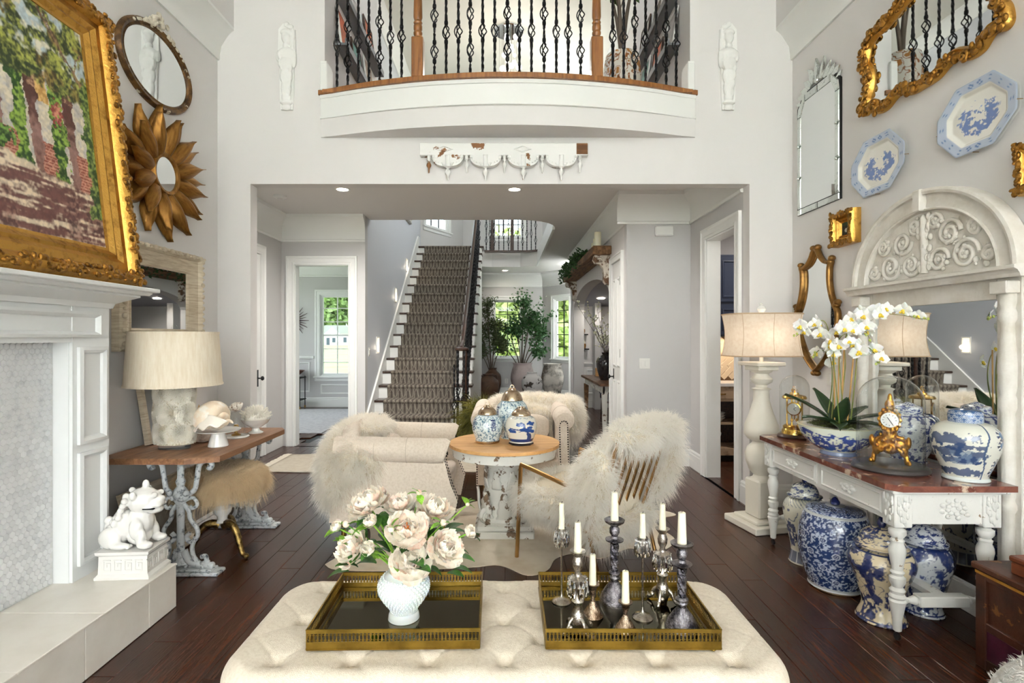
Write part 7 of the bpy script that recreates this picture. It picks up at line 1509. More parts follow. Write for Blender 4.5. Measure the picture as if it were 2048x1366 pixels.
# ================================================================ ON THE FRONT WALL
m_plw = mk('white_plaster', (242, 241, 238), .6, bs=.2, bsc=60)
def caryatid(label, x, mir):
    t = T('wall_caryatid', label, 'wall sculpture', (x, YW, 3.36)); s = mir
    bl = [((0, -.035, .60), (.038, .035, .05)), ((s * .0, -.03, .645), (.05, .03, .03)), ((0, -.025, .535), (.03, .025, .03)), ((0, -.03, .465), (.075, .032, .055)), ((0, -.03, .38), (.062, .032, .07)), ((0, -.028, .28), (.055, .028, .08)), ((0, -.026, .18), (.046, .026, .08)), ((0, -.026, .10), (.04, .024, .05)), ((0, -.028, .055), (.055, .03, .018)), ((0, -.02, .02), (.04, .02, .03)), ((s * .065, -.02, .43), (.02, .022, .08)), ((-s * .07, -.02, .45), (.018, .022, .05)),
          ((s * .05, -.018, .56), (.02, .02, .08)), ((s * .055, -.018, .64), (.018, .018, .05)), ((s * .03, -.02, .70), (.03, .018, .02)), ((0, -.018, .72), (.025, .015, .025)), ((0, -.065, .595), (.007, .01, .016)), ((-.013, -.062, .61), .006), ((.013, -.062, .61), .006)]
    r = random.Random(2)
    for i in range(26): a = r.uniform(0, 1); bl.append(((r.uniform(-.05, .05) * (1.2 - .5 * a), -.05 + .01 * a, .46 - .34 * a), (.008, .008, .03)))
    blob('figure', bl, m_plw, t, .0062, 1)
    G().prism([(-.05, .0), (.05, .0), (.058, .1), (.06, .45), (.075, .5), (.07, .68), (.03, .73), (-.03, .73), (-.07, .68), (-.075, .5), (-.06, .45), (-.058, .1)], -.018, 0, 'y').o('back_plate', m_plw, t, 30)
caryatid('white plaster female figure plaque left of the balcony', px(575, 0, YW)[0], 1); caryatid('white plaster female figure plaque right of the balcony', px(1455, 0, YW)[0], -1)
FR = T('carved_fragment', 'salvaged white wooden gothic trim with hanging drops above the wide opening', 'architectural fragment', (px(1008, 0, YW)[0], YW, 2.74))
m_frag = mk('peeling_white', (240, 239, 236), .65, c2=(138, 94, 58), ns=4.2, lo=.60, hi=.61, nd=8, bs=.3, bsc=30)
G().cbox(-.705, .705, -.07, 0, .218, .32, .004).o('board', m_frag, FR, 0); G().cbox(.60, .706, -.072, -.001, .22, .322, .008).o('bare_end', mk('bare_wood', (134, 92, 56), .7, c2=(100, 66, 38), ns=6, st=(.6, 5, 5)), FR, 0)
for x in (-.5, .155): G().ring([(x - .075, .268), (x, .238), (x + .075, .268), (x, .298)], [(0, .068), (0, .076), (.006, .08), (.012, .07)]).o('lozenge', m_frag, FR, 0)
dx = [(-.63 + .1585 * i) for i in range(9)]; lng = [i % 2 for i in range(9)]
for i, x in enumerate(dx):
    if lng[i]: p_ = [(.022, .22), (.026, .2), (.024, .14), (.03, .125), (.012, .115), (.01, .105), (.022, .09), (.024, .075), (.012, .055), (.007, .045), (.006, .02), (0, .008)]
    else: p_ = [(.014, .22), (.014, .19), (.018, .185), (.008, .175), (.007, .165), (.018, .15), (.02, .135), (.008, .115), (.006, .08), (0, .07)]
    G().lathe(p_, 14, (x, -.05, 0)).o('drop_finial', m_frag, FR, 50)
for i in range(8):
    a, b = (dx[i], dx[i + 1]); s = 1 if lng[i] else -1; xl = a if lng[i] else b; w_ = .1585 - .03
    o_ = [(xl + s * .02, .22), (xl + s * .02, .125)] + [(xl + s * (.03 + (w_ - .03) * sin(t_)), .125 + .075 * (1 - cos(t_))) for t_ in [PI / 2 * k / 8 for k in range(9)]] + [(xl + s * w_, .22)]
    G().prism(o_ if s > 0 else o_[::-1], -.075, -.015, 'y').o('arch_bracket', m_frag, FR, 30); g = G().ball((xl + s * .034, -.07, .14), .014, 8, 6).ball((xl + s * (w_ - .01), -.07, .205), .015, 8, 6)
    for k in range(5): t_ = PI / 2 * (k + .5) / 5; g.ball((xl + s * (.035 + (w_ - .04) * sin(t_)), -.077, .15 + .06 * (1 - cos(t_))), .006, 6, 4)
    g.o('carved_beads', m_frag, FR, 70, kind='stuff')
# ================================================================ HALL FITTINGS
m_lens = mk('light_lens', (255, 250, 240), .4, em=5)
def can(label, x, y, z, w=7.):
    t = T('recessed_light', label, 'ceiling light', (x, y, z), 0, 'recessed ceiling lights'); G().lathe([(.085, 0), (.085, -.006), (.062, -.008), (.062, 0)], 32, cap=False).o('trim_ring', m_trim, t); G().lathe([(0, -.003), (.062, -.003)], 28).o('lens', m_lens, t, 0)
    l = bpy.data.lights.new('can', 'SPOT'); l.energy = w; l.spot_size = R(155); l.spot_blend = .8; l.shadow_soft_size = .06; l.color = (1, .95, .89); o = bpy.data.objects.new('can_light', l); COL.objects.link(o); o.location = (x, y, z - .03)
_p = lambda x, y, h: ((x - CX) / FPX * ((h - EYE) * FPX / (CY - y)), (h - EYE) * FPX / (CY - y))
can('round recessed light in the hall ceiling, left of the opening centre', *_p(685, 378, CH), CH, 60); can('round recessed light in the hall ceiling, at the opening centre', *_p(1029, 378, CH), CH, 60); can('round recessed light in the foyer ceiling beyond the stair void', _p(1010, 541, CH)[0], 12.8, CH, 8)
tz2 = lambda y: 2.75 + (2.08 - 2.75) * (y - 6.9) / (11 - 6.9); can('round recessed light in the alcove ceiling behind the arch', 1.85, 10.3, tz2(10.3) - .006, 10)
SD = T('smoke_detector', 'round white smoke detector on the hall ceiling', 'smoke detector', (*_p(560, 391, CH), CH)); G().lathe([(.07, 0), (.07, -.02), (.05, -.035), (0, -.037)], 28).o('case', m_trim, SD, 40); G().lathe([(.03, -.0365), (.03, -.042), (0, -.042)], 16).o('vent_cap', m_ceil, SD)
CHM = T('door_chime', 'small white door chime box on the hall wall', 'chime', px(1327, 463, 5.98)); G().cbox(-.1, .1, -.05, 0, -.055, .055, .008).o('case', m_trim, CHM, 0); G().box(-.08, .08, -.052, -.05, -.05, -.046).o('grille_slot', m_hall, CHM, 0)
def switch(label, loc, rz, w=.07, n=1):
    t = T('light_switch', label, 'switch', loc, rz, 'white wall switches'); G().cbox(-w / 2, w / 2, -.006, 0, -.058, .058, .002).o('plate', m_porc, t, 0)
    for i in range(n): x = (i - (n - 1) / 2) * .045; G().cbox(x - .016, x + .016, -.012, -.006, -.033, .033, .002).o('rocker', m_porc, t, 0)
switch('white double switch plate on the hall wall by the pantry door', px(1289, 727, 5.98), 0, .12, 2); switch('white switch plate on the stair wall', (VX0, 7.27, 1.24), R(90)); switch('white switch plate on the right wall above the anniversary clock', (XR, 3.99, 1.13), RW, .12, 2)
OUT = T('wall_outlet', 'white power outlet low on the foyer wall', 'outlet', px(1013, 762, 13.4)); G().cbox(-.04, .04, -.006, 0, -.06, .06, .002).o('plate', m_porc, OUT, 0); G().box(-.015, .015, -.008, -.006, .012, .035).box(-.015, .015, -.008, -.006, -.035, -.012).o('socket', m_hall, OUT, 0)
m_slp = mk('step_light_glow', (255, 226, 170), .5, em=1.3)
for i, (x, y) in enumerate(((813, 530), (791, 590), (755, 690), (771, 640))):
    if i == 3: continue
    Z = -VX0 * FPX / (CX - x); h = EYE - (y - CY) / FPX * Z; t = T('step_light', ('uppermost', 'middle', 'lowest')[i] + ' louvred step light on the stair wall', 'step light', (VX0, Z, h), R(90), 'step lights on the stair wall'); G().ring(rect(.16, .24), [(0, 0), (0, .01), (.02, .012), (.025, 0)]).o('frame', m_trim, t, 30); G().box(-.055, .055, -.004, 0, -.095, .095).o('lens', m_slp, t, 0)
    for k in range(6): G().box(-.057, .057, -.014, -.005, -.08 + k * .031, -.073 + k * .031).o('louvre', m_trim, t, 0)
    point('step_glow', (VX0 + .06, Z, h - .03), .35, .03)
SP_ = T('stair_picture', 'long picture in a pale grey carved frame high on the stair wall', 'picture', (VX0, 9.6, 3.62), R(90)); gframe(SP_, 1.5, .9, .1, .05, mk('grey_carved', (198, 196, 192), .6, c2=(140, 136, 130), ns=20), None, 60, osz=.014); G().box(-.66, .66, -.02, -.01, .09, .81).o('picture', mk('dark_print', (84, 80, 78), .4, c2=(140, 134, 128), ns=3), SP_, 0)
# ---- wooden shelf over the arch with corbels and ivy
m_beam = mk('rough_beam', (136, 100, 66), .75, c2=(92, 64, 40), ns=6, st=(5, .5, 5), nd=8, bs=.6, bsc=12)
SHF = T('beam_shelf', 'rough timber shelf on carved corbels above the arch', 'shelf', (SRX, 8.6, 2.5)); G().cbox(-.24, -.002, -1.78, 1.75, .0, .11, .008).o('beam', m_beam, SHF, 0)
m_corb = mk('worn_corbel', (214, 204, 190), .7, c2=(110, 80, 56), ns=9, lo=.5, hi=.56, nd=6, bs=.3, bsc=30)
def corbel(y):
    o = G().prism([(0, 0), (-.2, 0), (-.215, -.05), (-.19, -.10), (-.13, -.115), (-.09, -.16), (-.075, -.24), (-.08, -.32), (-.05, -.37), (-.02, -.375), (0, -.38)], y - .055, y + .055, 'y').o('corbel', m_corb, SHF, 30)
    for yy in (y - .06, y + .06):
        sp = [(-.14 + .055 * (1 - t_ / 24) * cos(t_ * .55), yy, -.06 + .05 * (1 - t_ / 24) * sin(t_ * .55)) for t_ in range(20)]; G().tube(sp, .012, 6).o('scroll', m_corb, o, 60); sp = [(-.045 + .03 * (1 - t_ / 24) * cos(t_ * .55), yy, -.33 + .03 * (1 - t_ / 24) * sin(t_ * .55)) for t_ in range(20)]; G().tube(sp, .009, 6).o('scroll', m_corb, o, 60)
corbel(-1.62); corbel(1.6)
m_ivy = mk('ivy', (54, 92, 44), .5, c2=(34, 62, 30), ns=8, lo=.35, hi=.7)
IV = T('ivy_garland', 'green ivy garland trailing along the timber shelf', 'garland', (SRX - .13, 8.9, 2.61)); g = G(); r = random.Random(5)
def leafq(g, p, d, n_, l, w_):
    d = d.normalized(); s = d.cross(n_); s = s.normalized() if s.length > 1e-5 else d.orthogonal().normalized(); u = s.cross(d)
    g.add([p, p + d * l * .5 + s * w_ + u * .1 * l, p + d * l, p + d * l * .5 - s * w_ + u * .1 * l], [(0, 1, 2, 3)])
for i in range(620):
    y = r.uniform(-1.1, 1.3); t_ = 1 - abs(y) / 1.6; p = Vector((r.gauss(-.03, .05), y, abs(r.gauss(.05, .08)) * t_ + .02)); 
    if r.random() < .25: p.x = -.14 - r.random() * .05; p.z = r.uniform(-.16, .1)
    p.x = min(p.x, .04)
    leafq(g, p, Vector((r.uniform(-1, .3), r.uniform(-1, 1), r.uniform(-.6, .8))), Vector((r.random(), r.random(), 1)), r.uniform(.05, .08), r.uniform(.018, .03))
g.o('ivy_leaves', m_ivy, IV, 0, kind='stuff'); G().tube(bez([(-.03, -1.1, .02), (-.05, -.5, .06), (0, 0, .05), (-.04, .6, .06), (-.08, 1.3, .02)], 6), .006, 6).o('vine', mk('vine', (90, 66, 40), .7), IV)
for i, (y, h, rr_, lb) in enumerate(((6.98, .2, .045, 'widest white pillar candle at the near end of the timber shelf'), (7.18, .15, .03, 'second white pillar candle on the timber shelf'), (7.33, .12, .028, 'short white pillar candle nearest the ivy'))):
    t = T('pillar_candle', lb, 'candle', (SRX - .15, y, 2.61), 0, 'pillar candles on the timber shelf'); G().lathe([(rr_, 0), (rr_, h - .004), (rr_ * .9, h), (rr_ * .4, h - .004), (0, h - .005)], 20).o('wax', m_candle, t, 50); G().tube([(0, 0, h - .005), (0, 0, h + .012)], .002, 5).o('wick', m_black, t)
# ---- alcove behind the arch
def wains(name, x0, x1, y, z=.92):
    g = G().box(x0, x1, y - .012, y, .18, z - .04); S(g, name, m_trim); trim(strip([(0, z - .05), (.03, z - .045), (.04, z - .01), (.03, z), (0, z)], (x0, y), (x1, y), (0, -1)))
wains('trim_wainscot_nook', SRX + .2, 4.3, 11.0)
for k in range(3): trim(G().ring(rect(.75, .5), [(0, 0), (0, .012), (.015, .016), (.03, .004)], M=RM(t=(2.05 + k * .9, 10.988, .53))))
DT = T('farm_table', 'pale legged wooden table in the alcove behind the arch', 'table', (1.95, 8.55, 0)); G().cbox(-.6, .6, -.95, .95, .74, .775, .004).o('table_top', mk('weathered_top', (128, 96, 70), .5, c2=(90, 64, 44), ns=6, st=(5, .6, 5)), DT, 0); G().box(-.54, .54, -.88, -.86, .63, .74).box(-.54, -.52, -.88, .88, .63, .74).box(.52, .54, -.88, .88, .63, .74).o('apron', m_chip, DT, 0)
for x in (-.52, .52):
    for y in (-.86, .86): G().add([(x + a * w_, y + b * w_, z) for w_, z in ((.022, 0), (.038, .63)) for a, b in ((-1, -1), (1, -1), (1, 1), (-1, 1))], [(0, 1, 5, 4), (1, 2, 6, 5), (2, 3, 7, 6), (3, 0, 4, 7), (3, 2, 1, 0)]).o('leg', m_chip if y < 0 else m_beam, DT, 0)
DV = T('dark_vase', 'black glazed vase on the alcove table', 'vase', (1.58, 8.35, .775)); G().lathe([(.0, 0), (.09, 0), (.1, .02), (.14, .15), (.155, .25), (.14, .33), (.08, .385), (.06, .40), (.075, .43), (.06, .43), (.05, .4)], 32).o('vase_body', mk('black_glaze', (38, 34, 36), .2, c2=(78, 66, 58), ns=5, lo=.5, hi=.75, coat=.5), DV, 60)
BR = T('blossom_branches', 'tall bare branches with white blossoms in the black vase', 'branches', (1.58, 8.35, 1.15)); g = G(); gb = G(); r = random.Random(17)
for i in range(15):
    a = r.uniform(0, 6.3); sp = r.uniform(.15, .55); h = r.uniform(.5, 1.0) * (1.1 - sp * .6); P_ = bez([(0, 0, .0), (sp * .35 * cos(a), sp * .35 * sin(a), h * .4), (sp * cos(a), sp * sin(a), h)], 6); g.tube(P_, [.006 - .0045 * k / len(P_) for k in range(len(P_))], 5)
    for k in range(4, len(P_)):
        q_ = P_[k]; d = Vector((r.uniform(-1, 1), r.uniform(-1, 1), r.uniform(.1, 1))).normalized() * r.uniform(.06, .16); g.tube([q_, q_ + d], [.003, .001], 4)
        for e in range(3): b_ = q_ + d * r.uniform(.3, 1.1); gb.ball(b_, r.uniform(.008, .016), 5, 4)
g.o('twigs', mk('twig', (74, 58, 46), .7), BR, 60); gb.o('blossoms', mk('blossom', (226, 224, 196), .7), BR, 60, kind='stuff')
GS = T('glass_sphere', 'clear glass sphere on a dark stand on the alcove table', 'ornament', (1.62, 7.85, .775)); G().lathe([(.05, 0), (.05, .008), (.03, .02)], 20).o('stand', m_black, GS); G().ball((0, 0, .095), .08, 24, 14).o('sphere', mk('solid_glass', (245, 248, 250), .02, tr=1), GS, 180)
TH = T('bronze_sculpture', 'small bronze sculpture on a wooden block behind the black vase', 'sculpture', (1.62, 9.2, .775)); G().cbox(-.06, .06, -.06, .06, 0, .14, .004).o('block', m_pine, TH, 0); blob('bust', [((0, 0, .2), (.05, .05, .05)), ((0, 0, .27), (.045, .05, .055)), ((-.03, 0, .25), .025)], m_goldd, TH, .01, 1)
NC = T('dining_chair', 'navy and white patterned chair tucked under the alcove table', 'chair', (1.95, 9.36, 0)); V, F = sell((0, 0, .42), (.27, .25, .12), 4, 40, 20); U_ = np.arctan2(V[:, 1], V[:, 0]) / (2 * PI) + .5; pat = ((np.sin(V[:, 0] * 60) > .55) | (np.sin(V[:, 1] * 60) > .6) | (np.sin(V[:, 2] * 55) > .75)).astype(float); cc = np.array(lin((26, 34, 58)))[None] * (1 - pat[:, None]) + np.array(lin((220, 222, 226)))[None] * pat[:, None]; m_nv = vmat('navy_fabric', .9, 0)
mesh_np('seat', V, F, m_nv, NC, cc); V2, _ = sell((0, .24, .62), (.27, .05, .26), 4, 40, 20); mesh_np('backrest', V2, F, m_nv, NC, cc)
for x in (-.21, .21):
    for y in (-.2, .2): G().tube([(x, y, .34), (x * 1.1, y * 1.15, 0)], [.02, .012], 8).o('leg', m_dark, NC)
for i, (x, y) in enumerate(((1165, 668), (1167, 697))):
    p = px(x, y, 10.99); t = T('candle_shelf', ('upper', 'lower')[i] + ' small black wall shelf in the alcove', 'shelf', p, 0, 'small black shelves in the alcove'); G().cbox(-.1, .1, -.12, 0, -.025, .0, .004).o('board', m_black, t, 0); G().box(-.02, .02, -.03, 0, -.06, -.025).o('bracket', m_black, t, 0)
    t = T('votive_holder', ('upper', 'lower')[i] + ' amber glass votive on the black alcove shelf', 'candle holder', (p[0], 10.93, p[2] + .001), 0, 'votives in the alcove'); G().lathe([(.0, 0), (.03, 0), (.035, .01), (.045, .06), (.04, .1), (.035, .1), (.03, .01)], 18, cap=False).o('glass_cup', mk('amber_glass', (168, 118, 60), .15, .3) if i == 0 else bpy.data.materials['amber_glass'], t, 50); G().lathe([(.022, .01), (.022, .15), (0, .152)], 12).o('candle', m_candle, t)
# ---- foyer urns, trees, open front door
def urn(label, x, y_, Z, prof, mat, name='floor_urn', grp='old floor urns in the foyer'):
    t = T(name, label, 'urn', (x, Z, 0), 0, grp); G().lathe([(q_.x, q_.y) for q_ in bez([(a, b, 0) for a, b in prof], 4)], 40, cap=False).o('urn_body', mat, t, 60); return t
XZ = lambda x, Z: (x - CX) / FPX * Z
m_u1 = mk('brown_terracotta', (86, 60, 42), .6, c2=(54, 36, 26), ns=4, lo=.4, hi=.7, c3=(130, 100, 76), lo3=.62, hi3=.75, ns3=7, bs=.3, bsc=20); m_u2 = mk('pink_limewash', (200, 184, 180), .75, c2=(150, 132, 126), ns=3, lo=.5, hi=.75, bs=.3, bsc=16); m_u3 = mk('white_limewash', (224, 220, 218), .75, c2=(70, 60, 54), ns=5, lo=.55, hi=.60, nd=6, bs=.3, bsc=16); m_u4 = mk('worn_limewash', (220, 214, 204), .75, c2=(96, 88, 80), ns=2.8, lo=.44, hi=.58, nd=7, c3=(150, 122, 96), lo3=.6, hi3=.75, ns3=3, bs=.3, bsc=16)
for lb, x, Z, r_, h_, mt in (('brown terracotta urn with lug handles at the foot of the stairs', 976, 11.4, .235, .66, m_u1), ('darker brown urn holding the olive tree', 985, 12.3, .2, .74, m_u1), ('pinkish limewashed urn holding the eucalyptus tree', 1045, 12.7, .28, .84, m_u2), ('white limewashed urn with narrow neck in front of the pink one', 1064, 12.05, .235, .66, m_u3), ('stained white urn with wide mouth right of the others', 1105, 12.35, .26, .84, m_u4)):
    wide = 'wide' in lb or 'eucalyptus' in lb
    pr = [(r_ * .5, 0), (r_ * .62, h_ * .1), (r_ * .95, h_ * .45), (r_, h_ * .62), (r_ * .9, h_ * .8), (r_ * (.78 if wide else .5), h_ * .92), (r_ * (.8 if wide else .45), h_ * .97), (r_ * (.84 if wide else .52), h_), (r_ * (.72 if wide else .4), h_ * .99), (r_ * (.7 if wide else .36), h_ * .9), (r_ * .6, h_ * .6), (.01, h_ * .58)]
    t = urn(lb, XZ(x, Z), 0, Z, pr, mt)
    if 'lug' in lb:
        for s in (-1, 1): G().tube(bez([(s * r_ * .5, 0, h_ * .93), (s * r_ * .75, 0, h_ * .95), (s * r_ * .85, 0, h_ * .83)], 5), .02, 8).o('lug_handle', mt, t)
def leaftree(name, label, x, Z, z0, spec, mat, lw, n, seed, bark=None):
    t = T(name, label, 'tree', (x, Z, z0)); g = G(); gl_ = G(); r = random.Random(seed); tips = []
    for (dx_, dy_, h, rad, r0) in spec:
        P_ = bez([(0, 0, 0), (dx_ * .25, dy_ * .3, h * .35), (dx_ * .7, dy_ * .7, h * .7), (dx_, dy_, h)], 6); g.tube(P_, [r0 * (1 - .75 * k / len(P_)) for k in range(len(P_))], 6); tips.append((Vector((dx_, dy_, h)), rad, P_))
    for c, rad, P_ in tips:
        for k in range(10):
            q_ = P_[r.randint(len(P_) // 2, len(P_) - 1)]; e = c + Vector((r.gauss(0, rad * .55), r.gauss(0, rad * .55), r.gauss(0, rad * .5))); g.tube([q_, (q_ + e) / 2 + Vector((0, 0, .03)), e], [.005, .004, .0015], 4)
            for j in range(n // (10 * len(tips))): s_ = r.random(); p = q_.lerp(e, .4 + .7 * s_) + Vector((r.gauss(0, .05), r.gauss(0, .05), r.gauss(0, .05))); leafq(gl_, p, Vector((r.uniform(-1, 1), r.uniform(-1, 1), r.uniform(-.8, .8))), Vector((r.gauss(0, 1), r.gauss(0, 1), 1)), lw[0] * r.uniform(.7, 1.2), lw[1] * r.uniform(.7, 1.2))
    g.o('trunk', bark or mk('grey_bark', (104, 92, 80), .8), t, 60); gl_.o('foliage', mat, t, 0, kind='stuff'); return t
m_euc = mk('eucalyptus_leaf', (84, 128, 76), .5, c2=(44, 84, 44), ns=4, lo=.35, hi=.7); m_olv = mk('olive_leaf', (96, 108, 66), .55, c2=(58, 72, 40), ns=5, lo=.35, hi=.7)
leaftree('eucalyptus_tree', 'round leafed eucalyptus tree before the foyer window', XZ(1043, 12.7), 12.7, .5, [(.2, -.1, 1.45, .32, .024), (.5, 0, 1.1, .28, .018), (-.3, .05, 1.15, .3, .018), (.05, .1, 1.9, .22, .02), (-.5, -.1, .95, .25, .016), (.4, -.1, .62, .16, .014), (-.12, -.1, 1.3, .3, .016), (.42, .1, 1.35, .25, .016)], m_euc, (.075, .034), 2600, 3)
leaftree('olive_tree', 'slender olive tree left of the foyer window', XZ(983, 12.3), 12.3, .45, [(-.1, 0, 1.75, .2, .022), (.1, .05, 1.3, .22, .018), (-.25, 0, 1.2, .22, .016), (.2, -.05, .9, .2, .014), (-.28, .05, .8, .2, .014)], m_olv, (.1, .012), 2600, 9)
t = bpy.data.objects.new('door_3', None); COL.objects.link(t); t.location = (1.37, 11.15, 0); t.rotation_euler = (0, 0, R(78)); t['kind'] = 'structure'; G().box(0, .9, 0, .045, .01, 2.3).o('door_leaf', m_trim, t, 0); G().ring(rect(.6, .9), [(0, 0), (0, .01), (.02, .014), (.03, .0)], M=RM(t=(.45, 0, .6))).o('door_panel', m_trim, t, 30); G().lathe([(.02, 0), (.02, .01), (.008, .014), (.008, .05), (.025, .06), (0, .075)], 12, M=RM(rx=PI / 2, t=(.06, 0, .95))).o('door_knob', m_blk, t)
FN = T('feathery_plant', 'yellow green feathery plant behind the jars at the foot of the stairs', 'plant', (-.28, 6.69, 0)); G().lathe([(.09, 0), (.14, .3), (.15, .32), (.13, .32), (.1, .26), (0, .26)], 24).o('pot', m_u1, FN); V, F = sell((0, 0, .42), (.13, .13, .16), 2.2, 30, 20); fur('fronds', mk('fern_green', (128, 120, 46), .7, c2=(82, 84, 30), ns=8), FN, V, F, 900, 5, .26, .006, grav=.5, lift=.9, jit=.4, seed=6, seg=4)
# ================================================================ UPSTAIRS
m_ledge = mk('grey_ledge', (128, 130, 134), .55)
def ledge(label, s, z):
    x = UPX0 if s < 0 else UPX1; t = T('picture_ledge', label, 'shelf', (x, 5.55, z), 0, 'grey picture ledges upstairs'); G().box(min(0, -s * .1), max(0, -s * .1), -.75, .75, 0, .02).o('ledge_board', m_ledge, t, 0); G().box(-s * .1 - .006, -s * .1 + .006, -.75, .75, 0, .06).o('ledge_lip', m_ledge, t, 0); return t
bk_ = [((214, 96, 40), 'orange'), ((226, 222, 214), 'white'), ((96, 84, 74), 'brown'), ((60, 130, 120), 'teal'), ((206, 196, 170), 'tan'), ((190, 186, 184), 'pale grey'), ((150, 120, 96), 'light brown'), ((40, 44, 52), 'black')]; r = random.Random(8)
for s, sd in ((-1, 'left'), (1, 'right')):
    for li, z in enumerate((4.06, 4.50)):
        lv = ('lower', 'upper')[li]; ledge('%s grey picture ledge on the %s wall upstairs' % (lv, sd), s, z); x = (UPX0 if s < 0 else UPX1)
        for k in range(3):
            c, nm = bk_[(k * 3 + li * 2 + (s > 0) * 5) % 8]; y = (4.95, 5.4, 5.9)[k]; w_, h_ = (.3, .34, .36)[k], (.34, .3, .38)[k]
            t = T('framed_print', '%s print, %s on the %s ledge at the %s upstairs' % (nm, ('nearest', 'middle', 'farthest')[k], lv, sd), 'print', (x - s * .05, y, z + .021), R(-90 * s), rx=R(-7)); G().ring(rect(w_, h_), [(0, 0), (0, .015), (.02, .015), (.02, 0)], M=RM(t=(0, 0, h_ / 2))).o('frame', m_dark if (k + li) % 2 else m_trim, t, 0); G().box(-w_ / 2 + .018, w_ / 2 - .018, -.008, -.004, .018, h_ - .018).o('print', mk('print_%s_%d%d%d' % (nm.replace(' ', '_'), s, li, k), c, .5, c2=tuple(int(v * .7) for v in c), ns=6, lo=.45, hi=.6), t, 0)
PZ = 5.05; PTU = T('patterned_planter', 'large white planter with rust scroll pattern behind the balcony railing', 'planter', (XZ(1244, PZ), PZ, 3.516))
def p_damask(U, V, Z):
    c = base_c(U, (232, 226, 214)); n = fbm(U, Z, 22, 9, 5, 2); c = mixc(c, lin((150, 92, 44)), sstep(.0, .02, .045 - np.abs(n - .5))); c = mixc(c, lin((176, 120, 60)), sstep(.64, .67, n)); c = mixc(c, lin((120, 70, 36)), (Z < .1) * .6); return c
vlathe('planter_body', [(.1, 0), (.13, .02), (.17, .18), (.178, .36), (.168, .5), (.155, .56), (.15, .57)], 180, 120, p_damask, m_vpor, PTU); G().lathe([(.152, .568), (.14, .52), (0, .52)], 30).o('soil', mk('soil', (54, 40, 30), .9), PTU)
leaftree('indoor_tree', 'slim indoor tree growing from the patterned planter upstairs', XZ(1244, PZ), PZ, 4.03, [(-.05, 0, .9, .2, .03), (.15, .05, 1.1, .25, .024), (-.2, .05, 1.2, .25, .02)], mk('fiddle_leaf', (92, 116, 60), .5, c2=(60, 84, 40), ns=4), (.12, .04), 300, 4)
CB = T('bubble_chandelier', 'clear glass bubble chandelier hanging from a mirrored ceiling disc', 'chandelier', (.06, 8.3, 6.2)); G().lathe([(.0, -.03), (.22, -.03), (.23, -.02), (.23, 0)], 36).o('mirror_disc', m_mirror, CB, 30)
m_bub = mk('glass_bubble', (250, 252, 252), .05, tr=.6, em=.25); bme = mesh_of(G().ball((0, 0, 0), 1, 14, 8), m_bub, 180, 'bubble'); r = random.Random(3); wr = G()
for i in range(64): a = r.uniform(0, 6.3); q_ = .17 * math.sqrt(r.random()); z = -.12 - r.random() * 1.35; place('bubble', bme, None, CB, (q_ * cos(a), q_ * sin(a), z), sc=r.uniform(.028, .05)); wr.tube([(q_ * cos(a), q_ * sin(a), -.02), (q_ * cos(a), q_ * sin(a), z)], .0012, 3)
wr.o('wires', m_silver, CB, 0, kind='stuff'); point('chandelier_light', (.06, 8.3, 5.4), 25, .15, (1, .92, .8))
# ================================================================ DINING ROOM
wallY('wall_dining_far', m_hall, 11.1, 11.25, -5.7, -1.95, 0, CH, [(-3.84, -2.80, .64, 2.33)]); wallX('wall_dining_left', m_hall, -5.7, -5.55, 7.1, 11.1, 0, CH, [(7.95, 10.05, .65, 2.55)]); window(-5.55, 9.0, .65, 2.55, 2.1, R(90), 4, 4); S(G().box(-5.7, -1.95, 7.2, 11.2, CH, CH + .1), 'ceiling_dining', m_ceil); wallY('wall_dining_near', m_hall, 7.08, 7.2, -5.7, HLX - .12, 0, CH)  # left dining window is invented, an opening for the added fill light
window(-3.32, 11.1, .64, 2.33, 1.04, 0, 3, 6, rail=3); cornice((-5.55, 11.1), (-1.95, 11.1), (0, -1)); baseb('dining', (-5.55, 11.1), (-1.95, 11.1), (0, -1), .2)
trim(strip([(0, 1.0), (.03, 1.005), (.04, 1.04), (.03, 1.06), (0, 1.06)], (-5.5, 11.1), (-3.96, 11.1), (0, -1)))
trim(G().ring(rect(.5, .62), [(0, 0), (0, .012), (.015, .016), (.03, .004)], M=RM(t=(-4.3, 11.1, .62)))); trim(G().ring(rect(1.0, .2), [(0, 0), (0, .012), (.015, .016), (.03, .004)], M=RM(t=(-3.32, 11.1, .37))))
SBM = T('sunburst_mirror', 'dark red sunburst wall mirror in the dining room', 'mirror', px(586, 641, 11.1)); m_ray = mk('mahogany_ray', (70, 30, 34), .4); rm_ = mesh_of(G().tube([(0, -.02, .1), (0, -.03, .34)], [.012, .004], 6), m_ray, 60, 'ray')
for k in range(28): place('ray', rm_, None, SBM, (0, 0, 0), (0, R(k * 360 / 28), 0), 1 if k % 2 else .85)
G().lathe([(0, .02), (.09, .02), (.11, .03), (.11, .01)], 28, M=RM(rx=PI / 2)).o('glass', m_mirror, SBM, 40)
DRG = G().box(-5.3, -2.75, 8.0, 10.7, .0005, .012).o('dining_rug', mk('pale_rug', (206, 202, 204), .95, c2=(190, 186, 190), ns=14, bs=.4, bsc=80), None, 0); tag(DRG, 'pale grey rug in the dining room', 'rug')
BCt = T('bar_cart', 'black bar cart against the dining room wall', 'bar cart', (-4.35, 10.8, 0))
for z in (.06 + .12, .62): G().cbox(-.28, .28, -.16, .16, z, z + .02, .004).o('shelf', m_black, BCt, 0)
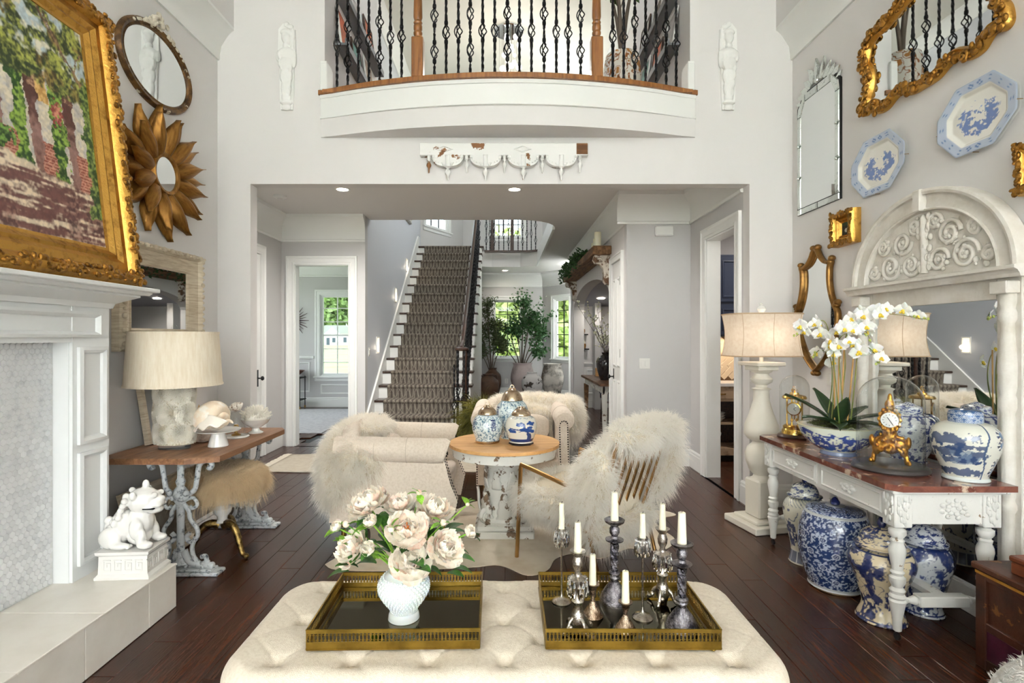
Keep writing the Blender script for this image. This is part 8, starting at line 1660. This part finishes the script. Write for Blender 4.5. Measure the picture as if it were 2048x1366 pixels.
for x in (-.26, .26):
    for y in (-.14, .14): G().tube([(x, y, .05), (x, y, .66)], .01, 6).o('post', m_black, BCt); G().lathe([(.03, -.008), (.032, 0), (.03, .008)], 12, M=RM(ry=PI / 2, t=(x, y, .034))).o('wheel', m_brass, BCt)
WBL = T('wooden_bowl', 'wide wooden bowl on the bar cart', 'bowl', (-4.3, 10.8, .641)); G().lathe([(.06, 0), (.14, .04), (.24, .13), (.25, .135), (.22, .12), (.1, .04), (0, .035)], 28).o('bowl_body', mk('bowl_wood', (96, 54, 34), .4), WBL, 60)
for i, x in enumerate((-4.42, -4.3, -4.2)): t = T('bottle', ('left', 'middle', 'right')[i] + ' clear bottle with pale label on the bar cart', 'bottle', (x, 10.74, .201), 0, 'bottles on the bar cart'); G().lathe([(0, 0), (.035, 0), (.036, .16), (.03, .2), (.013, .23), (.013, .29), (0, .29)], 16).o('glass', m_glass, t, 50); G().lathe([(.0365, .05), (.0365, .12)], 16, cap=False).o('label', m_porc, t)
# ================================================================ KITCHEN
wallY('wall_kitchen_far', m_hall, 6.55, 6.65, OPX1 + .13, 4.9, 0, CH); wallX('wall_kitchen_side', m_hall, 4.8, 4.9, YW, 6.55, 0, CH); wallY('wall_kitchen_near', m_hall, YW + .0, YW + .12, XR + .2, 4.9, 0, CH)
m_navy = mk('navy_cabinet', (44, 52, 72), .4); m_quartz = mk('quartz', (226, 222, 216), .25)
UC = T('navy_wall_cabinet', 'navy panelled wall cabinets seen through the kitchen doorway', 'cabinet', (2.62, 6.55, 1.4)); G().box(-.4, .6, -.32, 0, .05, 1.0).o('cabinet_body', m_navy, UC, 0)
for x in (-.3, .0, .3):
    for z0, z1 in ((.07, .42), (.45, .98)): o = G().cbox(x - .145, x + .145, -.342, -.32, z0, z1, .003).o('cabinet_door', m_navy, UC, 0); G().ring(rect(.2, z1 - z0 - .1), [(0, 0), (0, .008), (.014, .012), (.024, 0)], M=RM(t=(x, -.342, (z0 + z1) / 2))).o('door_panel', m_navy, o, 30)
VC = T('vintage_cabinet', 'distressed wooden base cabinet with open shelves in the kitchen', 'cabinet', (2.62, 6.53, 0)); m_vc = mk('worn_pine', (176, 150, 122), .65, c2=(120, 92, 68), ns=7, lo=.5, hi=.6, nd=6, bs=.3, bsc=20)
G().box(-.38, .6, -.38, -.36, .08, .16).box(-.38, .6, -.38, -.36, .70, .87).box(-.38, -.3, -.38, -.36, .16, .7).box(.02, .1, -.38, -.36, .16, .7).box(.52, .6, -.38, -.36, .16, .7).o('face_frame', m_vc, VC, 0); G().box(-.38, .6, -.02, 0, .08, .87).box(-.38, -.36, -.36, -.02, .08, .87).box(.58, .6, -.36, -.02, .08, .87).o('carcass', m_dark, VC, 0)
for z in (.14, .43): G().box(-.36, .58, -.36, -.02, z, z + .02).o('shelf', m_vc, VC, 0)
for x in (-.14, .31): o = G().cbox(x - .15, x + .15, -.39, -.38, .73, .85, .003).o('drawer', m_vc, VC, 0); G().tube([(x - .05, -.395, .79), (x - .04, -.415, .785), (x + .04, -.415, .785), (x + .05, -.395, .79)], .007, 6).o('cup_pull', m_brass, o)
for x in (-.36, .56): G().cbox(x - .02, x + .04, -.38, -.32, 0, .08, .004).o('foot', m_vc, VC, 0)
CTP = G().cbox(2.22, 3.25, 6.12, 6.54, .872, .912, .004).o('kitchen_counter', m_quartz, None, 0); tag(CTP, 'pale stone countertop on the vintage kitchen cabinet', 'countertop')
PI_ = T('white_pitcher', 'white pitcher on the lower shelf of the vintage cabinet', 'pitcher', (2.44, 6.3, .161)); G().lathe([(.0, 0), (.05, 0), (.07, .05), (.06, .13), (.045, .17), (.055, .2), (.045, .2), (.035, .17)], 22, cap=False).o('body', m_porc, PI_, 60); G().tube(bez([(.05, 0, .17), (.1, 0, .15), (.065, 0, .05)], 6), .008, 6).o('handle', m_porc, PI_)
for i in range(3): t = T('stacked_bowl', ('lowest', 'middle', 'topmost')[i] + ' white bowl stacked on the middle cabinet shelf', 'bowl', (2.5, 6.28, .451 + i * .028), 0, 'white bowls in the vintage cabinet'); G().lathe([(.03, 0), (.04, .006), (.08, .05), (.085, .05), (.04, .012), (0, .012)], 24).o('bowl_body', m_porc, t, 60)
BSP = bpy.data.objects.new('wall_backsplash', None); COL.objects.link(BSP); BSP['kind'] = 'structure'; G().box(2.21, 3.4, 6.535, 6.549, .912, 1.46).o('grout', mk('dark_grout', (120, 96, 74), .8), BSP, 0); m_bst = mk('glazed_tile', (226, 212, 190), .15, rnd=.06, coat=.4); hb = mesh_of(G().cbox(-.098, .098, -.006, 0, -.0315, .0315, .002), m_bst, 0, 'tile')
for i in range(-6, 13):
    for j in range(-1, 9):
        for k in (0, 1):
            a = R(45) if k == 0 else R(-45); u, v = (i * .0665 + j * .0665 * 0, j * .0665); x = 2.3 + (i - j) * .0945 * 1.0 + (0.0 if k == 0 else .0945 * 1.0) ; z = .70 + (i + j) * .0945 * .5 * 1.0
            x = 2.3 + i * .094 + (.0 if k == 0 else .047); z = .80 + j * .141 + (i % 2) * .0 + (0 if k == 0 else .07) 
            if .95 < z < 1.42 and 2.28 < x < 3.2: place('tile', hb, None, BSP, (x, 6.535 - .002 * k, z), (0, a, 0))
area('under_cabinet_light', (2.6, 6.4, 1.44), (0, 0, 0), .6, .05, 1.4, (1, .72, .45)); can('recessed light in the kitchen ceiling', 3.0, 5.4, CH, 40); S(G().box(2.2, 4.9, YW + .12, 6.6, CH - .001, CH + .1), 'ceiling_kitchen', m_ceil)
# ================================================================ OUTDOORS
m_gr = mk('lawn', (158, 178, 104), .95, c2=(136, 160, 84), ns=.3, lo=.4, hi=.7)
gr = G().box(-200, 200, 13.8, 320, -.7, -.6).box(-200, -6, -60, 13.8, -.7, -.6).box(6, 200, -60, 13.8, -.7, -.6).box(-6, 6, -60, -7.2, -.7, -.6).o('lawn', m_gr, None, 0); gr['kind'] = 'structure'; gr.name = 'floor_lawn'
m_yl = mk('spring_foliage', (206, 214, 140), .7, c2=(160, 180, 96), ns=1.2, lo=.35, hi=.7); m_gn = mk('woodland_foliage', (160, 182, 116), .7, c2=(112, 138, 80), ns=.8, lo=.35, hi=.7)
def outtree(label, x, y, h, rad, mat, seed, nl=1500, lf=.5):
    t = T('garden_tree', label, 'tree', (x, y, -.6), 0, 'trees outside the windows'); r = random.Random(seed); G().tube([(0, 0, 0), (.1, 0, h * .4), (0, 0, h * .8)], [.03 * h, .02 * h, .006 * h], 7).o('trunk', mk('bark', (92, 76, 62), .9) if 'bark' not in bpy.data.materials else bpy.data.materials['bark'], t)
    g = G()
    for i in range(nl):
        a = r.uniform(0, 6.3); e = math.asin(r.uniform(-.9, 1)); q_ = rad * r.uniform(.4, 1.05); p = Vector((q_ * cos(a) * cos(e), q_ * sin(a) * cos(e), h * .58 + h * .42 * sin(e) * q_ / rad)); leafq(g, p, Vector((r.gauss(0, 1), r.gauss(0, 1), r.gauss(0, 1))), Vector((r.gauss(0, 1), r.gauss(0, 1), 1)), lf * r.uniform(.6, 1.3), lf * .35)
    g.o('crown', mat, t, 0, kind='stuff')
k = 0
for i, (x, y, h, rd) in enumerate(((-1.5, 22, 6, 2.2), (.8, 24, 7, 2.6), (3.0, 23, 6, 2.4), (-4.5, 26, 7, 2.6), (5.5, 22, 6, 2.5), (1.2, 19, 2.6, 1.2))): outtree('bright green garden tree %s the foyer windows' % ('far left outside', 'straight outside', 'right outside', 'farthest left beyond', 'farthest right beyond', 'smallest and closest before')[i], x, y, h, rd, m_yl, i, 1500, .45)
for i, (x, y, h, rd) in enumerate(((-58, 165, 22, 9), (-48, 172, 24, 10), (-66, 175, 25, 10), (-74, 168, 21, 9), (-40, 178, 23, 9), (-56, 182, 27, 11))): outtree('tall woodland tree, %s of the row behind the far house' % ('second', 'third', 'fifth', 'leftmost', 'rightmost', 'fourth')[i], x, y, h, rd, m_gn, 20 + i, 1500, 2.2)
HS = T('neighbour_house', 'white house with grey gabled roof across the lawn', 'house', (-48, 150, -.6)); m_hw = mk('house_siding', (236, 236, 234), .7); m_rf = mk('roof_shingle', (150, 148, 146), .8)
G().box(-4, 6, 0, 8, 0, 3.4).o('house_wall', m_hw, HS, 0); G().prism([(-5, 3.3), (6.6, 3.3), (3.4, 5.6), (-2.4, 5.6)], -.4, 8.4, 'y').o('roof', m_rf, HS, 0); G().box(-2, 1.6, -1.2, 0, 0, 3.2).prism([(-2.3, 3.1), (1.9, 3.1), (-.2, 5.0)], -1.3, 1, 'y').o('gable', m_hw, HS, 0)
for x, z0, z1 in ((-1.2, .1, 2.1), (.4, .8, 2.1), (3.5, .8, 2.2), (-.2, 3.3, 4.1)): G().box(x - .45, x + .45, -1.26, -1.2, z0, z1).o('house_window', mk('house_glass', (70, 78, 90), .2) if 'house_glass' not in bpy.data.materials else bpy.data.materials['house_glass'], HS, 0)
GB = T('garden_bench', 'dark slatted garden bench outside the dining window', 'bench', (-4.05, 14.6, -.6)); m_bn = mk('bench_wood', (44, 50, 52), .6)
for i in range(9): G().box(-.6 + i * .15, -.57 + i * .15, 0, .03, .45, .88).o('slat', m_bn, GB, 0)
G().box(-.7, .7, -.02, .05, .86, .93).o('top_rail', m_bn, GB, 0); G().box(-.7, .7, -.5, 0, .40, .45).o('seat', m_bn, GB, 0)
for x in (-.68, .64):
    for y in (-.5, 0): G().box(x, x + .05, y, y + .05, 0, 1.05 if y == 0 else .4).o('post', m_bn, GB, 0)
